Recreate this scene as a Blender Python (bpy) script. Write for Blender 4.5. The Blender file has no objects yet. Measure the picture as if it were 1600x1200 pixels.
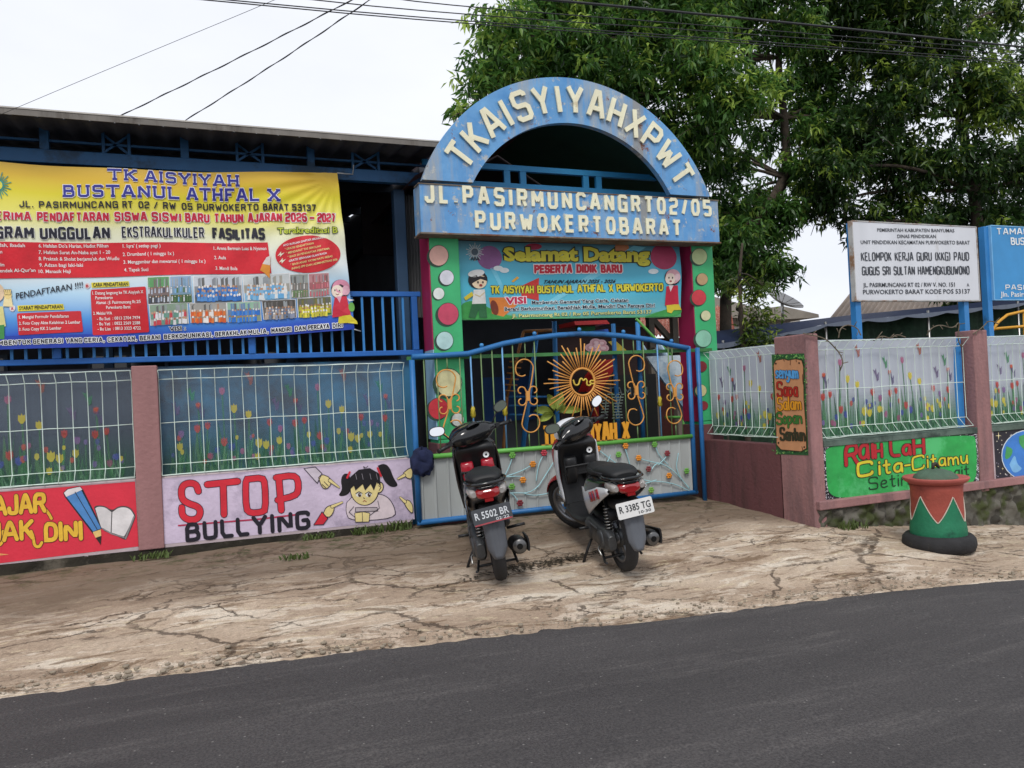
import bpy, bmesh, math, random
import numpy as np
from mathutils import Vector, Matrix
from mathutils.geometry import tessellate_polygon
random.seed(7); RNG = np.random.default_rng(7)
SC = bpy.context.scene
COL = SC.collection
pi = math.pi
# ------------------------------------------------------------------ camera, sky, sun, exposure
FPX = 1200.0                                   # focal length in pixels of the 1600 px wide photograph
CAMP = np.array([0.0, -7.2, 1.45])
YAW, PIT, ROL = (math.radians(a) for a in (21.8, 0.6, 2.75))
_fw = np.array([math.sin(YAW) * math.cos(PIT), math.cos(YAW) * math.cos(PIT), math.sin(PIT)])
_r0 = np.array([math.cos(YAW), -math.sin(YAW), 0.0]); _u0 = np.cross(_r0, _fw)
_R = math.cos(ROL) * _r0 - math.sin(ROL) * _u0
_U = math.sin(ROL) * _r0 + math.cos(ROL) * _u0
cd = bpy.data.cameras.new('camera'); cam = bpy.data.objects.new('camera', cd); COL.objects.link(cam)
cam.matrix_world = Matrix(((_R[0], _U[0], -_fw[0], CAMP[0]), (_R[1], _U[1], -_fw[1], CAMP[1]),
                           (_R[2], _U[2], -_fw[2], CAMP[2]), (0, 0, 0, 1)))
cd.sensor_width = 36.0; cd.lens = 36.0 * FPX / 1600.0; cd.clip_end = 2000; cd.clip_start = 0.05
SC.camera = cam
SUN_EL, SUN_AZ = math.radians(52), math.radians(205)     # azimuth clockwise from +Y: behind the camera, to its left
w = bpy.data.worlds.new('World'); SC.world = w; w.use_nodes = True
wt = w.node_tree; wt.nodes.clear()
wo = wt.nodes.new('ShaderNodeOutputWorld'); bg = wt.nodes.new('ShaderNodeBackground')
sky = wt.nodes.new('ShaderNodeTexSky'); sky.sky_type = 'NISHITA'; sky.sun_disc = False
sky.sun_elevation = SUN_EL; sky.sun_rotation = SUN_AZ
tc = wt.nodes.new('ShaderNodeTexCoord'); nz = wt.nodes.new('ShaderNodeTexNoise')
nz.inputs['Scale'].default_value = 2.2; nz.inputs['Detail'].default_value = 5
mp = wt.nodes.new('ShaderNodeMapping'); mp.inputs['Scale'].default_value = (1, 1, 2.5)
rp = wt.nodes.new('ShaderNodeValToRGB')
rp.color_ramp.elements[0].position = 0.3; rp.color_ramp.elements[0].color = (6.55, 6.75, 7.4, 1)
rp.color_ramp.elements[1].position = 0.7; rp.color_ramp.elements[1].color = (7.6, 7.75, 8.2, 1)
mx = wt.nodes.new('ShaderNodeMix'); mx.data_type = 'RGBA'; mx.inputs[0].default_value = 0.93   # thick bright overcast over the clear sky
wt.links.new(tc.outputs['Generated'], mp.inputs[0]); wt.links.new(mp.outputs[0], nz.inputs['Vector'])
wt.links.new(nz.outputs[0], rp.inputs[0])
wt.links.new(sky.outputs[0], mx.inputs[6]); wt.links.new(rp.outputs[0], mx.inputs[7])
wt.links.new(mx.outputs[2], bg.inputs[0]); bg.inputs[1].default_value = 0.115
wt.links.new(bg.outputs[0], wo.inputs[0])
sl = bpy.data.lights.new('sun', 'SUN'); sl.energy = 1.5; sl.angle = math.radians(16); sl.color = (1, 0.96, 0.9)
so = bpy.data.objects.new('sun', sl); COL.objects.link(so)
_sd = Vector((math.sin(SUN_AZ) * math.cos(SUN_EL), math.cos(SUN_AZ) * math.cos(SUN_EL), math.sin(SUN_EL)))
so.rotation_euler = (-_sd).to_track_quat('-Z', 'Y').to_euler(); so.location = (0, -10, 20)
SC.view_settings.view_transform = 'Standard'; SC.view_settings.look = 'None'
SC.view_settings.exposure = 0.28; SC.view_settings.gamma = 1.0
SC.render.engine = 'CYCLES'; SC.cycles.max_bounces = 8; SC.cycles.transparent_max_bounces = 24

# ------------------------------------------------------------------ survey: photo pixel -> point on a vertical or level plane
def ray(px, py): return _fw + _R * (px - 800) / FPX - _U * (py - 600) / FPX
def at(px, py, Y):
    d = ray(px, py); t = (Y - CAMP[1]) / d[1]; return Vector(CAMP + d * t)
def atx(px, py, X):
    d = ray(px, py); t = (X - CAMP[0]) / d[0]; return Vector(CAMP + d * t)

# ------------------------------------------------------------------ names, labels, parents
def tag(o, label=None, cat=None, group=None, kind=None):
    if label: o['label'] = label
    if cat: o['category'] = cat
    if group: o['group'] = group
    if kind: o['kind'] = kind
    return o
def empty(name, loc, label, cat, group=None):
    o = bpy.data.objects.new(name, None); COL.objects.link(o); o.location = loc
    o.empty_display_size = 0.1
    return tag(o, label, cat, group)

# ------------------------------------------------------------------ materials
def srgb(h):
    h = h.lstrip('#'); v = [int(h[i:i + 2], 16) / 255 for i in (0, 2, 4)]
    return [c / 12.92 if c <= 0.04045 else ((c + 0.055) / 1.055) ** 2.4 for c in v]
def alb(h, k=1.0): return tuple(min(0.86, c * k) for c in srgb(h)) + (1,)
MATS = {}
def nmat(name):
    m = bpy.data.materials.new(name); m.use_nodes = True
    nt = m.node_tree; b = nt.nodes['Principled BSDF']
    return m, nt, b, nt.nodes.new, nt.links.new
def M(name, hexc, rough=0.6, var=0.18, scale=6.0, bump=0.0, bscale=60.0, metal=0.0, spec=0.4, k=1.0, streak=False, dirt=None, dthr=0.62, coat=0.0, alpha=None):
    """a painted or natural surface: colour broken up by noise, optional dirt patches, fine bump"""
    if name in MATS: return MATS[name]
    m, nt, b, N, L = nmat(name); c = alb(hexc, k)
    t = N('ShaderNodeTexCoord'); mpn = N('ShaderNodeMapping'); L(t.outputs['Object'], mpn.inputs[0])
    mpn.inputs['Scale'].default_value = (1, 1, 0.18) if streak else (1, 1, 1)
    n = N('ShaderNodeTexNoise'); n.inputs['Scale'].default_value = scale; n.inputs['Detail'].default_value = 7; n.inputs['Roughness'].default_value = 0.62
    L(mpn.outputs[0], n.inputs['Vector'])
    r = N('ShaderNodeValToRGB'); e = r.color_ramp.elements
    e[0].position = 0.28; e[1].position = 0.72
    e[0].color = tuple(x * (1 - var) for x in c[:3]) + (1,); e[1].color = tuple(min(.9, x * (1 + var * .6)) for x in c[:3]) + (1,)
    L(n.outputs[0], r.inputs[0]); out = r.outputs[0]
    if dirt:
        n2 = N('ShaderNodeTexNoise'); n2.inputs['Scale'].default_value = scale * 0.45; n2.inputs['Detail'].default_value = 9; n2.inputs['Roughness'].default_value = 0.72
        L(mpn.outputs[0], n2.inputs['Vector'])
        r2 = N('ShaderNodeValToRGB'); r2.color_ramp.elements[0].position = dthr - 0.06; r2.color_ramp.elements[1].position = dthr + 0.05
        L(n2.outputs[0], r2.inputs[0]); mm = N('ShaderNodeMix'); mm.data_type = 'RGBA'
        L(r2.outputs[0], mm.inputs[0]); L(out, mm.inputs[6]); mm.inputs[7].default_value = alb(dirt); out = mm.outputs[2]
    L(out, b.inputs['Base Color'])
    b.inputs['Roughness'].default_value = rough; b.inputs['Metallic'].default_value = metal
    b.inputs['Specular IOR Level'].default_value = spec; b.inputs['Coat Weight'].default_value = coat
    if bump:
        nb = N('ShaderNodeTexNoise'); nb.inputs['Scale'].default_value = bscale; nb.inputs['Detail'].default_value = 4
        L(t.outputs['Object'], nb.inputs['Vector'])
        bp = N('ShaderNodeBump'); bp.inputs['Strength'].default_value = bump; bp.inputs['Distance'].default_value = 0.01
        L(nb.outputs[0], bp.inputs['Height']); L(bp.outputs[0], b.inputs['Normal'])
    if alpha is not None: b.inputs['Alpha'].default_value = alpha
    MATS[name] = m; return m
def paint(hexc, k=1.0):                         # hand paint or print ink
    return M('paint_' + hexc, hexc, rough=0.55, var=0.2, scale=7, bump=.2, bscale=45, k=k)
def ink(hexc, a):                               # see-through print on thin plastic sheet
    return M('ink_%s_%d' % (hexc, a * 100), hexc, rough=0.5, var=0.1, scale=5, alpha=a)

# ------------------------------------------------------------------ mesh builder
class MB:
    def __init__(s, mat=None):
        s.v = []; s.f = []; s.mi = []; s.sm = []; s.mats = []; s.cur = 0; s.X = None
        if mat: s.m(mat)
    def m(s, mat):
        if mat not in s.mats: s.mats.append(mat)
        s.cur = s.mats.index(mat); return s
    def vs(s, pts):
        b = len(s.v)
        for p in pts:
            p = Vector(p)
            s.v.append(tuple(s.X @ p) if s.X is not None else tuple(p))
        return b
    def face(s, idx, smooth=False): s.f.append(tuple(idx)); s.mi.append(s.cur); s.sm.append(smooth)
    def box(s, x0, x1, y0, y1, z0, z1):
        b = s.vs([(x0, y0, z0), (x1, y0, z0), (x1, y1, z0), (x0, y1, z0), (x0, y0, z1), (x1, y0, z1), (x1, y1, z1), (x0, y1, z1)])
        for q in ((0, 3, 2, 1), (4, 5, 6, 7), (0, 1, 5, 4), (1, 2, 6, 5), (2, 3, 7, 6), (3, 0, 4, 7)): s.face([b + i for i in q])
    def bar(s, p, q, wa, wb, up=(0, 0, 1)):
        p = Vector(p); q = Vector(q); d = (q - p).normalized(); u = Vector(up)
        if abs(d.dot(u)) > .98: u = Vector((0, 1, 0))
        a = d.cross(u).normalized() * wa / 2; c = a.cross(d).normalized() * wb / 2
        b = s.vs([p - a - c, p + a - c, p + a + c, p - a + c, q - a - c, q + a - c, q + a + c, q - a + c])
        for t in ((0, 3, 2, 1), (4, 5, 6, 7), (0, 1, 5, 4), (1, 2, 6, 5), (2, 3, 7, 6), (3, 0, 4, 7)): s.face([b + i for i in t])
    def tube(s, pts, r, n=8, closed=False):
        pts = [Vector(p) for p in pts]; k = len(pts)
        rr = r if isinstance(r, (list, tuple)) else [r] * k
        nrm = None; rings = []
        for i in range(k):
            if closed: d = pts[(i + 1) % k] - pts[i - 1]
            else: d = pts[min(i + 1, k - 1)] - pts[max(i - 1, 0)]
            d.normalize()
            if nrm is None:
                a = Vector((0, 0, 1)) if abs(d.z) < .9 else Vector((1, 0, 0)); nrm = d.cross(a).normalized()
            else:
                nrm = nrm - d * nrm.dot(d)
                nrm = nrm.normalized() if nrm.length > 1e-6 else d.orthogonal().normalized()
            c = d.cross(nrm)
            rings.append(s.vs([pts[i] + (nrm * math.cos(2 * pi * j / n) + c * math.sin(2 * pi * j / n)) * rr[i] for j in range(n)]))
        for i in range(k if closed else k - 1):
            a, b = rings[i], rings[(i + 1) % k]
            for j in range(n): s.face((a + j, a + (j + 1) % n, b + (j + 1) % n, b + j), True)
        if not closed:
            s.face([rings[0] + j for j in range(n)][::-1]); s.face([rings[-1] + j for j in range(n)])
    def loft(s, rings, smooth=True, cap=True):
        ids = [s.vs(r) for r in rings]; n = len(rings[0])
        for a, b in zip(ids, ids[1:]):
            for j in range(n): s.face((a + j, a + (j + 1) % n, b + (j + 1) % n, b + j), smooth)
        if cap: s.face([ids[0] + j for j in range(n)][::-1]); s.face([ids[-1] + j for j in range(n)])
    def loftp(s, axis, secs, n=24, steps=5):
        """superellipse sections (t, a, b, ha, hb, e) along an axis, smoothly interpolated"""
        S = [np.array(q, float) for q in secs]; out = []
        for i in range(len(S) - 1):
            p0, p1, p2, p3 = S[max(i - 1, 0)], S[i], S[i + 1], S[min(i + 2, len(S) - 1)]
            for k in range(steps):
                u = k / steps
                out.append(0.5 * (2 * p1 + (p2 - p0) * u + (2 * p0 - 5 * p1 + 4 * p2 - p3) * u * u + (3 * p1 - p0 - 3 * p2 + p3) * u ** 3))
        out.append(S[-1]); rings = []
        for t, a, b, ha, hb, e in out:
            R = []
            for j in range(n):
                th = 2 * pi * j / n; ct, st = math.cos(th), math.sin(th)
                A = a + max(ha, .002) * math.copysign(abs(ct) ** (2 / e), ct); B = b + max(hb, .002) * math.copysign(abs(st) ** (2 / e), st)
                R.append((A, t, B) if axis == 'y' else (A, B, t) if axis == 'z' else (t, A, B))
            rings.append(R)
        s.loft(rings)
    def lathe(s, prof, c=(0, 0, 0), axis='z', n=32, closed=False, a0=0, a1=2 * pi):
        rings = []; full = abs(a1 - a0 - 2 * pi) < 1e-6
        for j in range(n if full else n + 1):
            th = a0 + (a1 - a0) * j / n; R = []
            for h, r in prof:
                x, y = r * math.cos(th), r * math.sin(th)
                R.append((c[0] + x, c[1] + y, c[2] + h) if axis == 'z' else (c[0] + h, c[1] + x, c[2] + y) if axis == 'x' else (c[0] + x, c[1] + h, c[2] + y))
            rings.append(s.vs(R))
        k = len(prof); m = len(rings)
        for j in range(m if full else m - 1):
            a, b = rings[j], rings[(j + 1) % m]
            for i in range(k if closed else k - 1): s.face((a + i, a + (i + 1) % k, b + (i + 1) % k, b + i), True)
    def ball(s, c, rx, ry=None, rz=None, n=14):
        ry = ry or rx; rz = rz or rx; rings = []
        for i in range(1, n // 2):
            ph = pi * i / (n // 2)
            rings.append([(c[0] + rx * math.sin(ph) * math.cos(2 * pi * j / n), c[1] + ry * math.sin(ph) * math.sin(2 * pi * j / n), c[2] + rz * math.cos(ph)) for j in range(n)])
        s.loft(rings)
    def grid(s, fn, nu, nv, smooth=True):
        b = s.vs([fn(i / nu, j / nv) for j in range(nv + 1) for i in range(nu + 1)])
        for j in range(nv):
            for i in range(nu):
                a = b + j * (nu + 1) + i; s.face((a, a + 1, a + nu + 2, a + nu + 1), smooth)
    def plate(s, poly, place, t):
        """solid plate: 2-D outline placed by place(u, v, depth)"""
        n = len(poly); b = s.vs([place(u, v, 0) for u, v in poly]); c = s.vs([place(u, v, -t) for u, v in poly])
        for tri in tessellate_polygon([[Vector((u, v, 0)) for u, v in poly]]):
            s.face([b + i for i in tri]); s.face([c + i for i in reversed(tri)])
        for i in range(n): s.face((b + i, b + (i + 1) % n, c + (i + 1) % n, c + i))
    def build(s, name, parent=None, bevel=0.0, label=None, fix=True, uv=None, seg=2, local=False):
        me = bpy.data.meshes.new(name); me.from_pydata(s.v, [], s.f)
        for mm in s.mats: me.materials.append(mm)
        me.polygons.foreach_set('material_index', s.mi); me.polygons.foreach_set('use_smooth', s.sm)
        if uv:
            l = me.uv_layers.new(name='uv')
            for lp in me.loops: l.data[lp.index].uv = uv[lp.vertex_index]
        if fix:
            bm = bmesh.new(); bm.from_mesh(me); bmesh.ops.recalc_face_normals(bm, faces=bm.faces); bm.to_mesh(me); bm.free()
        me.update()
        o = bpy.data.objects.new(name, me); COL.objects.link(o)
        if parent:
            o.parent = parent; o.matrix_parent_inverse = Matrix() if local else parent.matrix_basis.inverted()
            if parent.type == 'MESH': o.matrix_parent_inverse = Matrix()
        if bevel:
            bv = o.modifiers.new('bevel', 'BEVEL'); bv.width = bevel; bv.segments = seg; bv.limit_method = 'ANGLE'; bv.angle_limit = math.radians(40)
        if label: o['label'] = label
        return o

# ------------------------------------------------------------------ stroke alphabet (hand lettering and cut block letters)
def _o(x0, y0, x1, y1, c=.22):
    a = c * (x1 - x0); b = c * (y1 - y0)
    return [(x0 + a, y0), (x1 - a, y0), (x1, y0 + b), (x1, y1 - b), (x1 - a, y1), (x0 + a, y1), (x0, y1 - b), (x0, y0 + b), (x0 + a, y0)]
GL = {
 'A': (.7, [[(0, 0), (.28, 1), (.42, 1), (.7, 0)], [(.12, .33), (.58, .33)]]),
 'B': (.62, [[(0, 0), (0, 1), (.45, 1), (.56, .88), (.56, .64), (.45, .53), (0, .53)], [(.45, .53), (.62, .42), (.62, .12), (.5, 0), (0, 0)]]),
 'C': (.62, [[(.62, .8), (.62, .9), (.5, 1), (.12, 1), (0, .88), (0, .12), (.12, 0), (.5, 0), (.62, .1), (.62, .2)]]),
 'D': (.62, [[(0, 0), (0, 1), (.42, 1), (.62, .8), (.62, .2), (.42, 0), (0, 0)]]),
 'E': (.56, [[(.56, 1), (0, 1), (0, 0), (.56, 0)], [(0, .52), (.46, .52)]]),
 'G': (.62, [[(.62, .85), (.62, .92), (.52, 1), (.1, 1), (0, .9), (0, .1), (.1, 0), (.62, 0), (.62, .5), (.34, .5)]]),
 'H': (.62, [[(0, 0), (0, 1)], [(.62, 0), (.62, 1)], [(0, .5), (.62, .5)]]),
 'I': (.05, [[(.02, 0), (.02, 1)]]),
 'J': (.5, [[(.5, 1), (.5, .12), (.4, 0), (.1, 0), (0, .1), (0, .3)]]),
 'K': (.6, [[(0, 0), (0, 1)], [(.58, 1), (.06, .48)], [(.2, .6), (.6, 0)]]),
 'L': (.52, [[(0, 1), (0, 0), (.52, 0)]]),
 'M': (.78, [[(0, 0), (0, 1), (.39, .35), (.78, 1), (.78, 0)]]),
 'N': (.64, [[(0, 0), (0, 1), (.64, 0), (.64, 1)]]),
 'O': (.62, [_o(0, 0, .62, 1)]), '0': (.6, [_o(0, 0, .6, 1)]),
 'P': (.6, [[(0, 0), (0, 1), (.48, 1), (.6, .88), (.6, .58), (.48, .46), (0, .46)]]),
 'R': (.62, [[(0, 0), (0, 1), (.5, 1), (.6, .9), (.6, .6), (.5, .5), (0, .5)], [(.36, .5), (.62, 0)]]),
 'S': (.6, [[(.6, .84), (.6, .92), (.5, 1), (.1, 1), (0, .9), (0, .62), (.1, .52), (.5, .5), (.6, .4), (.6, .1), (.5, 0), (.1, 0), (0, .08), (0, .18)]]),
 'T': (.66, [[(0, 1), (.66, 1)], [(.33, 1), (.33, 0)]]),
 'U': (.62, [[(0, 1), (0, .12), (.12, 0), (.5, 0), (.62, .12), (.62, 1)]]),
 'W': (.86, [[(0, 1), (.2, 0), (.43, .7), (.66, 0), (.86, 1)]]),
 'X': (.64, [[(0, 0), (.64, 1)], [(0, 1), (.64, 0)]]),
 'Y': (.66, [[(0, 1), (.33, .46), (.66, 1)], [(.33, .46), (.33, 0)]]),
 '2': (.6, [[(0, .84), (0, .9), (.1, 1), (.5, 1), (.6, .9), (.6, .62), (.5, .52), (.1, .46), (0, .36), (0, 0), (.6, 0)]]),
 '5': (.6, [[(.6, 1), (0, 1), (0, .56), (.5, .56), (.6, .46), (.6, .1), (.5, 0), (.1, 0), (0, .1)]]),
 'F': (.54, [[(.54, 1), (0, 1), (0, 0)], [(0, .52), (.44, .52)]]), 'V': (.64, [[(0, 1), (.32, 0), (.64, 1)]]), ',': (.08, [[(.06, .06), (0, -.18)]]), ':': (.06, [[(.02, 0), (.02, .06)], [(.02, .5), (.02, .56)]]),
 '1': (.24, [[(0, .8), (.2, 1), (.2, 0)]]), '3': (.58, [[(0, .88), (.1, 1), (.46, 1), (.56, .9), (.56, .62), (.46, .52), (.2, .52)], [(.46, .52), (.58, .42), (.58, .1), (.48, 0), (.1, 0), (0, .12)]]),
 '6': (.58, [[(.54, .9), (.44, 1), (.12, 1), (0, .88), (0, .12), (.12, 0), (.46, 0), (.58, .12), (.58, .42), (.46, .54), (.02, .54)]]), '7': (.56, [[(0, 1), (.56, 1), (.2, 0)]]),
 '(': (.2, [[(.2, 1.05), (.04, .8), (.04, .2), (.2, -.05)]]), ')': (.2, [[(0, 1.05), (.16, .8), (.16, .2), (0, -.05)]]), 'V': (.64, [[(0, 1), (.32, 0), (.64, 1)]]),
 '/': (.34, [[(0, 0), (.34, 1)]]), '.': (.06, [[(.02, 0), (.02, .05)]]), '-': (.4, [[(0, .45), (.4, .45)]]),
 'a': (.48, [[(.46, .6), (.2, .66), (.02, .45), (.04, .12), (.22, 0), (.42, .14), (.46, .62)], [(.46, .4), (.48, 0)]]),
 'c': (.42, [[(.42, .52), (.24, .64), (.04, .48), (.02, .16), (.18, 0), (.42, .1)]]),
 'e': (.46, [[(.04, .32), (.44, .36), (.4, .6), (.2, .66), (.03, .45), (.04, .14), (.2, 0), (.46, .1)]]),
 'g': (.46, [[(.44, .56), (.2, .64), (.03, .44), (.06, .12), (.24, .04), (.42, .2), (.45, .62)], [(.44, .4), (.42, -.2), (.22, -.36), (.02, -.24)]]),
 'h': (.46, [[(0, 1), (0, 0)], [(0, .4), (.2, .62), (.42, .5), (.46, 0)]]),
 'i': (.06, [[(.03, .62), (.03, 0)], [(.03, .84), (.03, .9)]]),
 'k': (.44, [[(0, 1), (0, 0)], [(.4, .62), (.02, .3), (.44, 0)]]),
 'l': (.1, [[(.03, 1), (.03, .1), (.1, 0)]]),
 'm': (.72, [[(0, .62), (0, 0)], [(0, .4), (.16, .62), (.34, .5), (.36, 0)], [(.36, .4), (.52, .62), (.7, .5), (.72, 0)]]),
 'n': (.46, [[(0, .62), (0, 0)], [(0, .4), (.2, .62), (.42, .5), (.46, 0)]]),
 'o': (.46, [[(.24, .64), (.04, .5), (.04, .14), (.22, 0), (.42, .14), (.44, .48), (.24, .64)]]),
 'p': (.46, [[(0, .62), (0, -.34)], [(0, .46), (.22, .64), (.44, .48), (.42, .14), (.2, 0), (0, .14)]]),
 's': (.4, [[(.4, .54), (.22, .64), (.04, .54), (.1, .38), (.36, .26), (.38, .1), (.2, 0), (0, .1)]]),
 't': (.36, [[(.16, .95), (.16, .12), (.24, 0), (.36, .06)], [(0, .62), (.34, .64)]]),
 'u': (.46, [[(0, .62), (.02, .14), (.18, 0), (.4, .14), (.44, .62)], [(.44, .4), (.46, 0)]]),
 'y': (.46, [[(0, .62), (.04, .3), (.2, .22), (.42, .36)], [(.44, .62), (.42, -.18), (.22, -.36), (.02, -.24)]]),
}
def chaikin(p, k=2):
    for _ in range(k):
        q = [p[0]]
        for a, b in zip(p, p[1:]): q += [(a[0] * .75 + b[0] * .25, a[1] * .75 + b[1] * .25), (a[0] * .25 + b[0] * .75, a[1] * .25 + b[1] * .75)]
        q.append(p[-1]); p = q
    return p

# ------------------------------------------------------------------ flat art: print, hand paint, cut letters on a surface
_TXT = {}
def text_mesh(s, bold):
    key = (s, bold)
    if key not in _TXT:
        cu = bpy.data.curves.new('t', 'FONT'); cu.body = s; cu.size = 1; cu.offset = bold; cu.resolution_u = 2
        ob = bpy.data.objects.new('t', cu); me = bpy.data.meshes.new_from_object(ob)
        V = np.array([(v.co.x, v.co.y) for v in me.vertices]).reshape(-1, 2); F = [tuple(p.vertices) for p in me.polygons]
        bpy.data.objects.remove(ob); bpy.data.curves.remove(cu); bpy.data.meshes.remove(me)
        _TXT[key] = (V, F)
    return _TXT[key]
class Art(MB):
    """2-D shapes in photo pixels or metres, put on a surface by place(u, v, off); every shape gets a lift of its own"""
    def __init__(s, place, up=(-.045, -1.0), layer=0.0012, mk=paint):
        super().__init__(); s.place = place; s.up = up; s.ly = layer; s.mk = mk; s.cnt = 0; s.z = None; s.zo = 0.0; s.maxlen = 0
    def T(s, p):
        return (s.z[0] + p[0] / s.z[2], s.z[1] + p[1] / s.z[2]) if s.z else (p[0], p[1])
    def off(s, layer):
        s.cnt += 1; return s.zo + layer * s.ly + (s.cnt % 20) * s.ly * 0.035
    def raw(s, pts, faces, col, layer, ramp=None):
        s.m(s.mk(col)) if isinstance(col, str) else s.m(col)
        o = s.off(layer)
        if s.maxlen:                            # on a wavy sheet big faces are cut down so that they follow it
            pts = [tuple(q) for q in pts]; ramp = list(ramp) if ramp else [0] * len(pts); todo = []; out = []
            for f in faces: todo += [(f[0], f[i], f[i + 1]) for i in range(1, len(f) - 1)]
            mid = {}
            while todo:
                f = todo.pop(); l = [(math.dist(pts[f[i]], pts[f[(i + 1) % 3]]), i) for i in range(3)]; m_, i = max(l)
                if m_ <= s.maxlen: out.append(f); continue
                a_, b_, c_ = f[i], f[(i + 1) % 3], f[(i + 2) % 3]; k = (min(a_, b_), max(a_, b_))
                if k not in mid: mid[k] = len(pts); ramp.append((ramp[a_] + ramp[b_]) / 2); pts.append(((pts[a_][0] + pts[b_][0]) / 2, (pts[a_][1] + pts[b_][1]) / 2))
                todo += [(a_, mid[k], c_), (mid[k], b_, c_)]
            faces = out
        b = s.vs([s.place(u, v, o + (ramp[i] if ramp else 0)) for i, (u, v) in enumerate(pts)])
        for f in faces: s.face([b + i for i in f])
    def poly(s, pts, col, layer=1):
        pts = [s.T(p) for p in pts]
        s.raw(pts, tessellate_polygon([[Vector((u, v, 0)) for u, v in pts]]), col, layer)
    def quadgrid(s, c, col, layer, n=12, k=4):     # corners TL TR BR BL, subdivided so that it follows a curved sheet
        c = [s.T(p) for p in c]; P = []
        for j in range(k + 1):
            for i in range(n + 1):
                a, b = i / n, j / k
                P.append(tuple((c[0][q] * (1 - a) + c[1][q] * a) * (1 - b) + (c[3][q] * (1 - a) + c[2][q] * a) * b for q in (0, 1)))
        s.raw(P, [(j * (n + 1) + i, j * (n + 1) + i + 1, (j + 1) * (n + 1) + i + 1, (j + 1) * (n + 1) + i) for j in range(k) for i in range(n)], col, layer)
    def ell(s, c, rx, ry, col, layer=1, rot=0, n=28, sc=True):
        f = 1 / s.z[2] if (s.z and sc) else 1; c = s.T(c)
        pts = [(c[0] + f * (rx * math.cos(t) * math.cos(rot) - ry * math.sin(t) * math.sin(rot)), c[1] + f * (rx * math.cos(t) * math.sin(rot) + ry * math.sin(t) * math.cos(rot))) for t in (2 * pi * i / n for i in range(n))]
        s.raw(pts + [c], [(i, (i + 1) % n, n) for i in range(n)], col, layer)
    def stroke(s, pts, w, col, layer=1, closed=False, caps=True, smooth=0, taper=None):
        f = 1 / s.z[2] if s.z else 1; w = w * f
        pts = [s.T(p) for p in pts]
        if smooth: pts = chaikin(pts + [pts[0]] if closed else pts, smooth)
        if closed and math.dist(pts[0], pts[-1]) < 1e-9: pts = pts[:-1]
        q = [pts[0]]
        for p in pts[1:]:
            if math.dist(p, q[-1]) > w * .04 + 1e-9: q.append(p)
        pts = q; n = len(pts)
        if n < 2: return
        if pts[0] == pts[-1] and n > 3: pts = pts[:-1]; n -= 1; closed = True
        if not closed and not taper:                # a hairpin corner starts a new stroke
            for i in range(1, n - 1):
                d1 = Vector((pts[i][0] - pts[i - 1][0], pts[i][1] - pts[i - 1][1])).normalized(); d2 = Vector((pts[i + 1][0] - pts[i][0], pts[i + 1][1] - pts[i][1])).normalized()
                if d1.dot(d2) < -.25:
                    zz = s.z; s.z = None; s.stroke(pts[:i + 1], w, col, layer, False, caps); s.stroke(pts[i:], w, col, layer, False, caps); s.z = zz
                    return
        V = []
        for i in range(n):
            a = pts[i - 1] if (i or closed) else None; b = pts[(i + 1) % n] if (i < n - 1 or closed) else None
            d1 = Vector((pts[i][0] - a[0], pts[i][1] - a[1])).normalized() if a else None
            d2 = Vector((b[0] - pts[i][0], b[1] - pts[i][1])).normalized() if b else None
            d1 = d1 or d2; d2 = d2 or d1
            n1 = Vector((-d1.y, d1.x)); n2 = Vector((-d2.y, d2.x)); m = n1 + n2
            m = m.normalized() if m.length > 1e-3 else n1
            k = min(1.6, 1 / max(.3, m.dot(n1))); hw = w / 2 * (taper(i / (n - 1)) if taper else 1)
            V += [(pts[i][0] + m.x * hw * k, pts[i][1] + m.y * hw * k), (pts[i][0] - m.x * hw * k, pts[i][1] - m.y * hw * k)]
        F = [(2 * i, 2 * ((i + 1) % n), 2 * ((i + 1) % n) + 1, 2 * i + 1) for i in range(n if closed else n - 1)]
        if caps and not closed:
            for e, (i, j) in ((0, (0, 1)), (n - 1, (n - 2, n - 1))):
                d = Vector((pts[j][0] - pts[i][0], pts[j][1] - pts[i][1])).normalized() * (-1 if e == 0 else 1)
                hw = w / 2 * (taper(0 if e == 0 else 1) if taper else 1); a0 = math.atan2(d.y, d.x); b = len(V)
                V += [(pts[e][0] + hw * math.cos(a0 + t), pts[e][1] + hw * math.sin(a0 + t)) for t in (-pi / 2, -pi / 4, 0, pi / 4, pi / 2)]
                F.append((b, b + 1, b + 2, b + 3, b + 4))
        s.raw(V, F, col, layer, [2.5e-4 * min(i // 2, n) / n for i in range(len(V))])      # a stroke that crosses itself lies a hair above itself
    def outl(s, pts, w, col, ocol, ow, layer=1, **kw):
        s.stroke(pts, w + 2 * ow, ocol, layer, **kw); s.stroke(pts, w, col, layer + 1, **kw)
    def frame(s, p0, p1, h):
        p0, p1 = s.T(p0), s.T(p1); f = 1 / s.z[2] if s.z else 1
        return p0, p1, (s.up[0] * h * f, s.up[1] * h * f)
    def text(s, t, p0, p1, h, col, layer=2, bold=.012, out=None, ow=.05, shear=0):
        V0, _ = text_mesh(t, 0.0)
        if len(V0) == 0: return
        x0, x1 = V0[:, 0].min(), V0[:, 0].max(); cap = .729
        p0, p1, u = s.frame(p0, p1, h)
        for c, b, l in ((([(out, ow, layer)] if out else []) + [(col, bold, layer + 1)])):
            V, F = text_mesh(t, b)
            P = []
            for x, y in V:
                a = (x - x0) / (x1 - x0) ; yy = y / cap; a += shear * yy * h / max(1e-6, math.dist(p0, p1)) * 1
                P.append((p0[0] + (p1[0] - p0[0]) * a + u[0] * yy, p0[1] + (p1[1] - p0[1]) * a + u[1] * yy))
            s.raw(P, F, c, l)
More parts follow.
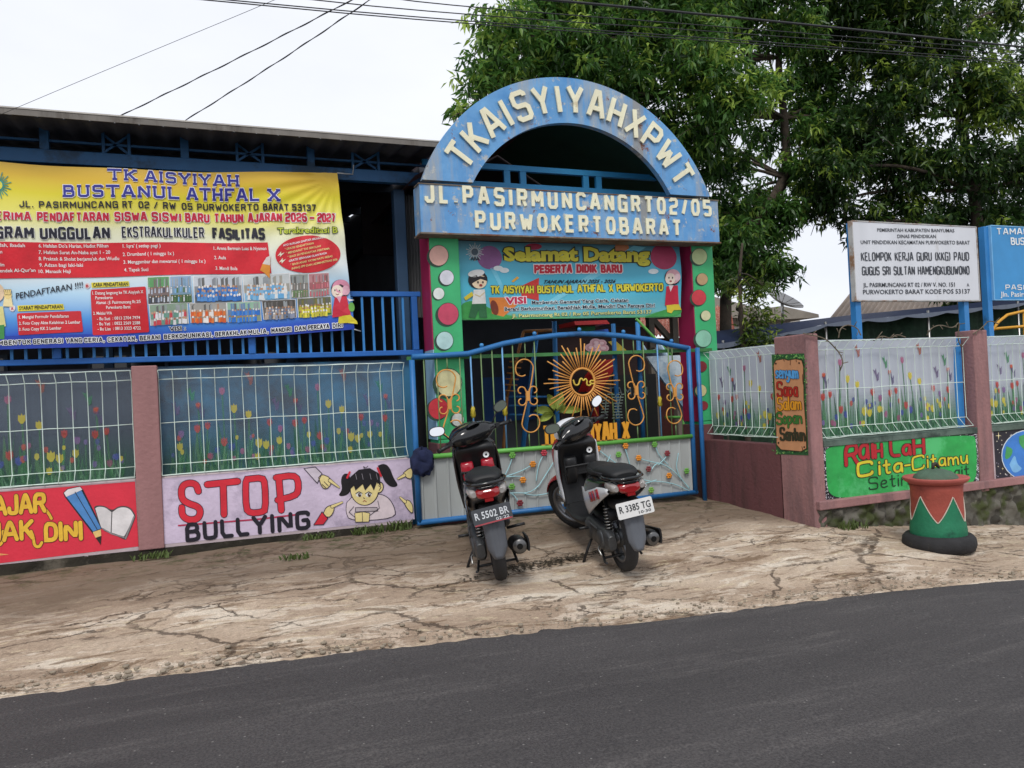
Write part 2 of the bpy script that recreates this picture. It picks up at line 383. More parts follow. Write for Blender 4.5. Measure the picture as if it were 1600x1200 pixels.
    def letters(s, t, p0, p1, h, w, col, layer=2, out=None, ow=0, caps=True, smooth=0, gap=.3, wob=0, serif=0):
        """stroke alphabet along a baseline"""
        adv = [GL[c][0] if c != ' ' else .35 for c in t]; tot = sum(adv) + gap * (len(t) - 1)
        p0, p1, u = s.frame(p0, p1, h); x = 0; zz = s.z; f = 1 / zz[2] if zz else 1; s.z = None
        for c, a in zip(t, adv):
            if c != ' ':
                dy = random.uniform(-wob, wob)
                segs = list(GL[c][1])
                if serif:
                    for pl in GL[c][1]:
                        for e in (pl[0], pl[-1]):
                            if (e[1] in (0, 1)) and pl[0] != pl[-1]: segs.append([(e[0] - serif, e[1]), (e[0] + serif, e[1])])
                for pl in segs:
                    q = [(p0[0] + (p1[0] - p0[0]) * (x + g) / tot + u[0] * (k + dy), p0[1] + (p1[1] - p0[1]) * (x + g) / tot + u[1] * (k + dy)) for g, k in pl]
                    if out: s.stroke(q, (w + 2 * ow) * f, out, layer, caps=caps, smooth=smooth)
                    s.stroke(q, w * f, col, layer + 1, caps=caps, smooth=smooth)
            x += a + gap
        s.z = zz
    def build(s, name, parent=None, **kw): return super().build(name, parent, fix=False, **kw)
def planeY(Y): return lambda u, v, o: (lambda p: (p.x, p.y - o, p.z))(at(u, v, Y))
def planeX(X): return lambda u, v, o: (lambda p: (p.x - o, p.y, p.z))(atx(u, v, X))
# ------------------------------------------------------------------ ground: apron of cracked concrete, asphalt road, yard
GP = [(-9, 0, .1), (-9, -2, .16), (-3, 0, .18), (-1.57, 0, .19), (0, 0, .205), (1.8, 0, .205), (3.4, 0, .2), (5.1, 0, .165), (5.1, -1.65, .08), (5.12, -.8, .13),
      (6.2, -1.65, -.03), (7.9, -1.65, -.2), (10, -1.65, -.34), (-4, -2.4, .12), (-1, -2.7, .065), (1.6, -3, .023), (5.45, -3.35, -.09), (10, -3.8, -.22), (14, -4.2, -.3),
      (1.95, -1.93, .06), (2.95, -2.0, .03), (3.2, -.6, .16), (0, -1.4, .15), (5.85, -2.4, -.08), (14, -1.6, -.44), (-14, -1.5, .2), (-14, 0, .1)]
_g = np.array(GP, float)
def _k(r2): return np.where(r2 > 1e-12, r2 * np.log(np.maximum(r2, 1e-12)) * .5, 0)
_A = _k(((_g[:, None, :2] - _g[None, :, :2]) ** 2).sum(-1)) + np.eye(len(_g)) * .05
_P = np.c_[np.ones(len(_g)), _g[:, :2]]
_sol = np.linalg.solve(np.block([[_A, _P], [_P.T, np.zeros((3, 3))]]), np.r_[_g[:, 2], 0, 0, 0])
def gz(x, y):
    r2 = (_g[:, 0] - x) ** 2 + (_g[:, 1] - y) ** 2
    return float(_k(r2) @ _sol[:len(_g)] + _sol[-3] + _sol[-2] * x + _sol[-1] * y)
def edge_y(x): return -2.78 - .1 * x * 1.0 + .0 if x > 0 else -2.78 - .09 * x
def road_z(x, y): return gz(x, edge_y(x)) + .012 + max(0, edge_y(x) - y) * .004
from mathutils import noise as mnoise

def concrete_mat():
    m, nt, b, N, L = nmat('cracked_concrete')
    t = N('ShaderNodeTexCoord')
    def noise(scale, detail=6, rough=.6, sc=(1, 1, 1), dist=0):
        mpn = N('ShaderNodeMapping'); mpn.inputs['Scale'].default_value = sc; mpn.inputs['Rotation'].default_value = (0, 0, .1); L(t.outputs['Object'], mpn.inputs[0])
        n = N('ShaderNodeTexNoise'); n.inputs['Scale'].default_value = scale; n.inputs['Detail'].default_value = detail; n.inputs['Roughness'].default_value = rough; n.inputs['Distortion'].default_value = dist
        L(mpn.outputs[0], n.inputs['Vector']); return n.outputs[0], n.outputs['Color']
    def ramp(f, stops):
        r = N('ShaderNodeValToRGB'); e = r.color_ramp.elements
        while len(e) < len(stops): e.new(.5)
        for i, (p, c) in enumerate(stops): e[i].position = p; e[i].color = c if len(c) == 4 else (*c, 1)
        L(f, r.inputs[0]); return r.outputs[0]
    def mix(f, a, c, mode='MIX'):
        x = N('ShaderNodeMix'); x.data_type = 'RGBA'; x.blend_type = mode
        (L(f, x.inputs[0]) if not isinstance(f, float) else setattr(x.inputs[0], 'default_value', f))
        for q, s in ((a, 6), (c, 7)):
            (L(q, x.inputs[s]) if not isinstance(q, tuple) else setattr(x.inputs[s], 'default_value', q))
        return x.outputs[2]
    def math_(op, a, c=None):
        x = N('ShaderNodeMath'); x.operation = op
        for q, s in ((a, 0), (c, 1)):
            if q is None: continue
            (L(q, x.inputs[s]) if not isinstance(q, (int, float)) else setattr(x.inputs[s], 'default_value', q))
        return x.outputs[0]
    tan, pale, brown = alb('bfab96'), alb('e2d6c4'), alb('8f7a67')
    n1, _ = noise(.8, 9, .68, (.6, 1.4, 1), .5)
    base = ramp(n1, [(.3, brown), (.42, alb('a8937f')), (.54, tan), (.68, alb('cfbeaa'))])
    n2, _ = noise(2.6, 10, .72, (.5, 1.5, 1), .9)
    base = mix(ramp(n2, [(.525, (0, 0, 0)), (.55, (.9, .9, .9))]), base, mix(ramp(n1, [(.35, (0, 0, 0)), (.6, (1, 1, 1))]), alb('c4b09c'), pale))     # worn pale layers with broken edges
    n2b, _ = noise(3.7, 10, .75, (.5, 1.6, 1), .7)
    base = mix(ramp(n2b, [(.55, (0, 0, 0)), (.585, (.75, .75, .75))]), base, alb('776049'))   # earth caught in hollows
    n2c, _ = noise(9, 8, .75, (.5, 1.5, 1), .5)
    base = mix(ramp(n2c, [(.57, (0, 0, 0)), (.6, (.6, .6, .6))]), base, alb('d8c7a8'))
    base = mix(ramp(n2c, [(.36, (.6, .6, .6)), (.4, (0, 0, 0))]), base, alb('6b5644'))
    n3, _ = noise(34, 4, .7)
    base = mix(.4, base, ramp(n3, [(.3, (.4, .4, .4)), (.6, (1, 1, 1))]), 'MULTIPLY')
    n4, _ = noise(120, 2, .6); base = mix(.35, base, ramp(n4, [(.35, (.25, .25, .25)), (.65, (1, 1, 1))]), 'MULTIPLY')
    # warped cells give broken slabs
    _, wc = noise(3.2, 8, .7)
    add = N('ShaderNodeVectorMath'); add.operation = 'MULTIPLY_ADD'; L(wc, add.inputs[0]); add.inputs[1].default_value = (.35, .35, 0); L(t.outputs['Object'], add.inputs[2])
    cracks = None; H = None
    for sc, wd, anis, msk in ((.85, .006, (.7, 1.05, 1), None), (3.4, .012, (.6, 1.15, 1), .55), (8.5, .03, (.6, 1.2, 1), .57)):
        mpn = N('ShaderNodeMapping'); mpn.inputs['Scale'].default_value = anis; L(add.outputs[0], mpn.inputs[0])
        v = N('ShaderNodeTexVoronoi'); v.feature = 'DISTANCE_TO_EDGE'; v.inputs['Scale'].default_value = sc; L(mpn.outputs[0], v.inputs['Vector'])
        v.inputs['Randomness'].default_value = 1
        cr = ramp(v.outputs[0], [(0, (1, 1, 1)), (wd, (.75, .75, .75)), (wd * 1.9, (0, 0, 0))])
        if msk:
            nm, _ = noise(1.1 + sc * .1, 5, .7, (.5, 1.4, 1)); cr = mix(ramp(nm, [(msk - .03, (0, 0, 0)), (msk + .06, (1, 1, 1))]), (0, 0, 0, 1), cr)
        else:
            nm, _ = noise(1.7, 4, .7); cr = mix(ramp(nm, [(.42, (0, 0, 0)), (.52, (1, 1, 1))]), (0, 0, 0, 1), cr)
        cracks = cr if cracks is None else mix(1.0, cracks, cr, 'LIGHTEN')
    base = mix(math_('MULTIPLY', cracks, .75), base, alb('43362c'))
    sep = N('ShaderNodeSeparateXYZ'); L(t.outputs['Object'], sep.inputs[0])
    nw, _ = noise(1.3, 6, .65)
    def band(y0, y1, amp):                                                                    # strip along the wall foot
        q = math_('ADD', sep.outputs[1], math_('MULTIPLY', math_('SUBTRACT', nw, .5), amp))
        mr = N('ShaderNodeMapRange'); mr.inputs[1].default_value = y0; mr.inputs[2].default_value = y1; L(q, mr.inputs[0]); return mr.outputs[0]
    base = mix(math_('MULTIPLY', band(-1.7, -1.0, 1.3), .85), base, mix(n1, alb('57493c'), alb('7b6a5a')))       # brown silted inner strip
    nm, _ = noise(6, 6, .7)
    moss = math_('MULTIPLY', band(-.9, -.1, 1.0), ramp(nm, [(.5, (0, 0, 0)), (.62, (1, 1, 1))]))
    base = mix(math_('MULTIPLY', moss, .85), base, alb('3f4527'))
    L(base, b.inputs['Base Color']); b.inputs['Roughness'].default_value = .9; b.inputs['Specular IOR Level'].default_value = .25
    h = math_('ADD', math_('MULTIPLY', n2, .5), math_('ADD', math_('MULTIPLY', n3, .22), math_('MULTIPLY', cracks, -1.1)))
    bp = N('ShaderNodeBump'); bp.inputs['Strength'].default_value = .8; bp.inputs['Distance'].default_value = .014; L(h, bp.inputs['Height']); L(bp.outputs[0], b.inputs['Normal'])
    return m
def asphalt_mat():
    m, nt, b, N, L = nmat('asphalt'); t = N('ShaderNodeTexCoord')
    def noise(scale, detail, rough, sc=(1, 1, 1)):
        mpn = N('ShaderNodeMapping'); mpn.inputs['Scale'].default_value = sc; mpn.inputs['Rotation'].default_value = (0, 0, .1); L(t.outputs['Object'], mpn.inputs[0])
        n = N('ShaderNodeTexNoise'); n.inputs['Scale'].default_value = scale; n.inputs['Detail'].default_value = detail; n.inputs['Roughness'].default_value = rough
        L(mpn.outputs[0], n.inputs['Vector']); return n.outputs[0]
    def ramp(f, stops):
        r = N('ShaderNodeValToRGB'); e = r.color_ramp.elements
        while len(e) < len(stops): e.new(.5)
        for i, (p, c) in enumerate(stops): e[i].position = p; e[i].color = (*c[:3], 1)
        L(f, r.inputs[0]); return r.outputs[0]
    def mix(f, a, c):
        x = N('ShaderNodeMix'); x.data_type = 'RGBA'; L(f, x.inputs[0])
        for q, s in ((a, 6), (c, 7)): (L(q, x.inputs[s]) if not isinstance(q, tuple) else setattr(x.inputs[s], 'default_value', q))
        return x.outputs[2]
    base = ramp(noise(1.2, 6, .6, (.35, 1.3, 1)), [(.3, (.052, .048, .048)), (.7, (.09, .083, .082))])
    base = mix(ramp(noise(2.0, 9, .75, (.22, 1.7, 1)), [(.52, (0, 0, 0)), (.68, (.6, .6, .6))]), base, (.16, .147, .14, 1))     # dust drawn out along the road
    base = mix(ramp(noise(90, 4, .7), [(.38, (.7,) * 3), (.6, (0,) * 3)]), base, (.022, .02, .022, 1))
    base = mix(ramp(noise(45, 5, .8), [(.6, (0,) * 3), (.72, (.45,) * 3)]), base, (.15, .142, .138, 1))
    v = N('ShaderNodeTexVoronoi'); v.inputs['Scale'].default_value = 14; L(t.outputs['Object'], v.inputs['Vector'])
    base = mix(ramp(v.outputs['Distance'], [(0, (.9,) * 3), (.055, (.8,) * 3), (.075, (0,) * 3)]), base, (.2, .19, .18, 1))          # scattered chips
    L(base, b.inputs['Base Color']); b.inputs['Roughness'].default_value = .78; b.inputs['Specular IOR Level'].default_value = .3
    bp = N('ShaderNodeBump'); bp.inputs['Strength'].default_value = .6; bp.inputs['Distance'].default_value = .006; L(noise(140, 3, .6), bp.inputs['Height']); L(bp.outputs[0], b.inputs['Normal'])
    return m
mb = MB(concrete_mat())
def gfun(u, v):
    x = -14 + 28 * u; y0 = edge_y(x) - .5; yb = 0.1 if x < 5.15 else -1.55
    y = y0 + (yb - y0) * v
    return (x, y, gz(x, y) + .016 * mnoise.noise((x * 1.3, y * 2.6, 0)) + .008 * mnoise.noise((x * 6, y * 9, 3)) * (1 if v < .97 else 0))
mb.grid(gfun, 560, 90)
tag(mb.build('pavement', fix=False), 'cracked tan concrete apron between the wall and the road', kind='structure')
mb = MB(asphalt_mat())
XS = np.concatenate([np.linspace(-60, -8, 14)[:-1], np.linspace(-8, 14, 440), np.linspace(14, 70, 14)[1:]])
def rfun(u, v):
    x = float(XS[round(u * (len(XS) - 1))]); e = edge_y(x)
    if v == 0: y = e + .05 * mnoise.noise((x * 2.3, 0, 5)) + .045 * mnoise.noise((x * 9, 1, 5)) + .03 * mnoise.noise((x * 29, 2, 5))
    else: y = e - .06 - (v ** 1.6) * 8
    z = road_z(min(max(x, -12), 13), min(y, e)) - max(0, x - 13) * .02 + max(0, -12 - x) * .0
    return (x, y, z - (.018 if v == 0 else 0))
mb.grid(rfun, len(XS) - 1, 30)
tag(mb.build('road', fix=False), 'dark asphalt road with dusty streaks', kind='structure')
mb = MB(M('yard_earth', '5d5448', .95, .3, 2.0, .4, 30))
mb.box(-90, 110, .12, 140, -.3, .17)
tag(mb.build('ground'), 'bare yard ground behind the wall', kind='structure')
mb = MB(M('verge', '585040', .95, .3, 1.0)); mb.box(-90, 110, -60, -11.5, -1.2, -.75)
mb.box(-90, 110, -60, 140, -2.2, -2.0)
tag(mb.build('terrain'), 'earth beyond the road', kind='structure')

# ------------------------------------------------------------------ wall materials
PINK = M('pink_brown_plaster', '98706f', .85, .22, 2.5, .6, 30, k=1.05, dirt='73595a', dthr=.56, streak=True)
MAROON = M('maroon_plaster', '6c4446', .85, .25, 2.5, .6, 30, k=1.0, dirt='4c3534', dthr=.56, streak=True)
PLINTH = M('mossy_plinth', '2b271f', .95, .5, 5, .7, 30, dirt='565046', dthr=.6)
GREYGREEN = M('stained_ledge', '5e6f66', .85, .35, 5, .4, 40, dirt='34413c', dthr=.56)
WIRE = M('mint_wire', 'cfdfd6', .5, .12, 12, k=1.1, dirt='8b8a78', dthr=.68)
BLUE = M('sky_blue_paint', '2f77b4', .45, .14, 5, .1, 30, k=1.15, dirt='255a86', dthr=.62)
DEEPBLUE = M('royal_blue_paint', '1f5ea8', .5, .2, 5, k=1.1)

# ------------------------------------------------------------------ left wall with painted panels
X_GATE = 1.79
wl = empty('boundary_wall', (.6, .08, .2), 'long low wall left of the gate with a red school mural and a white STOP BULLYING mural', 'wall')
mb = MB(M('wall_render', 'b9a9ad', .85, .15, 4, .3, 40))
mb.box(-5, -2.9, .0, .16, .32, .868); mb.box(-2.7, -.568, .0, .16, .25, .868); mb.box(-.371, X_GATE, .0, .16, .25, .868)
mb.build('panel', wl, bevel=.006)
mb = MB(PLINTH)
def plf(u, v):
    x = -5 + (X_GATE + 5) * u; z = .06 + .20 * v + (.035 * (1 - u) if v > .9 else 0)
    return (x, -.004 - .03 * (1 - v) * (1 + .8 * mnoise.noise((x * 4, z * 6, 2))) + .012 * mnoise.noise((x * 14, z * 14, 7)), z)
mb.grid(plf, 300, 10); mb.box(-5, X_GATE, .03, .15, .0, .245)
mb.build('plinth', wl, fix=False)
mb = MB(PINK)
for a in (-2.9, -.568): mb.box(a, a + .197, -.022, .16, .27, 1.822)
mb.build('pillar', wl, bevel=.008)
mur = planeY(0.0)
a = Art(mur, layer=.0014); a.zo = .002
# red panel
a.poly([(-420, 801), (-140, 781), (0, 768.7), (211, 752.3), (216.5, 853.7), (0, 880), (-140, 895), (-420, 925)], M('mural_red', 'cf2f42', .6, .1, 6, .2, 40, k=1.1, dirt='a82738', dthr=.7), 0)
a.z = (0, 640, 4)
for t, p0, p1, h in (('AJAR', (-30, 655), (280, 632), 105), ('JAK', (-60, 822), (205, 800), 105), ('DINI', (290, 815), (510, 805), 100)):
    for l, w_, c in ((1, 34, '5a2a20'), (2, 26, 'e8b93c')):
        a.letters(t, p0, p1, h, w_, c, l, smooth=2, gap=.26)
a.letters('BEL', (-290, 672), (-80, 658), 105, 26, 'e8b93c', 2, smooth=2, gap=.3)
a.letters('SE', (-240, 828), (-90, 822), 105, 26, 'e8b93c', 2, smooth=2, gap=.3)
for p in ([(262, 600), (300, 640), (322, 680)], [(195, 760), (210, 800), (215, 850), (245, 860), (262, 830)], [(20, 760), (25, 810), (0, 850), (-30, 840)]): a.outl(p, 18, 'e8b93c', '5a2a20', 4, 1, smooth=2)
a.poly([(-30, 895), (60, 905), (-30, 915)], 'e8a060', 1)
# pencil
a.poly([(395, 520), (420, 495), (500, 478), (520, 500), (640, 740), (580, 775), (405, 545)], '1c2430', 1)
a.poly([(412, 540), (505, 496), (632, 742), (583, 762)], '4f87c4', 2)
a.poly([(400, 520), (425, 498), (500, 482), (515, 500), (415, 545)], 'e2dcdc', 3)
a.stroke([(470, 515), (610, 752)], 5, '26364a', 3)
a.poly([(580, 765), (630, 748), (634, 790), (598, 800)], 'e8c37a', 3); a.poly([(598, 800), (634, 788), (630, 845)], '2a2422', 3)
# book
_c = lambda p: chaikin(p + [p[0]], 2)[:-1]
a.poly(_c([(588, 612), (600, 598), (655, 600), (700, 632), (745, 600), (812, 605), (846, 655), (848, 672), (792, 812), (776, 812), (700, 775), (632, 752)]), '4a4648', 1)
a.poly(_c([(596, 618), (610, 606), (655, 608), (697, 640), (697, 640), (692, 768), (692, 768), (640, 742), (632, 735)]), 'd8d4d4', 2); a.poly(_c([(703, 640), (703, 640), (748, 608), (808, 614), (838, 658), (838, 668), (780, 790), (770, 792), (698, 768), (698, 768)]), 'e0dcdc', 2)
a.stroke([(838, 668), (785, 805)], 10, '8c888a', 3); a.stroke([(640, 742), (700, 776), (775, 798)], 8, '8c888a', 3)
a.build('mural', wl, label='red painted panel with yellow hand lettering, blue pencil and open book')
# white panel
a = Art(mur, layer=.0014); a.zo = .002
a.poly([(251, 748), (640, 716.5), (648, 811), (255, 850.5)], M('mural_lilac', 'c5b6cb', .65, .2, 3.0, .4, 30, k=1.12, dirt='a396ab', dthr=.58), 0)
a.poly([(250, 748), (253, 748), (257, 850), (254, 850)], '2f2a5a', 1)
R_, K_ = 'd22a3a', '2a2136'
def L2(p, w=10.2, cl=False, oz=(0, 640, 4), sm=2):
    a.z = oz; a.outl(p, w * oz[2], R_, K_, 1.1 * oz[2], 1, smooth=sm, closed=cl)
L2([(1240, 510), (1225, 462), (1165, 458), (1132, 490), (1136, 560), (1180, 588), (1238, 605), (1255, 640), (1235, 685), (1175, 690), (1138, 660), (1136, 612)], 9.5)
L2([(1295, 468), (1485, 448)], 9.5, sm=0); L2([(1395, 470), (1400, 655)], 9.5, sm=0)
o5 = (380, 520, 4)
L2([(25, 915), (118, 905), (136, 940), (140, 1105), (110, 1122), (45, 1126), (18, 1100), (14, 940)], 9.0, True, o5, 1)
L2([(222, 905), (238, 1108)], 9.5, False, o5, 0); L2([(205, 905), (310, 890), (342, 915), (345, 990), (318, 1020), (215, 1045)], 9.0, False, o5, 1)
a.z = None; a.stroke([(279, 821), (400, 811.5), (480, 802)], 2.4, 'b42c4e', 2)
a.letters('BULLYING', (293, 844), (482, 824), 24, 6.4, '1d1a26', 2, smooth=1, gap=.36)
# girl with pigtails
a.z = o5; SK, HR = 'e6d493', '17141a'
hair_l = [(655, 880), (625, 880), (608, 920), (620, 980), (590, 1020), (640, 1020), (672, 990), (680, 930)]
hair_r = [(840, 830), (880, 815), (915, 840), (940, 910), (972, 955), (930, 968), (890, 940), (865, 890)]
for h_ in (hair_l, hair_r): a.poly(chaikin(h_ + [h_[0]], 2)[:-1], HR, 2)
body = [(645, 1060), (690, 1010), (830, 1000), (905, 1020), (950, 1090), (955, 1163), (665, 1180), (638, 1120)]
a.poly(chaikin(body + [body[0]], 2)[:-1], K_, 2); a.poly(chaikin([(750 + (x - 750) * .97, 1090 + (y - 1090) * .95) for x, y in body + [body[0]]], 2)[:-1], 'dccdd2', 3)
a.ell((758, 975), 92, 105, K_, 4); a.ell((757, 976), 86, 99, SK, 5)
a.ell((850, 965), 27, 36, K_, 4, .2); a.ell((850, 966), 21, 30, SK, 5, .2); a.stroke([(845, 955), (860, 965), (848, 985)], 4, K_, 6)
fringe = [(660, 985), (668, 900), (720, 855), (790, 845), (850, 880), (858, 960), (835, 930), (815, 985), (795, 945), (760, 985), (745, 945), (700, 985), (690, 955)]
a.poly(fringe, HR, 7)
for x in (700, 740, 790, 830): a.stroke([(x, 880), (x + 8, 915)], 3, '8d8890', 8)
a.stroke([(757, 850), (750, 835), (765, 845), (778, 832)], 4, HR, 7)
a.stroke([(648, 905), (664, 870)], 12, 'cf2a3a', 8); a.stroke([(838, 845), (860, 895)], 12, 'cf2a3a', 8)
for x in (722, 782): a.ell((x, 1010), 19, 16, 'f2eee6', 6); a.ell((x + 4, 1012), 10, 13, '46302a', 7); a.ell((x + 7, 1007), 3, 4, 'ffffff', 8); a.stroke([(x - 20, 1004), (x, 992), (x + 20, 1002)], 4, HR, 8)
a.stroke([(750, 1030), (757, 1034)], 4, K_, 7); a.stroke([(748, 1052), (757, 1047), (768, 1054)], 4, 'a04038', 7)
a.poly([(700, 1095), (720, 1088), (835, 1090), (838, 1112), (730, 1120), (695, 1115)], 'b9aeb2', 5); a.stroke([(700, 1092), (835, 1090), (840, 1112), (700, 1118)], 3.5, K_, 6, closed=True)
a.poly([(695, 1125), (745, 1118), (790, 1125), (785, 1180), (700, 1182)], SK, 5); a.stroke([(695, 1125), (745, 1118), (790, 1125), (785, 1180), (700, 1182)], 3.5, K_, 6, closed=True)
for p in ([(742, 1120), (745, 1180)], [(690, 1085), (660, 1120), (695, 1150)], [(840, 1050), (850, 1095), (790, 1140)]): a.stroke(p, 3.5, K_, 6)
# pointing hands
def hand(fist, finger, sleeve=None, sc_=None):
    a.poly(chaikin([( (x - fist[0][0]) * 1.0 + fist[0][0], y) for x, y in fist + [fist[0]]], 1)[:-1], SK, 4); a.stroke(fist, 4.5, K_, 5, closed=True, smooth=1)
    a.outl(finger, 15, SK, K_, 3, 5, taper=lambda t: 1.15 - .55 * t)
    if sleeve: a.poly(sleeve, sc_, 3); a.stroke(sleeve, 5, K_, 4, closed=True)
hand([(470, 905), (490, 882), (545, 905), (550, 945), (520, 978), (490, 965)], [(540, 922), (598, 965)], [(380, 848), (450, 838), (492, 880), (462, 940)], 'cfc4cf')
a.stroke([(505, 930), (530, 955)], 4, K_, 6); a.stroke([(490, 945), (515, 968)], 4, K_, 6)
hand([(500, 1125), (520, 1085), (560, 1075), (570, 1105), (545, 1150), (515, 1150)], [(555, 1085), (618, 1058)], [(440, 1200), (492, 1118), (528, 1160), (500, 1198)], 'd22a3a')
hand([(1000, 875), (1035, 845), (1058, 845), (1055, 915), (1015, 905)], [(1005, 890), (965, 912)])
hand([(1000, 1050), (1035, 1042), (1060, 1080), (1058, 1135), (1020, 1095)], [(1010, 1055), (980, 1028)])
a.build('mural', wl, label='white painted panel with STOP BULLYING and a girl in pigtails')

# ------------------------------------------------------------------ right wall stepping forward, corner pillar
YR, XC = -1.65, 5.15
wr = empty('boundary_wall', (6.5, YR, -.1), 'wall right of the gate stepping toward the road on a mossy stone footing', 'wall')
mb = MB(MAROON); mb.box(XC, XC + .13, YR + .4, -.02, .0, .815); mb.build('return_panel', wr, bevel=.008)
mb = MB(PINK); mb.box(XC, XC + .145, YR, YR + .43, .0, 1.858); mb.build('pillar', wr, bevel=.012)
mb = MB(PINK); mb.box(7.325, 7.53, YR - .01, YR + .2, .2, 1.858); mb.build('pillar', wr, bevel=.01)
mb = MB(M('wall_render', '', )); mb.box(XC + .146, 7.324, YR + .012, YR + .17, .3, .80); mb.box(7.531, 13, YR + .012, YR + .17, .3, .80); mb.build('panel', wr)
mb = MB(PINK); mb.box(XC + .02, 13, YR - .05, YR + .17, .232, .312); mb.build('ledge', wr, bevel=.008)
mb = MB(GREYGREEN); mb.box(XC + .147, 7.323, YR - .004, YR + .18, .801, .862); mb.box(7.532, 13, YR - .004, YR + .18, .801, .862); mb.build('coping', wr, bevel=.006)
def stone_mat():
    m, nt, b, N, L = nmat('mossy_rubble'); t = N('ShaderNodeTexCoord')
    v = N('ShaderNodeTexVoronoi'); v.inputs['Scale'].default_value = 9; L(t.outputs['Object'], v.inputs['Vector'])
    r = N('ShaderNodeValToRGB'); L(v.outputs['Color'], r.inputs[0]); e = r.color_ramp.elements; e[0].color = alb('26231d'); e[1].color = alb('6c6960')
    n = N('ShaderNodeTexNoise'); n.inputs['Scale'].default_value = 5; n.inputs['Detail'].default_value = 8; L(t.outputs['Object'], n.inputs['Vector'])
    r2 = N('ShaderNodeValToRGB'); L(n.outputs[0], r2.inputs[0]); r2.color_ramp.elements[0].position = .45; r2.color_ramp.elements[1].position = .58
    mm = N('ShaderNodeMix'); mm.data_type = 'RGBA'; L(r2.outputs[0], mm.inputs[0]); L(r.outputs[0], mm.inputs[6]); mm.inputs[7].default_value = alb('3c4322'); L(mm.outputs[2], b.inputs['Base Color'])
    b.inputs['Roughness'].default_value = .95
    bp = N('ShaderNodeBump'); bp.inputs['Distance'].default_value = .03; L(n.outputs[0], bp.inputs['Height']); L(bp.outputs[0], b.inputs['Normal'])
    return m
mb = MB(stone_mat())
def stf(u, v):
    x = XC + .03 + 8 * u; z = -.6 + .833 * v
    p = Vector((x * 7, z * 7, 1)); d = mnoise.voronoi(p)[0]
    return (x, YR + .005 - .05 * min(1, (d[1] - d[0]) * 1.6) - .02 * mnoise.noise((x * 20, z * 20, 1)), z)
mb.grid(stf, 420, 44); mb.build('footing', wr, fix=False)
# sign painted on the pillar's left face
a = Art(planeX(XC), layer=.0014); a.zo = .002
a.z = (1060, 480, 1600 / 300)
def mottled(cols, n, box, lay, r=(5, 12)):
    for _ in range(n):
        a.ell((random.uniform(box[0], box[2]), random.uniform(box[1], box[3])), random.uniform(*r), random.uniform(*r) * .5, random.choice(cols), lay, random.uniform(0, 3), 8)
a.poly([(778, 395), (1050, 385), (1085, 1235), (818, 1225)], '2f5c34', 0)
for q, bx in ((70, (785, 392, 1045, 430)), (60, (1040, 420, 1072, 1220)), (30, (785, 440, 805, 1200)), (40, (815, 1185, 1075, 1225))): mottled(['6fae58', '1c3522', '93c06a', '3f7f45'], q, bx, 1, (4, 10))
brd = [(795, 480), (815, 440), (880, 428), (920, 440), (985, 428), (1035, 440), (1048, 490), (1052, 760), (1070, 1000), (1075, 1180), (1030, 1205), (860, 1190), (822, 1150), (810, 800)]
a.poly(brd, '4a3020', 3); a.poly([(935 + (x - 935) * .965, 820 + (y - 820) * .985) for x, y in brd], M('painted_timber', 'c08a62', .7, .16, 8, k=1.1, streak=True), 4)
for p in ((818, 470), (1012, 465), (840, 1130), (1055, 1165)): a.ell(p, 7, 8, '33241c', 5)
for p in ([(880, 432), (890, 450)], [(940, 436), (938, 480)], [(985, 430), (990, 455)], [(1040, 560), (1046, 640)], [(1035, 1160), (1045, 1195)]): a.stroke(p, 5, '4a3020', 5)
for t, p0, p1, h, c in (('senyum', (822, 590), (1005, 590), 95, '5aa6e4'), ('Sapa', (835, 742), (1000, 742), 118, 'b02a20'), ('Salam', (838, 858), (1030, 850), 105, 'e09a26'), ('Sopan', (832, 975), (1035, 965), 95, '3f7a34'), ('Santun', (860, 1105), (1062, 1110), 100, '3a3a26')):
    a.letters(t, p0, p1, h, 13, c, 6, out='2a211c', ow=3, smooth=2, gap=.2)
a.build('mural', wr, label='painted wooden board reading Senyum Sapa Salam Sopan Santun')
# green panel
a = Art(planeY(YR + .012), layer=.0014); a.zo = .002; a.z = (1250, 660, 1600 / 350)
a.poly([(166, 150), (1262, 66), (1285, 440), (178, 566)], '26252c', 0)
for _ in range(620):
    s_ = random.random(); e = random.choice('tblr'); x = 170 + 1100 * s_; yt = 150 - 84 * s_; yb = 562 - 120 * s_
    p = {'t': (x, yt + random.uniform(2, 28)), 'b': (x, yb - random.uniform(3, 26)), 'l': (random.uniform(170, 200), random.uniform(165, 545)), 'r': (random.uniform(1252, 1276), random.uniform(85, 430))}[e]
    a.ell(p, random.uniform(2.5, 6), random.uniform(2, 4), random.choice(['d8d6dc', 'b5b3bc', '8e8c98', 'e6e4ea']), 1, random.uniform(0, 3), 7)
gp = [(180, 200), (215, 172), (420, 150), (700, 125), (960, 100), (1230, 92), (1252, 110), (1262, 300), (1250, 420), (1180, 445), (800, 480), (560, 515), (300, 540), (225, 525), (190, 470)]
a.poly(chaikin(gp + [gp[0]], 2)[:-1], M('mural_green', '2fa24f', .6, .3, 5, k=1.05, dirt='52bb72', dthr=.56), 2)
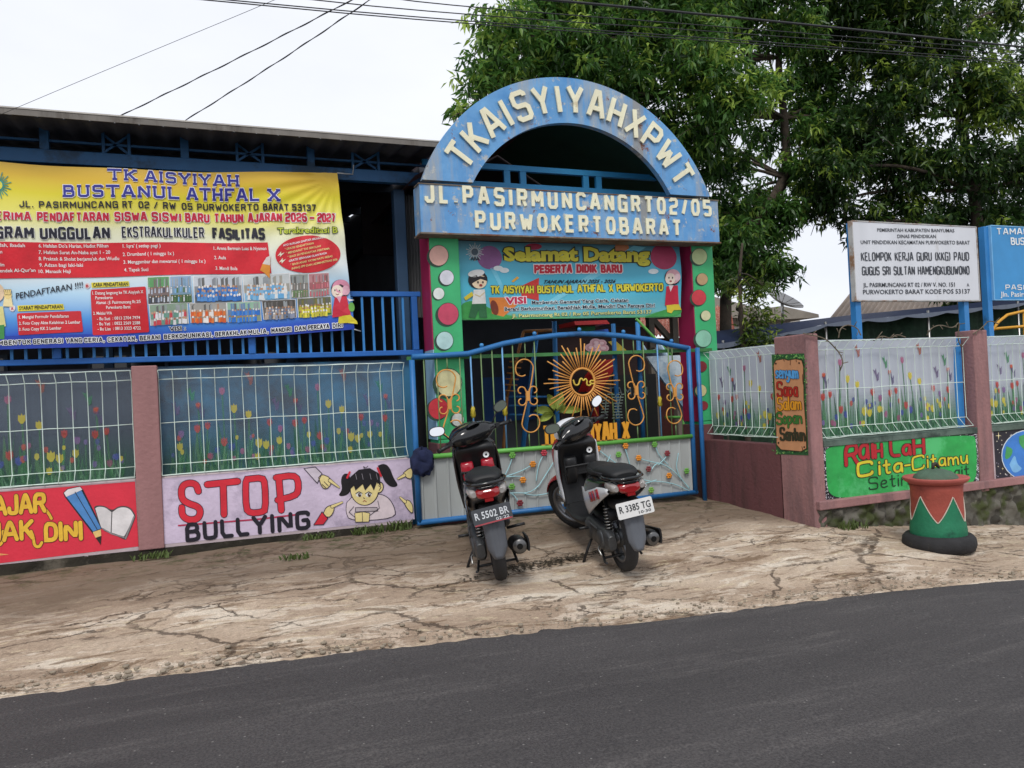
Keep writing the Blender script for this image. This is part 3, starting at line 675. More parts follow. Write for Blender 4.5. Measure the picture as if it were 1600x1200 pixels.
for t, p0, p1, h, w_, c in (('R', (325, 305), (405, 290), 135, 24, 'b3242c'), ('ai', (420, 262), (520, 250), 150, 22, 'b3242c'), ('H', (535, 252), (580, 245), 90, 17, 'b3242c'), ('LaH', (645, 240), (880, 218), 105, 20, 'b3242c'),
                            ('C', (410, 388), (510, 370), 95, 20, 'd8c832'), ('ita', (560, 370), (725, 350), 95, 16, 'd8c832'), ('-', (745, 335), (780, 330), 60, 12, 'd8c832'), ('C', (800, 345), (880, 325), 95, 13, 'd8c832'), ('itamu', (905, 320), (1190, 290), 85, 12, 'd8c832')):
    a.letters(t, p0, p1, h, w_, c, 4, out='3a2a22', ow=5, smooth=2, gap=.22)
a.letters('Setinggi', (490, 480), (930, 420), 85, 8, '16321f', 4, smooth=2, gap=.2)
a.letters('Langit', (935, 400), (1200, 375), 70, 8, '16321f', 4, smooth=2, gap=.2)
a.build('mural', wr, label='green painted panel reading Raihlah Cita-Citamu Setinggi Langit')
# starry panel with the globe
a = Art(planeY(YR + .012), layer=.0014); a.zo = .002; a.z = (1250, 660, 1600 / 350)
a.poly([(1380, 58), (2300, -20), (2320, 330), (1402, 440)], M('mural_night', '2b2932', .7, .2, 6), 0)
for _ in range(260): a.ell((random.uniform(1395, 2200), random.uniform(20, 420)), *[random.uniform(2, 5)] * 2, random.choice(['d8d4cc', 'b8b0a0', '8d8798']), 1, 0, 7)
for c, r in (((1415, 95), 22), ((1445, 330), 10)): a.poly([(c[0] + r * (1 if k % 2 == 0 else .2) * math.cos(k * pi / 4), c[1] + r * (1.4 if k % 2 == 0 else .2) * math.sin(k * pi / 4)) for k in range(8)], 'e6d8a8', 2)
a.ell((1625, 235), 190, 182, 'd8e4ee', 2); a.ell((1625, 235), 184, 176, '3f7fcf', 3)
a.poly(chaikin([(1560, 100), (1640, 70), (1720, 90), (1700, 190), (1620, 215), (1560, 160), (1560, 100)], 2)[:-1], '49a05c', 4)
a.poly(chaikin([(1470, 170), (1520, 190), (1500, 250), (1455, 270), (1470, 170)], 2)[:-1], '49a05c', 4)
a.poly(chaikin([(1620, 280), (1700, 260), (1740, 330), (1660, 390), (1620, 280)], 2)[:-1], '49a05c', 4)
a.poly(chaikin([(1490, 300), (1530, 220), (1545, 300), (1590, 330), (1520, 370), (1490, 300)], 2)[:-1], '7ab4e2', 4)
a.build('mural', wr, label='dark starry painted panel with a blue globe')

# ------------------------------------------------------------------ welded mesh fence panels
def mesh_panel(P, L_, label, step=.112):
    """P(s, d, z): s along, d toward the road"""
    mb = MB(WIRE); n = max(2, round(L_ / step)); zr = [(.0, .885), (-1, .885), (0, .972), (0, 1.33), (0, 1.705), (-1, 1.782), (0, 1.784)]
    D = .075
    for i in range(n + 1):
        s_ = L_ * i / n; wob = random.uniform(-.004, .004)
        pts = [P(s_ + wob * (k % 2), -d * D, z) for k, (d, z) in enumerate(zr)]
        mb.tube(pts, .0034, 5)
    for d, z in zr: mb.tube([P(L_ * k / 14, -d * D + random.uniform(-.003, .003), z + random.uniform(-.004, .004)) for k in range(15)], .0034, 5)
    o = mb.build('mesh_fence', fix=False); return tag(o, label, 'fence', 'welded mesh fence panels')
mesh_panel(lambda s, d, z: (-2.69 + s, .05 - d, z), 2.115, 'mint welded mesh panel above the red mural at left edge')
mesh_panel(lambda s, d, z: (-.365 + s, .05 - d, z), 2.14, 'mint welded mesh panel above the white STOP BULLYING mural')
mesh_panel(lambda s, d, z: (XC + .06 - d, -.1 - s, z), 1.12, 'short mint welded mesh panel between gate post and lettered corner pillar')
mesh_panel(lambda s, d, z: (XC + .16 + s, YR + .05 - d, z), 1.93, 'mint welded mesh panel above the green mural behind the bin')
mesh_panel(lambda s, d, z: (7.54 + s, YR + .05 - d, z), 2.2, 'mint welded mesh panel above the globe mural at right edge')

# ------------------------------------------------------------------ tulip sheets behind the mesh
def sheet_mat(name, hexc, transp, trans=.5):
    m, nt, b, N, L = nmat(name); nt.nodes.remove(b); out = [n for n in nt.nodes if n.type == 'OUTPUT_MATERIAL'][0]
    t = N('ShaderNodeTexCoord'); n = N('ShaderNodeTexNoise'); n.inputs['Scale'].default_value = 3; n.inputs['Detail'].default_value = 5; L(t.outputs['Object'], n.inputs['Vector'])
    r = N('ShaderNodeValToRGB'); c = alb(hexc); r.color_ramp.elements[0].color = tuple(x * .85 for x in c[:3]) + (1,); r.color_ramp.elements[1].color = c; L(n.outputs[0], r.inputs[0])
    d = N('ShaderNodeBsdfPrincipled'); d.inputs['Roughness'].default_value = .4; L(r.outputs[0], d.inputs['Base Color']); tl = N('ShaderNodeBsdfTranslucent'); L(r.outputs[0], tl.inputs[0]); tp = N('ShaderNodeBsdfTransparent')
    m1 = N('ShaderNodeMixShader'); m1.inputs[0].default_value = trans; L(d.outputs[0], m1.inputs[1]); L(tl.outputs[0], m1.inputs[2])
    m2 = N('ShaderNodeMixShader'); m2.inputs[0].default_value = transp; L(m1.outputs[0], m2.inputs[1]); L(tp.outputs[0], m2.inputs[2]); L(m2.outputs[0], out.inputs[0]); return m
def tulip_sheet(P, L_, mat, al, label, wav=.012, ph=0.0, z0=.868, z1=1.80, gr=('4f8a66', '3f7650')):
    W_ = lambda u, v, o: (lambda q: P(u, o + wav * (math.sin(u * 9 + ph) * .6 + math.sin(u * 3.1 + v * 4 + ph)), v))(0)
    root = empty('printed_sheet', P(L_ / 2, 0, z0), label, 'plastic sheet', 'tulip printed sheets behind the mesh')
    mb = MB(mat); mb.grid(lambda u, v: W_(u * L_, z0 + (z1 - z0) * v, 0), int(L_ * 24), 12); mb.build('sheet', root, fix=False)
    a = Art(W_, up=(0, 1), layer=.0012, mk=lambda c: ink(c, al)); rnd = random.Random(11)
    motif = []
    a.quadgrid([(0, z0 + .12), (L_, z0 + .12), (L_, z0), (0, z0)], ink(gr[0], min(.9, al * .9)), 1, int(L_ * 20), 2); [a.quadgrid([(0, z0 + .12 + .03 * (k + 1)), (L_, z0 + .12 + .03 * (k + 1)), (L_, z0 + .12 + .03 * k), (0, z0 + .12 + .03 * k)], ink(gr[0], round(al * .85 * (1 - (k + .5) / 10), 2)), 1, int(L_ * 20), 1) for k in range(10)]
    x = -.4 + ph * .13
    while x < L_ + .3:
        def ok(px): return .03 < px < L_ - .03
        for dx, dz, c, s_ in ((.1, .5, 'd8c63a', .042), (.33, .42, 'c8463c', .04), (.45, .36, '8d6aa0', .038), (.62, .40, 'c8463c', .042), (.64, .60, 'd0552e', .034), (.73, .42, 'c8463c', .038), (.9, .72, 'b8688c', .04), (1.02, .56, 'd8c63a', .045),
                              (.2, .24, 'd8cb48', .05), (.28, .22, 'd8cb48', .045), (.43, .25, 'd6ca50', .04), (.18, .12, 'd8cb48', .036), (.9, .27, 'c04a48', .045), (.98, .22, '4a57a8', .042), (.82, .2, '4a57a8', .034), (.75, .15, '9a5a78', .036)):
            px, pz = x + dx * .77, z0 + dz; s_ *= .98
            if not ok(px) or not ok(px + .06) or not ok(px - .05): continue
            bend = rnd.uniform(-.05, .05)
            a.stroke([(px, pz), (px + bend * .4, pz - dz * .5), (px + bend, z0 + .02)], .014, '4d7f58', 2, smooth=2)
            a.poly([(px + bend * .7, z0 + dz * .15), (px + bend * .7 + .03, z0 + dz * .5), (px + bend + .05, z0 + dz * .75), (px + bend + .015, z0 + dz * .4), (px + bend + .005, z0 + .02)], rnd.choice(['4f8a5c', '3f7650', '5f9a68']), 3)
            a.poly([(px + bend * .7 - .012, z0 + .02), (px + bend * .7 - .05, z0 + dz * .35), (px + bend - .035 - .02 * rnd.random(), z0 + dz * .62), (px + bend - .012, z0 + dz * .3), (px + bend + .012, z0 + .02)], rnd.choice(['2f6044', '3f7650', '57805c', '446a58']), 3)
            a.poly([(px - s_ * .2, pz - s_), (px - s_ * .62, pz - s_ * .35), (px - s_ * .55, pz + s_ * .7), (px - s_ * .2, pz + s_ * .45), (px, pz + s_ * .95), (px + s_ * .22, pz + s_ * .45), (px + s_ * .55, pz + s_ * .7), (px + s_ * .62, pz - s_ * .35), (px + s_ * .2, pz - s_)], c, 4)
        for dx, dz, c in ((.12, .8, 'a8604a'), (.4, .56, '6a5a80'), (.56, .68, '3f8a5a'), (.66, .52, '5a5478')):
            px, pz = x + dx * .77, z0 + dz
            if not ok(px) or not ok(px + .05) or not ok(px - .04): continue
            a.poly([(px, pz), (px - .035, pz + .075), (px - .012, pz + .06), (px + .004, pz + .085), (px + .012, pz + .02)], c, 5)
            a.poly([(px, pz), (px + .012, pz + .02), (px + .04, pz + .05), (px + .03, pz - .03), (px + .006, pz - .045)], c, 5)
        for k in range(16):
            px = x + rnd.random() * .83; dz = rnd.uniform(.1, .36) ; s_ = rnd.uniform(.02, .032)
            if not ok(px) or not ok(px + .05) or not ok(px - .05): continue
            pz = z0 + dz; a.stroke([(px, pz), (px + rnd.uniform(-.03, .03), z0 + .02)], .009, '4d7f58', 2)
            a.poly([(px - s_ * .2, pz - s_), (px - s_ * .62, pz - s_ * .35), (px - s_ * .5, pz + s_ * .7), (px, pz + s_ * .9), (px + s_ * .55, pz + s_ * .7), (px + s_ * .62, pz - s_ * .35), (px + s_ * .2, pz - s_)], rnd.choice(['d0c456', 'c05a50', '7a6aa0', 'a8688c', '56609c', 'd8cb48']), 4)
        for k in range(58):
            px = x + rnd.random() * .83; h = rnd.uniform(.06, .3)
            if not ok(px) or not ok(px + .06) or not ok(px - .06): continue
            l = rnd.uniform(-.05, .05); a.poly([(px - .006, z0 + .01), (px + l * .5 - .005, z0 + h * .6), (px + l, z0 + h), (px + l * .5 + .006, z0 + h * .55), (px + .008, z0 + .01)], rnd.choice(['3f7650', '5c9068', '2f6044', '74a480']), 3)
        x += .83
    a.build('print', root)
SD = sheet_mat('clear_blue_sheet', '7f93a4', .64, .3); SB = sheet_mat('white_sheet', 'd4dae6', .1, .3)
tulip_sheet(lambda s, d, z: (-2.66 + s, .085 - d, z), 2.08, SD, .5, 'see-through tulip sheet behind mesh above the red mural', ph=.4, gr=('2a5a44', '1f4a38'))
tulip_sheet(lambda s, d, z: (-.36 + s, .085 - d, z), 2.12, SD, .5, 'see-through bluish tulip sheet behind mesh above STOP BULLYING', ph=1.6, gr=('2a5a44', '1f4a38'))
tulip_sheet(lambda s, d, z: (XC + .1 - d, -.06 - s, z), 1.17, SB, .7, 'narrow white tulip sheet between gate post and lettered pillar', ph=2.2)
tulip_sheet(lambda s, d, z: (XC + .17 + s, YR + .1 - d, z), 1.9, SB, .7, 'white tulip sheet behind mesh above the green mural', ph=.1)
tulip_sheet(lambda s, d, z: (7.55 + s, YR + .1 - d, z), 2.2, SB, .7, 'white tulip sheet behind mesh above the globe mural', ph=2.9)
# ------------------------------------------------------------------ roofed school hall behind the left wall
DARKIN = M('dim_hall_plaster', '4d5058', .9, .25, 2)  # plaster darkened so the hall's shade sits in its colour
hall = empty('school_hall', (-1, 3.5, .17), 'open roofed school hall with blue steel front beam behind the left wall', 'building')
RE = .02
def roof_z(y): return 3.905 + .10 * (y - RE)
mb = MB(M('corrugated_sheet', '3f434c', .6, .2, 4, k=.8))
def corr(u, v):
    x = -8 + 10.28 * u; y = RE + 8.4 * v
    return (x, y, roof_z(y) + .018 * math.sin(x * 2 * pi / .19))
mb.grid(corr, 440, 2, True)
r_ = mb.build('roof', hall, fix=False); so_ = r_.modifiers.new('thickness', 'SOLIDIFY'); so_.thickness = .008
mb = MB(M('roof_edge_metal', '77726c', .6, .3, 4, dirt='4d463e', dthr=.58, streak=True)); mb.box(-8, 2.25, RE - .05, RE - .04, 3.875, 3.925); mb.m(M('roof_edge_lip', 'b9b5ae', .5, .2, 4)); mb.box(-8, 2.25, RE - .055, RE - .03, 3.926, 3.938); mb.build('eave_trim', hall)
BB = M('beam_blue', '2d6496', .5, .18, 5, k=.9, dirt='24425e', dthr=.58)
mb = MB(BB); mb.box(-8, 2.3, .46, .54, 3.64, 3.76); mb.build('beam', hall, bevel=.006)
mb = MB(M('purlin_steel', '3b4450', .6, .2, 5))
def zb(x): return 3.76
xs = [-5.2, -2.8]
posts = [at(px, 225, .5).x for px in (70, 288, 484)] + [at(px, 225, .5).x for px in (-150,)]
for x in posts: mb.m(BB); mb.box(x - .035, x + .035, .465, .535, 3.76, 3.96)
mb.m(BB); mb.box(-8, 2.3, .49, .52, 3.835, 3.855)
for px in (182, 390, 570):
    x0 = at(px - 20, 235, .5).x; x1 = at(px + 20, 235, .5).x
    for x in (x0, x1): mb.box(x - .012, x + .012, .48, .51, 3.76, 3.955)
    mb.bar((x0, .5, 3.77), (x1, .5, 3.94), .02, .02); mb.bar((x1, .52, 3.77), (x0, .52, 3.94), .02, .02)
mb.build('truss', hall)
mb = MB(M('purlin_steel', '3b4450'))
for y in (1.2, 2.2, 3.2, 4.2, 5.2, 6.2): mb.box(-8, 2.28, y - .03, y + .03, roof_z(y) - .12, roof_z(y) - .03)
for x in (-3, -.2, 2.22): mb.box(x - .04, x + .04, .6, 8, 3.62, 3.72)
mb.build('purlins', hall)
for x, y in ((1.98, .75), (-3.2, .7), (1.2, 4.6), (-1.2, 4.6), (-3.6, 4.6)):
    mb = MB(M('hall_post', '34506e', .6, .2, 4)); mb.box(x - .06, x + .06, y - .06, y + .06, .17, 3.64); mb.build('column', hall, bevel=.01)
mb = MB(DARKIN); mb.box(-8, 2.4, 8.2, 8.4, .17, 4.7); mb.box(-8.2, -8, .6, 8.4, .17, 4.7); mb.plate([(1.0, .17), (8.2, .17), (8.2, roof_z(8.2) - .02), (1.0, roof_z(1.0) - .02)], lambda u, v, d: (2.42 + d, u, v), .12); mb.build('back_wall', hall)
mb = MB(M('hall_tiles', '5b5a58', .4, .2, 3)); mb.box(-8, 2.3, .5, 8.2, .171, .2); mb.build('floor', hall)
WF = M('window_frame_paint', '47576a', .5)
for x in (-4.4, -1.9, .4):
    f = MB(WF); 
    for q in ((x, x + 1.3, 1.1, 1.16), (x, x + 1.3, 2.44, 2.5), (x, x + .06, 1.16, 2.44), (x + .62, x + .68, 1.16, 2.44), (x + 1.24, x + 1.3, 1.16, 2.44)): f.box(q[0], q[1], 8.13, 8.2, q[2], q[3])
    f = f.build('window', hall); g = MB(M('dark_glass', '20262c', .08, .05, 3, spec=.6)); g.box(x + .06, x + 1.24, 8.17, 8.19, 1.16, 2.44); g.build('pane', f)
mb = MB(M('corrugated_panel', '5a5a5c', .7, .2, 5, streak=True)); mb.grid(lambda u, v: (2.02 + .22 * u, .82 + .015 * math.sin(u * 40), 2.3 + 1.32 * v), 40, 2); mb.build('side_panel', hall, fix=False)
# low blue-grey wall under the railing
lw = MB(M('low_wall_blue', '3f86b0', .7, .45, .7, k=.9, dirt='3a3d48', dthr=.5)); lw.box(-.46, 1.98, .36, .46, .17, 1.83); lw.m(M('low_wall_grey', '4a4d5a', .8, .3, 1, dirt='383a44', dthr=.55)); lw.box(-8, -.461, .36, .46, .17, 1.83)
tag(lw.build('terrace_wall', bevel=.005), 'low bluish terrace wall under the blue railing', 'wall')
# ------------------------------------------------------------------ blue railing
rl = empty('railing', (-1.5, .3, 1.83), 'blue steel railing with upright bars behind the registration banner', 'railing')
mb = MB(DEEPBLUE); mb.box(-5, 2.05, .275, .325, 2.452, 2.502); mb.build('top_rail', rl, bevel=.006)
mb = MB(DEEPBLUE); mb.box(-5, 2.05, .275, .325, 1.868, 1.918); mb.build('bottom_rail', rl, bevel=.006)
for k, x in enumerate((-4.6, -2.9, -1.15, .42, 1.98)):
    mb = MB(DEEPBLUE); mb.box(x - .03, x + .03, .27, .33, 1.918, 2.452); mb.build('post', rl, bevel=.005)
bal0 = None; x = -2.6
while x < 1.95:
    if bal0 is None:
        mb = MB(BLUE); mb.box(-.011, .011, .289, .311, 1.918, 2.452); bal0 = o = mb.build('baluster', rl)
    else:
        o = bal0.copy(); COL.objects.link(o)
    o.location.x = x; x += .1015

# ------------------------------------------------------------------ registration banner
def ban_place(u, v, o):
    p = at(u, v, .2)
    c_ = math.hypot(p.x - 1.25, p.z - 3.6); an = math.atan2(p.z - 3.6, p.x - 1.25)
    d = .009 * math.exp(-c_ * .9) * math.sin(an * 26) * min(1, c_ * 4) + .022 * math.sin(p.x * 5.1 + p.z * 2.2) + .012 * math.sin(p.x * 2.3 - p.z * 6.0 + 1) + .03 * max(0, (p.x - .9)) * math.sin((p.z + p.x * .9) * 16)
    return (p.x, p.y - o + d, p.z)
def grad_mat(name, stops, rough=.45, tint=None, spec=.35):
    m, nt, b, N, L = nmat(name); uv = N('ShaderNodeUVMap'); uv.uv_map = 'uv'; sp = N('ShaderNodeSeparateXYZ'); L(uv.outputs[0], sp.inputs[0])
    n = N('ShaderNodeTexNoise'); n.inputs['Scale'].default_value = 2.5; n.inputs['Detail'].default_value = 3; L(uv.outputs[0], n.inputs['Vector'])
    ad = N('ShaderNodeMath'); ad.operation = 'MULTIPLY_ADD'; L(n.outputs[0], ad.inputs[0]); ad.inputs[1].default_value = .16; L(sp.outputs[1], ad.inputs[2])
    s2 = N('ShaderNodeMath'); s2.operation = 'SUBTRACT'; L(ad.outputs[0], s2.inputs[0]); s2.inputs[1].default_value = .08
    r = N('ShaderNodeValToRGB'); e = r.color_ramp.elements
    while len(e) < len(stops): e.new(.5)
    for i, (p, c) in enumerate(stops): e[i].position = p; e[i].color = alb(c, 1.0)
    L(s2.outputs[0], r.inputs[0]); L(r.outputs[0], b.inputs['Base Color']); b.inputs['Roughness'].default_value = rough; b.inputs['Specular IOR Level'].default_value = spec
    return m
bn = empty('registration_banner', ban_place(250, 545, 0), 'wide yellow and blue vinyl school registration banner tied over the blue railing', 'banner')
TL, TR, BR, BL = (-62, 249), (528, 268.5), (553, 515), (-62, 548)
def ban_px(u, v):
    top = (TL[0] + (TR[0] - TL[0]) * u, TL[1] + (TR[1] - TL[1]) * u + 14 * (math.sin(pi * min(1, max(0, (u - .08) / .92))) * .55 if u > .08 else 0) - 0)
    bot = (BL[0] + (BR[0] - BL[0]) * u, BL[1] + (BR[1] - BL[1]) * u + 4 * math.sin(pi * u))
    return (top[0] + (bot[0] - top[0]) * v, top[1] + (bot[1] - top[1]) * v)
mb = MB(grad_mat('banner_print', [(0, '2440a8'), (.05, '2a55bd'), (.14, '4f93d8'), (.30, 'b4d6ec'), (.42, 'dfe6e6'), (.62, 'e6e7c4'), (.72, 'e2dc6c'), (.84, 'd9cc2e'), (.93, 'dcb63a'), (1, 'd6b04a')]))
NU, NV = 200, 80
mb.grid(lambda u, v: ban_place(*ban_px(u, v), 0), NU, NV)
mb.build('sheet', bn, fix=False, uv=[(i / NU, 1 - j / NV) for j in range(NV + 1) for i in range(NU + 1)])
a = Art(ban_place, layer=.0016); a.zo = .004; a.maxlen = 8
NAVY, BLK, WHT, RED = '2f3190', '1c1d2c', 'ecebe8', 'd3202f'
def row(items, y, h, w_, col, lay, *rest):
    for t_, xa, xb in items: a.letters(t_, (xa, y(xa)), (xb, y(xb)), h, w_, col, lay, *rest)
row((('TK', 172, 212), ('AISYIYAH', 229, 371)), lambda x: 281 + (x - 171) * .047, 14.5, 3.6, NAVY, 2, 'e6e4ea', 1.1, False, 0, .42, 0, .15)
row((('BUSTANUL', 101, 277), ('ATHFAL', 294, 402), ('X', 421, 435)), lambda x: 306 + (x - 100) * .0225, 15.5, 3.9, NAVY, 2, 'e6e4ea', 1.1, False, 0, .42, 0, .15)
for p in ((176, 264, 186), (205, 282, 212)): pass
row((('JL.', 32, 52), ('PASIRMUNCANG', 62, 184), ('RT', 193, 207), ('02', 218, 233), ('/', 242, 246), ('RW', 256, 274), ('05', 285, 300), ('PURWOKERTO', 309, 403), ('BARAT', 412, 450), ('53137', 457, 493)), lambda x: 323.5 + (x - 31) * .013, 8.8, 2.1, BLK, 2, None, 0, True, 0, .4)
row((('MENERIMA', -40, 48), ('PENDAFTARAN', 60, 169), ('SISWA', 181, 229), ('SISWI', 239, 282), ('BARU', 291, 326), ('TAHUN', 336, 379), ('AJARAN', 389, 439), ('2026', 447, 478), ('-', 484, 491), ('2027', 497, 523)), lambda x: 344.5 + x * .0035, 11.5, 3.3, 'c21f3c', 2, 'efe8e6', .9, False, 0, .42)
row((('PROGRAM', -46, 52), ('UNGGULAN', 65, 170)), lambda x: 372.8 - x * .008, 15.5, 4.2, BLK, 2, 'f0f0ee', .7, False, 0, .42)
a.letters('EKSTRAKULIKULER', (192, 370.5), (318, 370.5), 14.5, 2.6, BLK, 2, 'f0f0ee', .8, False, 0, .4)
a.letters('FASILITAS', (334, 371.5), (412, 373), 14.5, 4.2, BLK, 2, caps=False, gap=.42)
a.text('Terakreditasi B', (434, 366), (527, 364), 9.5, 'b9c63a', 2, .02, '2e4018', .08)
a.quadgrid([(-62, 379), (418, 379), (424, 427), (-62, 437)], RED, 1, 60, 4)
rows = [('1. Hafalan Aqidah, Ibadah', (-50, 387), (40, 387)), ('2. Hafalan Hadist harian', (-50, 397), (5, 397)), ('4. Mewarnai anak muslim', (-50, 417), (8, 417)), ('5. Hafalan Surat Pendek Al-Qur\'an', (-58, 428), (56, 425)),
        ('6. Hafalan Do\'a Harian, Hadist Pilihan', (61, 387), (169, 386)), ('7. Hafalan Surat An-Naba ayat 1 - 20', (61, 397), (172, 396)), ('8. Praktek & Sholat berjama\'ah dan Wudlu', (61, 407), (186, 406)), ('9. Adzan bagi laki-laki', (62, 417), (129, 416)), ('10. Manasik Haji', (61, 427), (110, 426)),
        ('1. Iqra\' ( setiap pagi )', (192, 387), (251, 387)), ('2. Drumband ( 1 minggu 1x )', (192, 400), (272, 399)), ('3. Menggambar dan mewarnai ( 1 minggu 1x )', (193, 412), (321, 411)), ('4. Tapak Suci', (194, 424), (232, 424)),
        ('1. Arena Bermain Luas & Nyaman', (334, 390), (416, 391)), ('2. Aula', (335, 405), (353, 405)), ('3. Mandi Bola', (337, 422), (371, 422))]
for t, p, q in rows: a.text(t, p, q, 5.6, WHT, 2, .012)
a.ell((481, 398), 51, 29, 'cf2a34', 1, -.04, 40)
a.z = (260, 240, 4)
for k, (t, c, l) in enumerate((('AYO BURUAN DAFTAR SEKARANG', WHT, 260), ('* GRATIS PENDAFTARAN', 'e6d890', 180), ('* MENDAPAT TAS SEKOLAH', 'e6d890', 215), ('* BAGI 20 PENDAFTAR PERTAMA', 'e6d890', 262), ('GRATIS SERAGAM OLAH RAGA', WHT, 235), ('* BAGI ANAK YATIM PIATU BEBAS', 'e6d890', 262), ('INFAQ SPP DAN ADMINISTRASI 50%', 'e6d890', 285))):
    x0 = 728 + k * 9; y0 = 585 + k * 24; a.text(t, (x0, y0), (x0 + l, y0 - l * .21), 13, c, 2, .02)
for c in ((712, 632), (722, 672)): a.poly([(c[0] - 20, c[1] + 12), (c[0] + 4, c[1] - 18), (c[0] + 2, c[1] - 2), (c[0] + 24, c[1] - 10), (c[0] - 4, c[1] + 18), (c[0] - 2, c[1] + 4)], 'f0e8d0', 2)
a.poly([(585, 730), (600, 690), (650, 640), (645, 780), (610, 745)], 'e0943a', 3); a.poly([(600, 690), (625, 650), (650, 640), (646, 700)], 'd8d2cc', 4)
a.z = None
# lower part
a.text('PENDAFTARAN !!!!', (26, 468), (129, 449), 10, BLK, 2, .012)
a.quadgrid([(28, 478), (99, 475), (101, 484), (29, 487)], 'e2d33a', 1, 10, 1); a.text('SYARAT PENDAFTARAN', (31, 485), (98, 482), 6, BLK, 2, .02)
def rrect(c, r, col, lay):
    (x0, y0), (x1, y1), (x2, y2), (x3, y3) = c
    pts = chaikin([((x0 * 3 + x3) / 4, (y0 * 3 + y3) / 4), (x0, y0), (x0 + r, y0), (x1 - r, y1), (x1, y1), (x1, y1 + r), (x2, y2 - r), (x2, y2), (x2 - r, y2), (x3 + r, y3), (x3, y3), (x3, y3 - r), ((x0 * 3 + x3) / 4, (y0 * 3 + y3) / 4)], 2)[:-1]
    a.poly(pts, col, lay)
rrect([(27, 490), (127, 486), (130, 519), (30, 524)], 5, 'c8222e', 1)
for k, (t, l) in enumerate((('1. Mengisi Formulir Pendaftaran', 77), ('2. Foto Copy Akte Kelahiran 2 Lembar', 95), ('3. Foto Copy KK 2 Lembar', 66))): a.text(t, (31, 498.5 + k * 9.6), (31 + l, 496.5 + k * 9.4), 5, WHT, 2, .012)
a.quadgrid([(142, 441), (201, 439), (202, 447), (143, 449)], 'e2d33a', 1, 10, 1); a.text('CARA PENDAFTARAN', (145, 447.5), (200, 446), 6, BLK, 2, .02)
a.ell((136, 446), 4, 4.5, 'e8d8d8', 1); a.text('B', (134, 448.5), (138, 448.5), 4.5, 'c8222e', 2, .02); a.ell((20, 482), 4.5, 5, 'e8d8d8', 1); a.text('A', (18, 484.5), (22, 484.5), 4.5, 'c8222e', 2, .02)
rrect([(141, 452), (228, 448), (233, 519), (145, 524)], 6, 'c8222e', 1)
for t, x, y, l in (('1. Datang langsung ke TK Aisyiyah X', 144, 460, 80), ('Purwokerto', 149, 467.5, 27), ('Alamat : Jl. Pasirmuncang Rt 2/5', 150, 475, 70), ('Purwokerto Barat', 166, 482.5, 38), ('2. Melalui WA', 146, 492, 29), ('- Bu Suti', 152, 500.5, 20), (': 0813 2704 7974', 176, 499.5, 43), ('- Bu Yati', 152, 508.5, 20), (': 0822 2569 2588', 176, 507.5, 43), ('- Bu Lisa', 153, 516.5, 20), (': 0813 3323 4722', 177, 515.5, 43)): a.text(t, (x, y), (x + l, y - l * .02), 5, WHT, 2, .012)
a.quadgrid([(-62, 527), (200, 521), (200, 552), (-62, 560)][:2] + [(200, 541), (-62, 548)], '2440a8', 1, 30, 2)
a.text('VISI :', (265, 517), (290, 516), 6.5, BLK, 2, .03, 'e8ecf4', .09)
row((('MEMBENTUK', -16, 49), ('GENERASI', 54, 99), ('YANG', 105, 128), ('CERIA,', 133, 163)), lambda x: 538.9 - x * .033, 5.6, 1.5, BLK, 3, 'e8ecf4', 1.0, True, 0, .45)
row((('CEKATAN,', 169, 213), ('BERANI', 219, 250), ('BERKOMUNIKASI,', 257, 332)), lambda x: 533.5 - (x - 168) * .048, 5.6, 1.5, BLK, 3, 'e8ecf4', 1.0, True, 0, .45)
row((('BERAKHLAK', 337, 385), ('MULIA,', 389, 419), ('MANDIRI', 425, 455), ('DAN', 462, 477), ('PERCAYA', 482, 513), ('DIRI', 520, 534)), lambda x: 525.5 - (x - 336) * .073, 5.6, 1.5, BLK, 3, 'e8ecf4', 1.0, True, 0, .45)
a.build('lettering', bn)
# photos of pupils printed on the banner, each a little crowd
def crowd(q, sky_, mid, shirts, skins, ground, nrow, seed):
    r = random.Random(seed); b = Art(ban_place, layer=.0016); b.zo = .004; b.maxlen = 16
    P = lambda u, v: tuple(q[0][k] * (1 - u) * (1 - v) + q[1][k] * u * (1 - v) + q[2][k] * u * v + q[3][k] * (1 - u) * v for k in (0, 1))
    wpx = math.dist(q[0], q[1])
    b.quadgrid([P(-.02, -.03), P(1.02, -.03), P(1.02, 1.03), P(-.02, 1.03)], 'e6e6e6', 0)
    b.quadgrid([P(0, 0), P(1, 0), P(1, .5), P(0, .5)], sky_, 1); b.quadgrid([P(0, .38), P(1, .38), P(1, .75), P(0, .75)], mid, 2); b.quadgrid([P(0, .7), P(1, .7), P(1, 1), P(0, 1)], ground, 2)
    for k in range(14): u = r.random() * .9; b.quadgrid([P(u, .05 + r.random() * .1), P(u + .06, .05), P(u + .06, .45), P(u, .45)], r.choice([sky_, mid, '6a6a68', '9aa0a4']), 1)
    for row in range(nrow):
        n = int(wpx / 4.4); v = .4 + .34 * row / max(1, nrow - 1)
        for k in range(n):
            u = (k + .5 + r.uniform(-.25, .25)) / n
            if u < .04 or u > .96: continue
            c = P(u, v + r.uniform(-.03, .03)); s_ = wpx / 62 * r.uniform(.85, 1.15)
            col = r.choice(shirts)
            b.poly([(c[0] - 2 * s_, c[1] + 1.6), (c[0] + 2 * s_, c[1] + 1.6), (c[0] + 2.4 * s_, c[1] + 9), (c[0] - 2.4 * s_, c[1] + 9)], col, 3 + row)
            b.ell(c, 1.7 * min(1, s_), 2.0 * min(1.1, s_), r.choice(skins), 3 + row, 0, 8)
    b.build('photo', bn)
S1 = ['c79a7a', 'a87858', 'e0d8d0', 'e8e4e0']
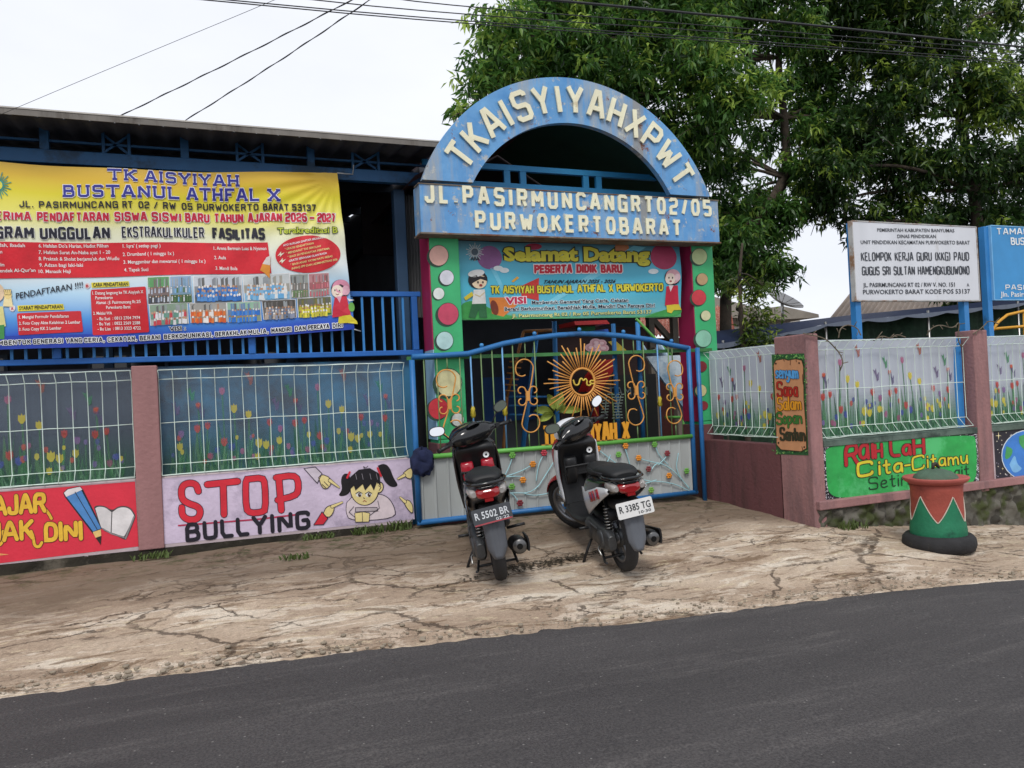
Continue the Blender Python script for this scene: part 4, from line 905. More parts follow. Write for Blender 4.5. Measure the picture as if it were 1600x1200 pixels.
ph = [([(231, 434), (264, 433), (265, 474), (232, 475)], '5f9a62', '7a6a68', ['ccd2dc', 'aeb6c6', '4a5060'], S1, '50504e', 2), ([(266, 433), (298, 432), (300, 473), (267, 474)], '8aa6c4', '7898b0', ['d6dae0', '7eb0da', '5a7a50'], S1, '46663e', 2),
      ([(303, 433), (376, 430), (378, 471), (305, 474)], 'c6ccd4', '8a8e94', ['3a78c4', '2f6ab4', '5a94d4'], S1, '5a6470', 3), ([(380, 431), (451, 428), (453, 467), (383, 470)], 'c9cfd0', 'a6a49a', ['6aaede', 'e4ecf2', '8cc0e4'], ['e8e4e0', 'c79a7a'], '8fc0e0', 3),
      ([(453, 430), (480, 429), (482, 464), (456, 465)], '9aa09a', '7e7e7a', ['dedcd8', '9a8e86'], S1, '6e8a5e', 2), ([(482, 429), (513, 427), (515, 461), (484, 464)], 'c08a8e', 'a8686c', ['d88a92', 'c86a74'], S1, '9a9a98', 2),
      ([(234, 477), (292, 474), (294, 505), (236, 508)], '8aa08c', '94a0a0', ['e0e0e4', 'c84a54', '6a9a8a'], S1, 'b0b4b0', 2), ([(297, 475), (353, 473), (354, 502), (299, 504)], 'a8a6a0', 'b08a70', ['e07a3a', 'd4602c', 'e4e0dc'], S1, '9a9690', 2),
      ([(355, 473), (406, 471), (408, 500), (357, 503)], '9ac0a8', '6a8ab0', ['2f74cc', '4a8ad8'], S1, '8a9a80', 2), ([(410, 470), (461, 468), (463, 495), (413, 498)], '54504c', '6e6a68', ['8a92a8', '6a7a94', 'b0a49a'], S1, '726a62', 3),
      ([(465, 467), (516, 464), (518, 492), (467, 495)], '6a6e54', '7a7440', ['d2c83e', 'b8b03a', 'e0d84e'], S1, '3e7a44', 3)]
for i, p in enumerate(ph): crowd(*p, i)
# drawn children at both ends
b = Art(ban_place, layer=.0016); b.zo = .006; b.maxlen = 16; b.z = (260, 240, 4)
b.ell((1085, 850), 58, 62, '3a2a30', 1); b.ell((1090, 838), 54, 50, 'd890a8', 2); b.ell((1068, 862), 38, 40, 'ecd8c8', 3); b.ell((1120, 855), 26, 30, 'e2b0c0', 3)
for x in (1052, 1080): b.ell((x, 855), 4, 6, '201a1c', 4)
b.stroke([(1058, 878), (1068, 884), (1078, 877)], 4, '8a3a3a', 4)
b.poly([(1050, 900), (1125, 890), (1150, 1015), (1035, 1025), (1040, 960)], 'c8283e', 2); b.poly([(1060, 895), (1095, 892), (1080, 935)], 'dca0b4', 3)
b.poly([(1075, 1020), (1145, 1010), (1185, 1050), (1190, 1068), (1125, 1060), (1070, 1065)], 'd8c832', 2); b.ell((1155, 960), 20, 30, '6aa84a', 2); b.poly([(1130, 905), (1175, 915), (1140, 925)], 'e8e4ea', 3)
b.build('drawn_girl', bn); b = Art(ban_place, layer=.0016); b.zo = .006; b.maxlen = 16
b.z = (0, 420, 4)
b.poly([(-60, 240), (20, 235), (40, 360), (-60, 370)], 'd8d08a', 1); b.poly([(-80, 360), (30, 350), (30, 440), (-80, 440)], '3f8a48', 1); b.poly([(20, 235), (85, 240), (75, 180), (30, 175)], 'ead8a4', 2); b.ell((52, 165), 24, 26, 'ecd08a', 2)
for k in range(4): b.outl([(38 + k * 9, 160), (32 + k * 12, 135)], 9, 'ecd08a', '4a3a2a', 2, 2)
b.ell((-30, 150), 60, 62, 'e2c8a8', 1)
b.build('drawn_boy', bn)
# emblem
b = Art(ban_place, layer=.0016); b.zo = .004; b.maxlen = 16
for k in range(24):
    t = 2 * pi * k / 24; r1 = 20 if k % 2 else 15
    b.stroke([(-2 + 8 * math.cos(t), 290 + 9 * math.sin(t)), (-2 + r1 * math.cos(t), 290 + (r1 + 2) * math.sin(t))], 1.5, '2f8f86', 1, caps=False)
b.ell((-2, 290), 8, 9, '2f8f86', 1); b.ell((-2, 290), 6, 7, 'd6d24a', 2)
b.build('emblem', bn)
mb = MB(M('rope', 'c8c8c4', .8)); p = ban_place(*ban_px(1, 0), 0); mb.tube([p, (p[0] + .09, .35, p[2] + .03), (p[0] + .19, .46, p[2] + .06), (p[0] + .2, .44, p[2] + .15)], .006, 6)
p = ban_place(*ban_px(1, 1), 0); mb.tube([p, (p[0] + .08, .28, p[2] - .01)], .006, 6); mb.build('tie_rope', bn)

# ------------------------------------------------------------------ entrance portal with arched sign
def arch_mat():
    m, nt, b, N, L = nmat('weathered_blue'); t = N('ShaderNodeTexCoord')
    def noise(sc, det, ro, scale=(1, 1, 1)):
        mpn = N('ShaderNodeMapping'); mpn.inputs['Scale'].default_value = scale; L(t.outputs['Object'], mpn.inputs[0]); n = N('ShaderNodeTexNoise')
        n.inputs['Scale'].default_value = sc; n.inputs['Detail'].default_value = det; n.inputs['Roughness'].default_value = ro; L(mpn.outputs[0], n.inputs['Vector']); return n.outputs[0]
    def ramp(f, a, b_): r = N('ShaderNodeValToRGB'); r.color_ramp.elements[0].position = a; r.color_ramp.elements[1].position = b_; L(f, r.inputs[0]); return r
    r = ramp(noise(3, 8, .65), .3, .7); r.color_ramp.elements[0].color = alb('4a8bc8', .95); r.color_ramp.elements[1].color = alb('74aee0', .95); col = r.outputs[0]
    def over(f, c, k=1.0):
        nonlocal col
        x = N('ShaderNodeMix'); x.data_type = 'RGBA'; mu = N('ShaderNodeMath'); mu.operation = 'MULTIPLY'; L(f, mu.inputs[0]); mu.inputs[1].default_value = k
        L(mu.outputs[0], x.inputs[0]); L(col, x.inputs[6]); x.inputs[7].default_value = alb(c); col = x.outputs[2]
    over(ramp(noise(4, 6, .7, (1, 1, .12)), .5, .66).outputs[0], 'a9a89e', .75)          # run-down stains
    over(ramp(noise(1.9, 5, .65, (1, 1, .08)), .56, .64).outputs[0], '968b74', .75)
    over(ramp(noise(7, 9, .75), .575, .61).outputs[0], 'b9bab4', .85)                       # chalky worn spots
    over(ramp(noise(5, 9, .8), .6, .625).outputs[0], '7a4a34', .95)                        # rust
    L(col, b.inputs['Base Color']); b.inputs['Roughness'].default_value = .6
    bp = N('ShaderNodeBump'); bp.inputs['Strength'].default_value = .25; bp.inputs['Distance'].default_value = .01; L(noise(5, 9, .8), bp.inputs['Height']); L(bp.outputs[0], b.inputs['Normal'])
    return m
AB = arch_mat()
GREEN = M('portal_green', '3fb072', .5, .16, 3, .1, 40, k=1.0, dirt='2c8f50', dthr=.62)
CRIM = M('portal_crimson', '9c2450', .5, .12, 4)
pt = empty('entrance_portal', (3.73, .1, .19), 'blue arched school name sign on two green dotted pillars over the gate', 'gateway')
_a, _b = at(660, 288, -.16), at(1109, 308, -.16); _i, _j = at(735, 287, -.16), at(1050, 306, -.16)
_zb = 3.51; CX = (_a.x + _b.x) / 2; _h = at(876, 120, -.16).z - _zb; _w = (_b.x - _a.x) / 2; RO = (_w * _w + _h * _h) / (2 * _h); CZ = _zb + _h - RO
_w2 = (_j.x - _i.x) / 2; RI = at(870, 190, -.16).z - CZ
mb = MB(AB); N_ = 72
t0 = math.asin((_zb - CZ) / RO); t1 = math.asin((_zb - CZ) / RI)
outer = [(CX + RO * math.cos(t0 + (pi - 2 * t0) * k / N_), CZ + RO * math.sin(t0 + (pi - 2 * t0) * k / N_)) for k in range(N_ + 1)]
inner = [(CX + RI * math.cos(t1 + (pi - 2 * t1) * k / N_), CZ + RI * math.sin(t1 + (pi - 2 * t1) * k / N_)) for k in range(N_ + 1)]
rings = [[(o_[0], -.16, o_[1]), (o_[0], -.09, o_[1]), (i_[0], -.09, i_[1]), (i_[0], -.16, i_[1])] for o_, i_ in zip(outer, inner)]
mb.loft(rings, False); mb.build('arch_sign', pt)
mb = MB(AB); _bl, _br = at(655, 290, -.17), at(1121, 312, -.17); _b0, _b1 = at(660, 363, -.17).z, _bl.z; _b0 = (at(660, 363, -.17).z + at(1121, 378, -.17).z) / 2; _b1 = (_bl.z + _br.z) / 2
mb.box(_bl.x, _br.x, -.17, .05, _b0, _b1); mb.build('board', pt)
mb = MB(M('rusty_trim', '7d7264', .8, .35, 8, dirt='70462e', dthr=.55)); mb.box(_bl.x - .01, _br.x + .01, -.185, .06, _b0 - .016, _b0 - .001); mb.box(_bl.x - .012, _br.x + .012, -.18, -.02, _b1 + .001, _b1 + .01); mb.build('trim', pt)
CREAM = M('cream_letters', 'e6dfc2', .6, .14, 7, k=1.1, dirt='a8906a', dthr=.68)
def solid_letters(name, parts, Y, dpt):
    """raised block letters: stroke outlines given as (list of polylines in X,Z, width)"""
    a_ = Art(lambda u, v, o: (u, Y - dpt - (o - .016), v), up=(0, 1), layer=.016, mk=lambda c: CREAM)
    for pl, w_ in parts: a_.stroke(pl, w_, 'c', 1, caps=False)
    b0 = len(a_.v); faces = list(zip(a_.f, a_.mi)); bnd = {}
    for f in a_.f:
        for i in range(len(f)):
            e = (f[i], f[(i + 1) % len(f)]); k = tuple(sorted(e)); bnd[k] = None if k in bnd else e
    back = a_.vs([(x, Y, z) for x, y, z in a_.v])
    for e in bnd.values():
        if e: a_.face((e[0], e[1], e[1] + back, e[0] + back))
    return a_.build(name, pt)
parts = []
word = 'TKAISYIYAHXPWT'; n = len(word); hL = .262; rm = (RO + RI) / 2
wds = [GL[c][0] for c in word]; gapu = .7; tot = sum(wds) + gapu * (n - 1)
aL = math.atan2(at(712, 248, -.17).z - CZ, at(712, 248, -.17).x - CX); aR = math.atan2(at(1062, 285, -.17).z - CZ, at(1062, 285, -.17).x - CX)
x = 0
for c, wd in zip(word, wds):
    th = aL + (aR - aL) * ((x + wd / 2 ) / tot)
    d = Vector((math.cos(th), math.sin(th))); tt = Vector((math.sin(th), -math.cos(th))); o0 = Vector((CX, CZ)) + d * rm
    for pl in GL[c][1]:
        parts.append(([tuple(o0 + tt * ((g - wd / 2) * hL * .88) + d * ((k - .5) * hL)) for g, k in pl], .048))
    x += wd + gapu
def board_row(word, p0, p1, h, wS):
    A0 = at(*p0, -.17); A1 = at(*p1, -.17); z0 = (A0.z + A1.z) / 2
    wd = [GL[c][0] for c in word]; g_ = .66; tot = sum(wd) + g_ * (len(word) - 1); k = (A1.x - A0.x) / tot; x = A0.x
    for c, q in zip(word, wd):
        for pl in GL[c][1]: parts.append(([(x + g * k, z0 + v * h) for g, v in pl], wS))
        x += (q + g_) * k
board_row('JL.PASIRMUNCANGRT02/05', (666, 316), (1109, 335), .15, .034)
board_row('PURWOKERTOBARAT', (745, 357), (1062, 367), .15, .034)
solid_letters('lettering', parts, -.1705, .012)
def pillar(x0, x1, dots):
    mb = MB(GREEN); mb.box(x0, x1, .0, .32, 1.02, 3.03); mb.box(x0 + .005, x1 - .005, .005, .315, .16, 1.019); mb.f = mb.f; 
    p = mb.build('pillar', pt, bevel=.01)
    c = MB(CRIM); c.box(x0 - .012, x0 - .001, .01, .31, 1.02 if x0 > 4 else 1.9, 3.03); c.build('side_face', p)
    if x0 < 4: c = MB(M('pale_blue_strip', '8fb4cc', .7, .2, 4)); c.box(x0 - .012, x0 - .001, .01, .31, 1.02, 1.899); c.build('lower_side_face', p)
    c = MB(MAROON); c.box(x0 - .015, x1 + .015, -.012, .33, .16, .985); c.build('base', p, bevel=.008)
    for x, y, r, col in dots:
        a = Art(planeY(0), layer=.0014); a.zo = .001; a.z = (640, 340, 3.2)
        a.ell((x - r * .16, y + r * .14), r * 1.02, r * 1.04, '2a4a3a', 1); a.ell((x, y), r, r * 1.06, '3a4a40', 2); a.ell((x, y), r * .94, r * 1.0, col, 3)
        a.build('painted_dot', p)
pillar(2.085, 2.385, [(145, 190, 50, 'e2b2a4'), (185, 300, 37, 'd8dae4'), (145, 380, 29, 'dfe6e2'), (192, 482, 54, 'c84a66'), (175, 615, 44, 'b4d6d4'), (195, 825, 68, 'd8d4a4'), (143, 955, 52, 'c23440'), (240, 1010, 32, 'd8dcd8')])
pillar(5.125, 5.405, [(1448, 195, 40, 'b8c890'), (1462, 308, 29, 'b89a72'), (1445, 400, 38, 'c83e48'), (1480, 490, 25, 'd0d0a6'), (1468, 605, 42, '8cc4aa'), (1460, 745, 26, '8a3038'), (1455, 865, 30, 'cfc690'), (1470, 940, 22, '8a3038')])
# roof over the passage, seen through the arch
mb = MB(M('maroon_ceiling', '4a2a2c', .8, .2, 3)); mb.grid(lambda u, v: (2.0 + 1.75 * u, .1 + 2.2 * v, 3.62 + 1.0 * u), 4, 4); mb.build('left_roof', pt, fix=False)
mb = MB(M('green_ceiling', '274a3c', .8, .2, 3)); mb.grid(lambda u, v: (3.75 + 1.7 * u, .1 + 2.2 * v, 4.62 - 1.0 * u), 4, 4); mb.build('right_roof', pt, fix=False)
BR_ = M('truss_blue', '3a96cc', .5, .15, 5, k=1.0)
mb = MB(BR_); mb.box(2.2, 5.3, .5, .55, 3.66, 3.72); mb.box(2.2, 5.3, .5, .55, 3.86, 3.92)
for px in (793, 818, 916, 936):
    x_ = at(px, 280, .5).x; mb.box(x_ - .035, x_ + .035, .505, .545, 3.72, 3.86)
mb.build('truss', pt)
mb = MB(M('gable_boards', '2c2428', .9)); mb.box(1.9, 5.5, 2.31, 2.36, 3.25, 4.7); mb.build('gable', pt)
mb = MB(M('guide_green', '3f7a44', .6, .3, 8)); mb.box(1.8, 5.3, -.04, -.015, 1.80, 1.835); mb.build('guide_rail', pt)

# ------------------------------------------------------------------ welcome banner between the pillars
def wel_place(u, v, o):
    p = at(u, v, .1); d = .012 * math.sin(p.x * 6 + p.z * 5) + .012 * math.sin(p.x * 3.3 - p.z * 9)
    return (p.x, p.y - o + d, p.z)
wb = empty('welcome_banner', wel_place(890, 500, 0), 'teal Selamat Datang welcome banner strung between the green pillars', 'banner')
q4 = [(713, 376), (1063, 379), (1064, 495), (719, 500)]
mb = MB(grad_mat('welcome_print', [(0, '4fa060'), (.07, '6fb4c0'), (.35, '4fb4d0'), (.7, '58b2cc'), (1, '4a7a8c')]))
mb.grid(lambda u, v: wel_place(*[(q4[0][k] * (1 - u) + q4[1][k] * u) * (1 - v) + (q4[3][k] * (1 - u) + q4[2][k] * u) * v + (2.5 * math.sin(pi * u) * (1 - v) if k else 0) for k in (0, 1)], 0), 60, 20)
mb.build('sheet', wb, fix=False, uv=[(i / 60, 1 - j / 20) for j in range(21) for i in range(61)])
a = Art(wel_place, layer=.0014); a.zo = .002; a.maxlen = 16; a.z = (640, 340, 3.2)
a.ell((400, 200), 62, 60, '8a5a8c', 0); a.ell((1270, 195), 66, 66, 'a8365a', 0); a.ell((620, 145), 40, 16, 'a02c48', 0); a.ell((1060, 150), 36, 22, 'b87850', 0)
a.poly([(400, 255), (420, 250), (500, 420), (480, 420)], '6fc0d8', 0); a.poly([(1120, 140), (1180, 150), (700, 440), (660, 440)], '74c4da', 0)
a.poly(chaikin([(256, 508), (250, 430), (330, 410), (430, 470), (560, 505), (256, 508)], 2)[:-1], '3f9a4c', 1); a.poly(chaikin([(1180, 494), (1260, 465), (1358, 440), (1360, 494), (1180, 494)], 2)[:-1], '3f9a4c', 1)
a.poly([(550, 345), (648, 300), (648, 415), (560, 395)], 'c83a34', 1); a.poly([(395, 400), (520, 400), (545, 430), (470, 495), (415, 480)], 'd8803a', 1); a.ell((425, 450), 18, 38, '7a3a28', 2, -.3); a.poly([(505, 320), (535, 295), (545, 303), (515, 325)], 'e0a83a', 1)
for c in ((440, 255), (1215, 270), (470, 265)): a.ell(c, 24, 13, 'dfe8ec', 1)
a.text('Selamat Datang', (478, 215), (1195, 217), 68, 'd0c83e', 2, .05, '2a2e1c', .1)
a.letters('PESERTA DIDIK BARU', (628, 274), (1062, 270), 32, 11, 'c42a3c', 2, 'e8dede', 4.5, True, 0, .42)
a.text('TAHUN AJARAN 2025 - 2026', (668, 328), (1025, 326), 17, '22262e', 2, .03, shear=.2)
a.letters('TK AISYIYAH BUSTANUL ATHFAL X PURWOKERTO', (405, 378), (1260, 364), 31, 7.5, 'd6cc3a', 2, '2e3420', 3, False, 0, .34, 0, .12)
a.text('VISI', (482, 432), (580, 428), 33, 'c42a4c', 2, .04, 'ecdfe6', .11)
a.text('Membentuk Generasi Yang Ceria, Cekatan', (612, 432), (1090, 421), 17, '232634', 2, .025, 'd8e6ec', .1)
a.text('Berani Berkomunikasi, Berakhlak Mulia, Mandiri Dan Percaya Diri', (476, 466), (1228, 446), 18, '232634', 2, .025, 'd8e6ec', .1)
a.text('Jl. Pasirmuncang Rt 02 / Rw 05 Purwokerto Barat 53137', (512, 500), (1214, 478), 18, 'd8d890', 2, .02, '3f6a40', .06)
a.build('lettering', wb)
a = Art(wel_place, layer=.0014); a.zo = .006; a.maxlen = 16; a.z = (640, 340, 3.2)
K_ = '1e1c20'
a.ell((338, 312), 47, 44, K_, 1); a.ell((345, 322), 36, 34, 'ecd4b4', 2); a.ell((330, 280), 40, 18, 'e4e4e2', 3, -.15); a.poly([(300, 300), (330, 290), (375, 300), (385, 320), (350, 308), (318, 325), (305, 335)], K_, 3)
for x in (338, 362): a.ell((x, 325), 4, 6, K_, 4)
a.ell((352, 340), 8, 6, '9a3434', 4); a.poly([(318, 362), (372, 360), (382, 430), (312, 432)], 'e2e2de', 2); a.poly([(312, 432), (382, 430), (390, 500), (352, 500), (346, 460), (330, 502), (296, 498)], '2f6a42', 2); a.poly([(270, 400), (310, 370), (318, 390), (280, 415)], 'd8c43a', 2); a.stroke([(325, 385), (350, 395), (372, 375)], 5, 'd8c8a4', 3)
a.build('drawn_boy', wb); a = Art(wel_place, layer=.0014); a.zo = .006; a.maxlen = 16; a.z = (640, 340, 3.2)
a.ell((1308, 300), 40, 40, K_, 1); a.ell((1310, 296), 37, 36, 'dca8b0', 2); a.ell((1296, 308), 26, 28, 'ecd8c8', 3); a.ell((1332, 300), 16, 18, 'e8c8cc', 3)
for x in (1288, 1306): a.ell((x, 303), 3, 5, K_, 4)
a.ell((1297, 320), 6, 4, '9a3434', 4); a.poly([(1278, 345), (1335, 340), (1345, 435), (1278, 440)], 'c42a44', 2); a.poly([(1288, 340), (1312, 340), (1300, 372)], 'e6d8dc', 3); a.poly([(1285, 438), (1345, 432), (1358, 462), (1322, 462), (1310, 478), (1290, 472)], 'd8c43a', 2)
a.build('drawn_girl', wb)
a = Art(wel_place, layer=.0014); a.zo = .004; a.maxlen = 16; a.z = (640, 340, 3.2)
for k in range(20):
    t = 2 * pi * k / 20; r1 = 46 if k % 2 else 36; a.stroke([(325 + 22 * math.cos(t), 172 + 22 * math.sin(t)), (325 + r1 * math.cos(t), 172 + r1 * math.sin(t))], 4, 'b8c0c4', 1, caps=False)
a.ell((325, 172), 22, 22, 'a8b2b8', 1); a.ell((325, 172), 17, 17, '4a5a66', 2); a.text('ABA', (305, 214), (348, 214), 18, '2a3038', 2, .03)
a.build('emblem', wb)

# ------------------------------------------------------------------ sliding gate
GT = M('gate_blue', '2a6ca8', .42, .14, 6, k=1.0, dirt='23507c', dthr=.63)
GRN = M('gate_green', '63ac4c', .5, .12, 6)
ORN = M('scroll_orange', 'd2954a', .5, .12, 8); BARC = M('bar_olive', '6f8a5c', .5, .2, 8); PALEBL = M('bar_pale_blue', '6c9fcf', .5, .15, 8)
YG = -.08
gw = lambda x, y, z=(640, 340, 3.2): at(z[0] + x / z[2], z[1] + y / z[2], YG)
gt = empty('sliding_gate', (3.4, YG, .22), 'wide blue framed gate with orange sun emblem, scrolls and painted metal panel', 'gate')
GX0, GX1 = 1.835, 4.955
top = [(GX0, 1.83), (gw(150, 700).x, 1.835), (gw(292, 692).x, 1.845)] + [(gw(*p).x, gw(*p).z) for p in ((358, 662), (470, 630), (625, 602), (740, 588), (850, 581), (960, 583), (1070, 592), (1200, 610), (1310, 637))] + [(GX1, 1.84)]
def ztop(x):
    for (a0, b0), (a1, b1) in zip(top, top[1:]):
        if a0 <= x <= a1: return b0 + (b1 - b0) * (x - a0) / (a1 - a0)
    return top[-1][1]
mb = MB(GT); mb.tube([(GX0, YG, .255), (GX0, YG, 1.80)], .027, 10); mb.tube([(p[0], YG, p[1]) for p in top], .028, 10); mb.tube([(GX1, YG, 1.86), (GX1, YG, .255)], .027, 10); mb.tube([(GX0 - .02, YG, .255), (GX1 + .02, YG, .255)], .026, 10)
mb.build('frame', gt)
ZR = gw(720, 1140).z; ZR = .872
mb = MB(GRN); mb.tube([(GX0 + .02, YG - .01, ZR), (GX1 - .02, YG - .01, ZR)], .024, 10); mb.build('middle_rail', gt)
for x_ in (358, 625, 850, 1070, 1308):
    p = gw(x_, 600); mb = MB(M('knob_blue', '3f86c0', .4)); mb.ball((p.x, YG, ztop(p.x) + .045), .022); mb.build('knob', gt)
bars = [(75, 0), (140, 0), (255, 0), (310, 1), (362, 0), (418, 0), (470, 2), (522, 0), (632, 0), (1075, 0), (1176, 0), (1246, 2), (1300, 0)]
for x_, k in bars:
    X = gw(x_, 820).x; mb = MB(PALEBL if k else BARC); mb.tube([(X, YG, ZR + .02), (X, YG, ztop(X) - .02)], .0085 if k else .0065, 6)
    br = mb.build('bar', gt)
    if k:
        zc = 1.27; d = MB(M('finial_yellow', 'b0a02e', .5)); d.loft([[(X + r_ * math.cos(t), YG + r_ * .8 * math.sin(t), zc + h_) for t in (2 * pi * (j + h_ * 14) / 4 for j in range(4))] for h_, r_ in ((-.07, .008), (-.03, .03), (0, .026), (.03, .03), (.07, .008))]); d.build('finial', br)
def spiral(c, r0, r1, a0, a1, n=22): return [(c[0] + (r0 + (r1 - r0) * k / n) * math.cos(a0 + (a1 - a0) * k / n), c[1] + (r0 + (r1 - r0) * k / n) * math.sin(a0 + (a1 - a0) * k / n)) for k in range(n + 1)]
def scroll(x_, ytop, ybot, sgn):
    c = gw(x_, (ytop + ybot) / 2); X = c.x; zt = gw(x_, ytop).z; zb_ = gw(x_, ybot).z; zm = (zt + zb_) / 2; H = zt - zb_; s_ = sgn
    mb = MB(ORN); R = .098; D_ = math.radians
    pth = [(X - s_ * .02 + s_ * R * k * math.cos(D_(t)), zt - R + R * k * math.sin(D_(t))) for t, k in zip(range(275, -10, -15), [.62, .72, .82, .9] + [1] * 20)]
    low = [(X + s_ * .02 + s_ * R * k * math.cos(D_(t)), zb_ + R + R * k * math.sin(D_(t))) for t, k in zip(range(180, 470, 15), [1] * 16 + [.9, .82, .72, .62])]
    mid = [(X + s_ * .03, zm + .06), (X - s_ * .02, zm - .08)]
    mb.tube([(x, YG - .012, z) for x, z in chaikin(pth + mid + low, 2)], .0072, 6)
    for sx in (-1, 1):
        for sz in (-1, 1):
            sp = spiral((X + sx * .07, zm + sz * .05), .052, .022, pi * (1 if sx > 0 else 0) , pi * (1 if sx > 0 else 0) - sx * sz * 4.6, 18)
            mb.tube([(X, YG - .014, zm - sz * .02)] + [(x, YG - .014, z) for x, z in sp], .0075, 6)
    mb.box(X - .02, X + .02, YG - .026, YG - .004, zm - .05, zm + .05)
    mb.m(BARC); mb.tube([(X, YG, ZR + .02), (X, YG, zb_ + .01)], .0065, 6); mb.tube([(X, YG, zt), (X, YG, ztop(X) - .02)], .0065, 6)
    mb.build('scroll', gt)
scroll(197, 760, 1105, 1); scroll(588, 708, 1075, 1); scroll(1130, 690, 1038, -1); scroll(1322, 715, 1030, -1)
# sun emblem
c = gw(862, 822); mb = MB(ORN); RS = .14
mb.tube([(c.x + RS * math.cos(t), YG - .012, c.z + RS * math.sin(t)) for t in np.linspace(0, 2 * pi, 48, endpoint=False)], .012, 8, closed=True)
lens = [.14, .24, .17, .26, .15, .22, .18, .25]
for k in range(48):
    t = 2 * pi * (k + .5 * (k % 2) * .3) / 48; l = lens[k % 8] + (.16 if k in (0, 4, 8, 12, 16, 20, 24, 44, 28) else 0)
    zt_ = c.z + (RS + l) * math.sin(t); 
    if zt_ < ZR + .19: l = max(.12, (c.z - ZR - .20) / max(.01, -math.sin(t)) - RS)
    zl = ztop(c.x + (RS + l) * math.cos(t)) - .04
    if c.z + (RS + l) * math.sin(t) > zl: l = (zl - c.z) / math.sin(t) - RS
    mb.tube([(c.x + (RS + .005) * math.cos(t), YG - .012, c.z + (RS + .005) * math.sin(t)), (c.x + (RS + l) * math.cos(t), YG - .012, c.z + (RS + l) * math.sin(t))], .0068, 6)
se = mb.build('sun_emblem', gt)
mb = MB(M('emblem_yellow', 'd2b84a', .5)); z6 = (640, 520, 3.2)
for pl in ([(815, 235), (822, 262), (842, 262), (848, 235)], [(848, 235), (856, 226), (866, 242), (876, 228), (884, 240)], [(884, 240), (882, 262), (900, 264), (906, 250)], [(920, 240), (902, 238), (896, 252), (918, 256)]):
    mb.tube([(q.x, YG - .014, q.z) for q in (gw(x, y, z6) for x, y in chaikin(pl, 2))], .009, 6)
mb.build('script', se)
# cut metal name
A0, A1 = gw(668, 560, z6), gw(1088, 520, z6); a = Art(lambda u, v, o: (u, YG - .02 - o, v), up=(0, 1), layer=.012, mk=lambda c_: M('letter_amber', 'dc9a28', .5, .12, 8))
a.letters('TK AISYIYAH X', (A0.x, ZR + .035), (A1.x, ZR + .035), .17, .036, 'c', 0, caps=False, gap=.34)
back = a.vs([(x, y + .012, z) for x, y, z in a.v]); nf = len(a.f)
for f in a.f[:nf]: a.face([i + back for i in reversed(f)])
for f in a.f[:nf]:
    for i in range(len(f)): a.face((f[i], f[(i + 1) % len(f)], f[(i + 1) % len(f)] + back, f[i] + back))
a.build('lettering', gt)
mb = MB(ORN); mb.box(A0.x - .02, A1.x + .02, YG - .012, YG + .002, ZR + .02, ZR + .032); mb.build('letter_bar', gt)
# ribbed sheet
mb = MB(M('panel_grey', 'a9aead', .5, .22, 2.5, k=1.0, dirt='8d9494', dthr=.6, streak=True))
prof = []
x = GX0 + .03
while x < GX1 - .03:
    prof += [(x, 0), (x + .012, .014), (x + .02, .014), (x + .032, 0)]; x += .132
prof.append((GX1 - .03, 0)); prof = [p for p in prof if p[0] <= GX1 - .03]
b0 = mb.vs([(x, YG + .012 - d, z) for z in (.275, ZR - .01) for x, d in prof]); n = len(prof)
for i in range(n - 1): mb.face((b0 + i, b0 + i + 1, b0 + n + i + 1, b0 + n + i))
mb.build('sheet_panel', gt, fix=False)
# vines and flowers on the sheet
mb = MB(M('vine_pale_blue', '9fcbd2', .5))
vines = [[(1395, 790), (1300, 745), (1150, 740), (1040, 660), (940, 585)], [(1395, 775), (1290, 660), (1180, 640), (1140, 625)], [(1150, 742), (1110, 700), (1075, 580)], [(1240, 660), (1280, 620), (1285, 600)], [(1290, 660), (1240, 610), (1225, 565)], [(1395, 780), (1325, 690), (1340, 600)], [(920, 640), (990, 645), (1040, 660)], [(960, 670), (990, 640), (1000, 610)], [(1200, 690), (1230, 650), (1260, 655)],
         [(500, 800), (620, 800), (690, 690), (720, 640)], [(470, 720), (560, 690), (610, 660)], [(460, 740), (500, 660), (510, 620)], [(480, 720), (560, 715), (565, 735)], [(630, 740), (640, 660), (668, 605)], [(560, 800), (620, 815), (700, 800), (760, 790)], [(480, 790), (520, 810), (545, 850)], [(1090, 760), (1170, 755), (1230, 735)]]
for v in vines: mb.tube([(p.x, YG - .016, p.z) for p in (gw(x, y, z6) for x, y in chaikin(v, 2))], .0055, 6)
mb.build('vine', gt)
for x_, y_, col in ((935, 580, 'd88a2c'), (1075, 565, 'd88a2c'), (1140, 625, 'd88a2c'), (1292, 713, 'd88a2c'), (1040, 608, '6aa84a'), (1220, 558, '6aa84a'), (1103, 722, '6aa84a'), (1203, 785, '7aa850'), (1283, 602, '8a3a40'), (1190, 680, '7a3a3c'), (612, 656, 'd88a2c'), (563, 735, 'd88a2c'), (510, 612, '6aa84a'), (508, 768, '6aa84a'), (668, 600, 'b83a48'), (440, 682, '8a2a40'), (548, 850, '7a2a34'), (1380, 690, '6aa84a')):
    p = gw(x_, y_, z6); mb = MB(M('petal_' + col, col, .5)); 
    for k in range(6):
        t = 2 * pi * k / 6; mb.ball((p.x + .022 * math.cos(t), YG - .022, p.z + .022 * math.sin(t)), .016, .006, .016, 8)
    mb.ball((p.x, YG - .026, p.z), .012, .006, .012, 8); mb.build('flower', gt)
mb = MB(GT); X = 5.06; mb.tube([(X, YG - .02, .14), (X, YG - .02, 1.84)], .026, 10)
tag(mb.build('gate_post'), 'slim blue steel post at the right end of the gate', 'post')
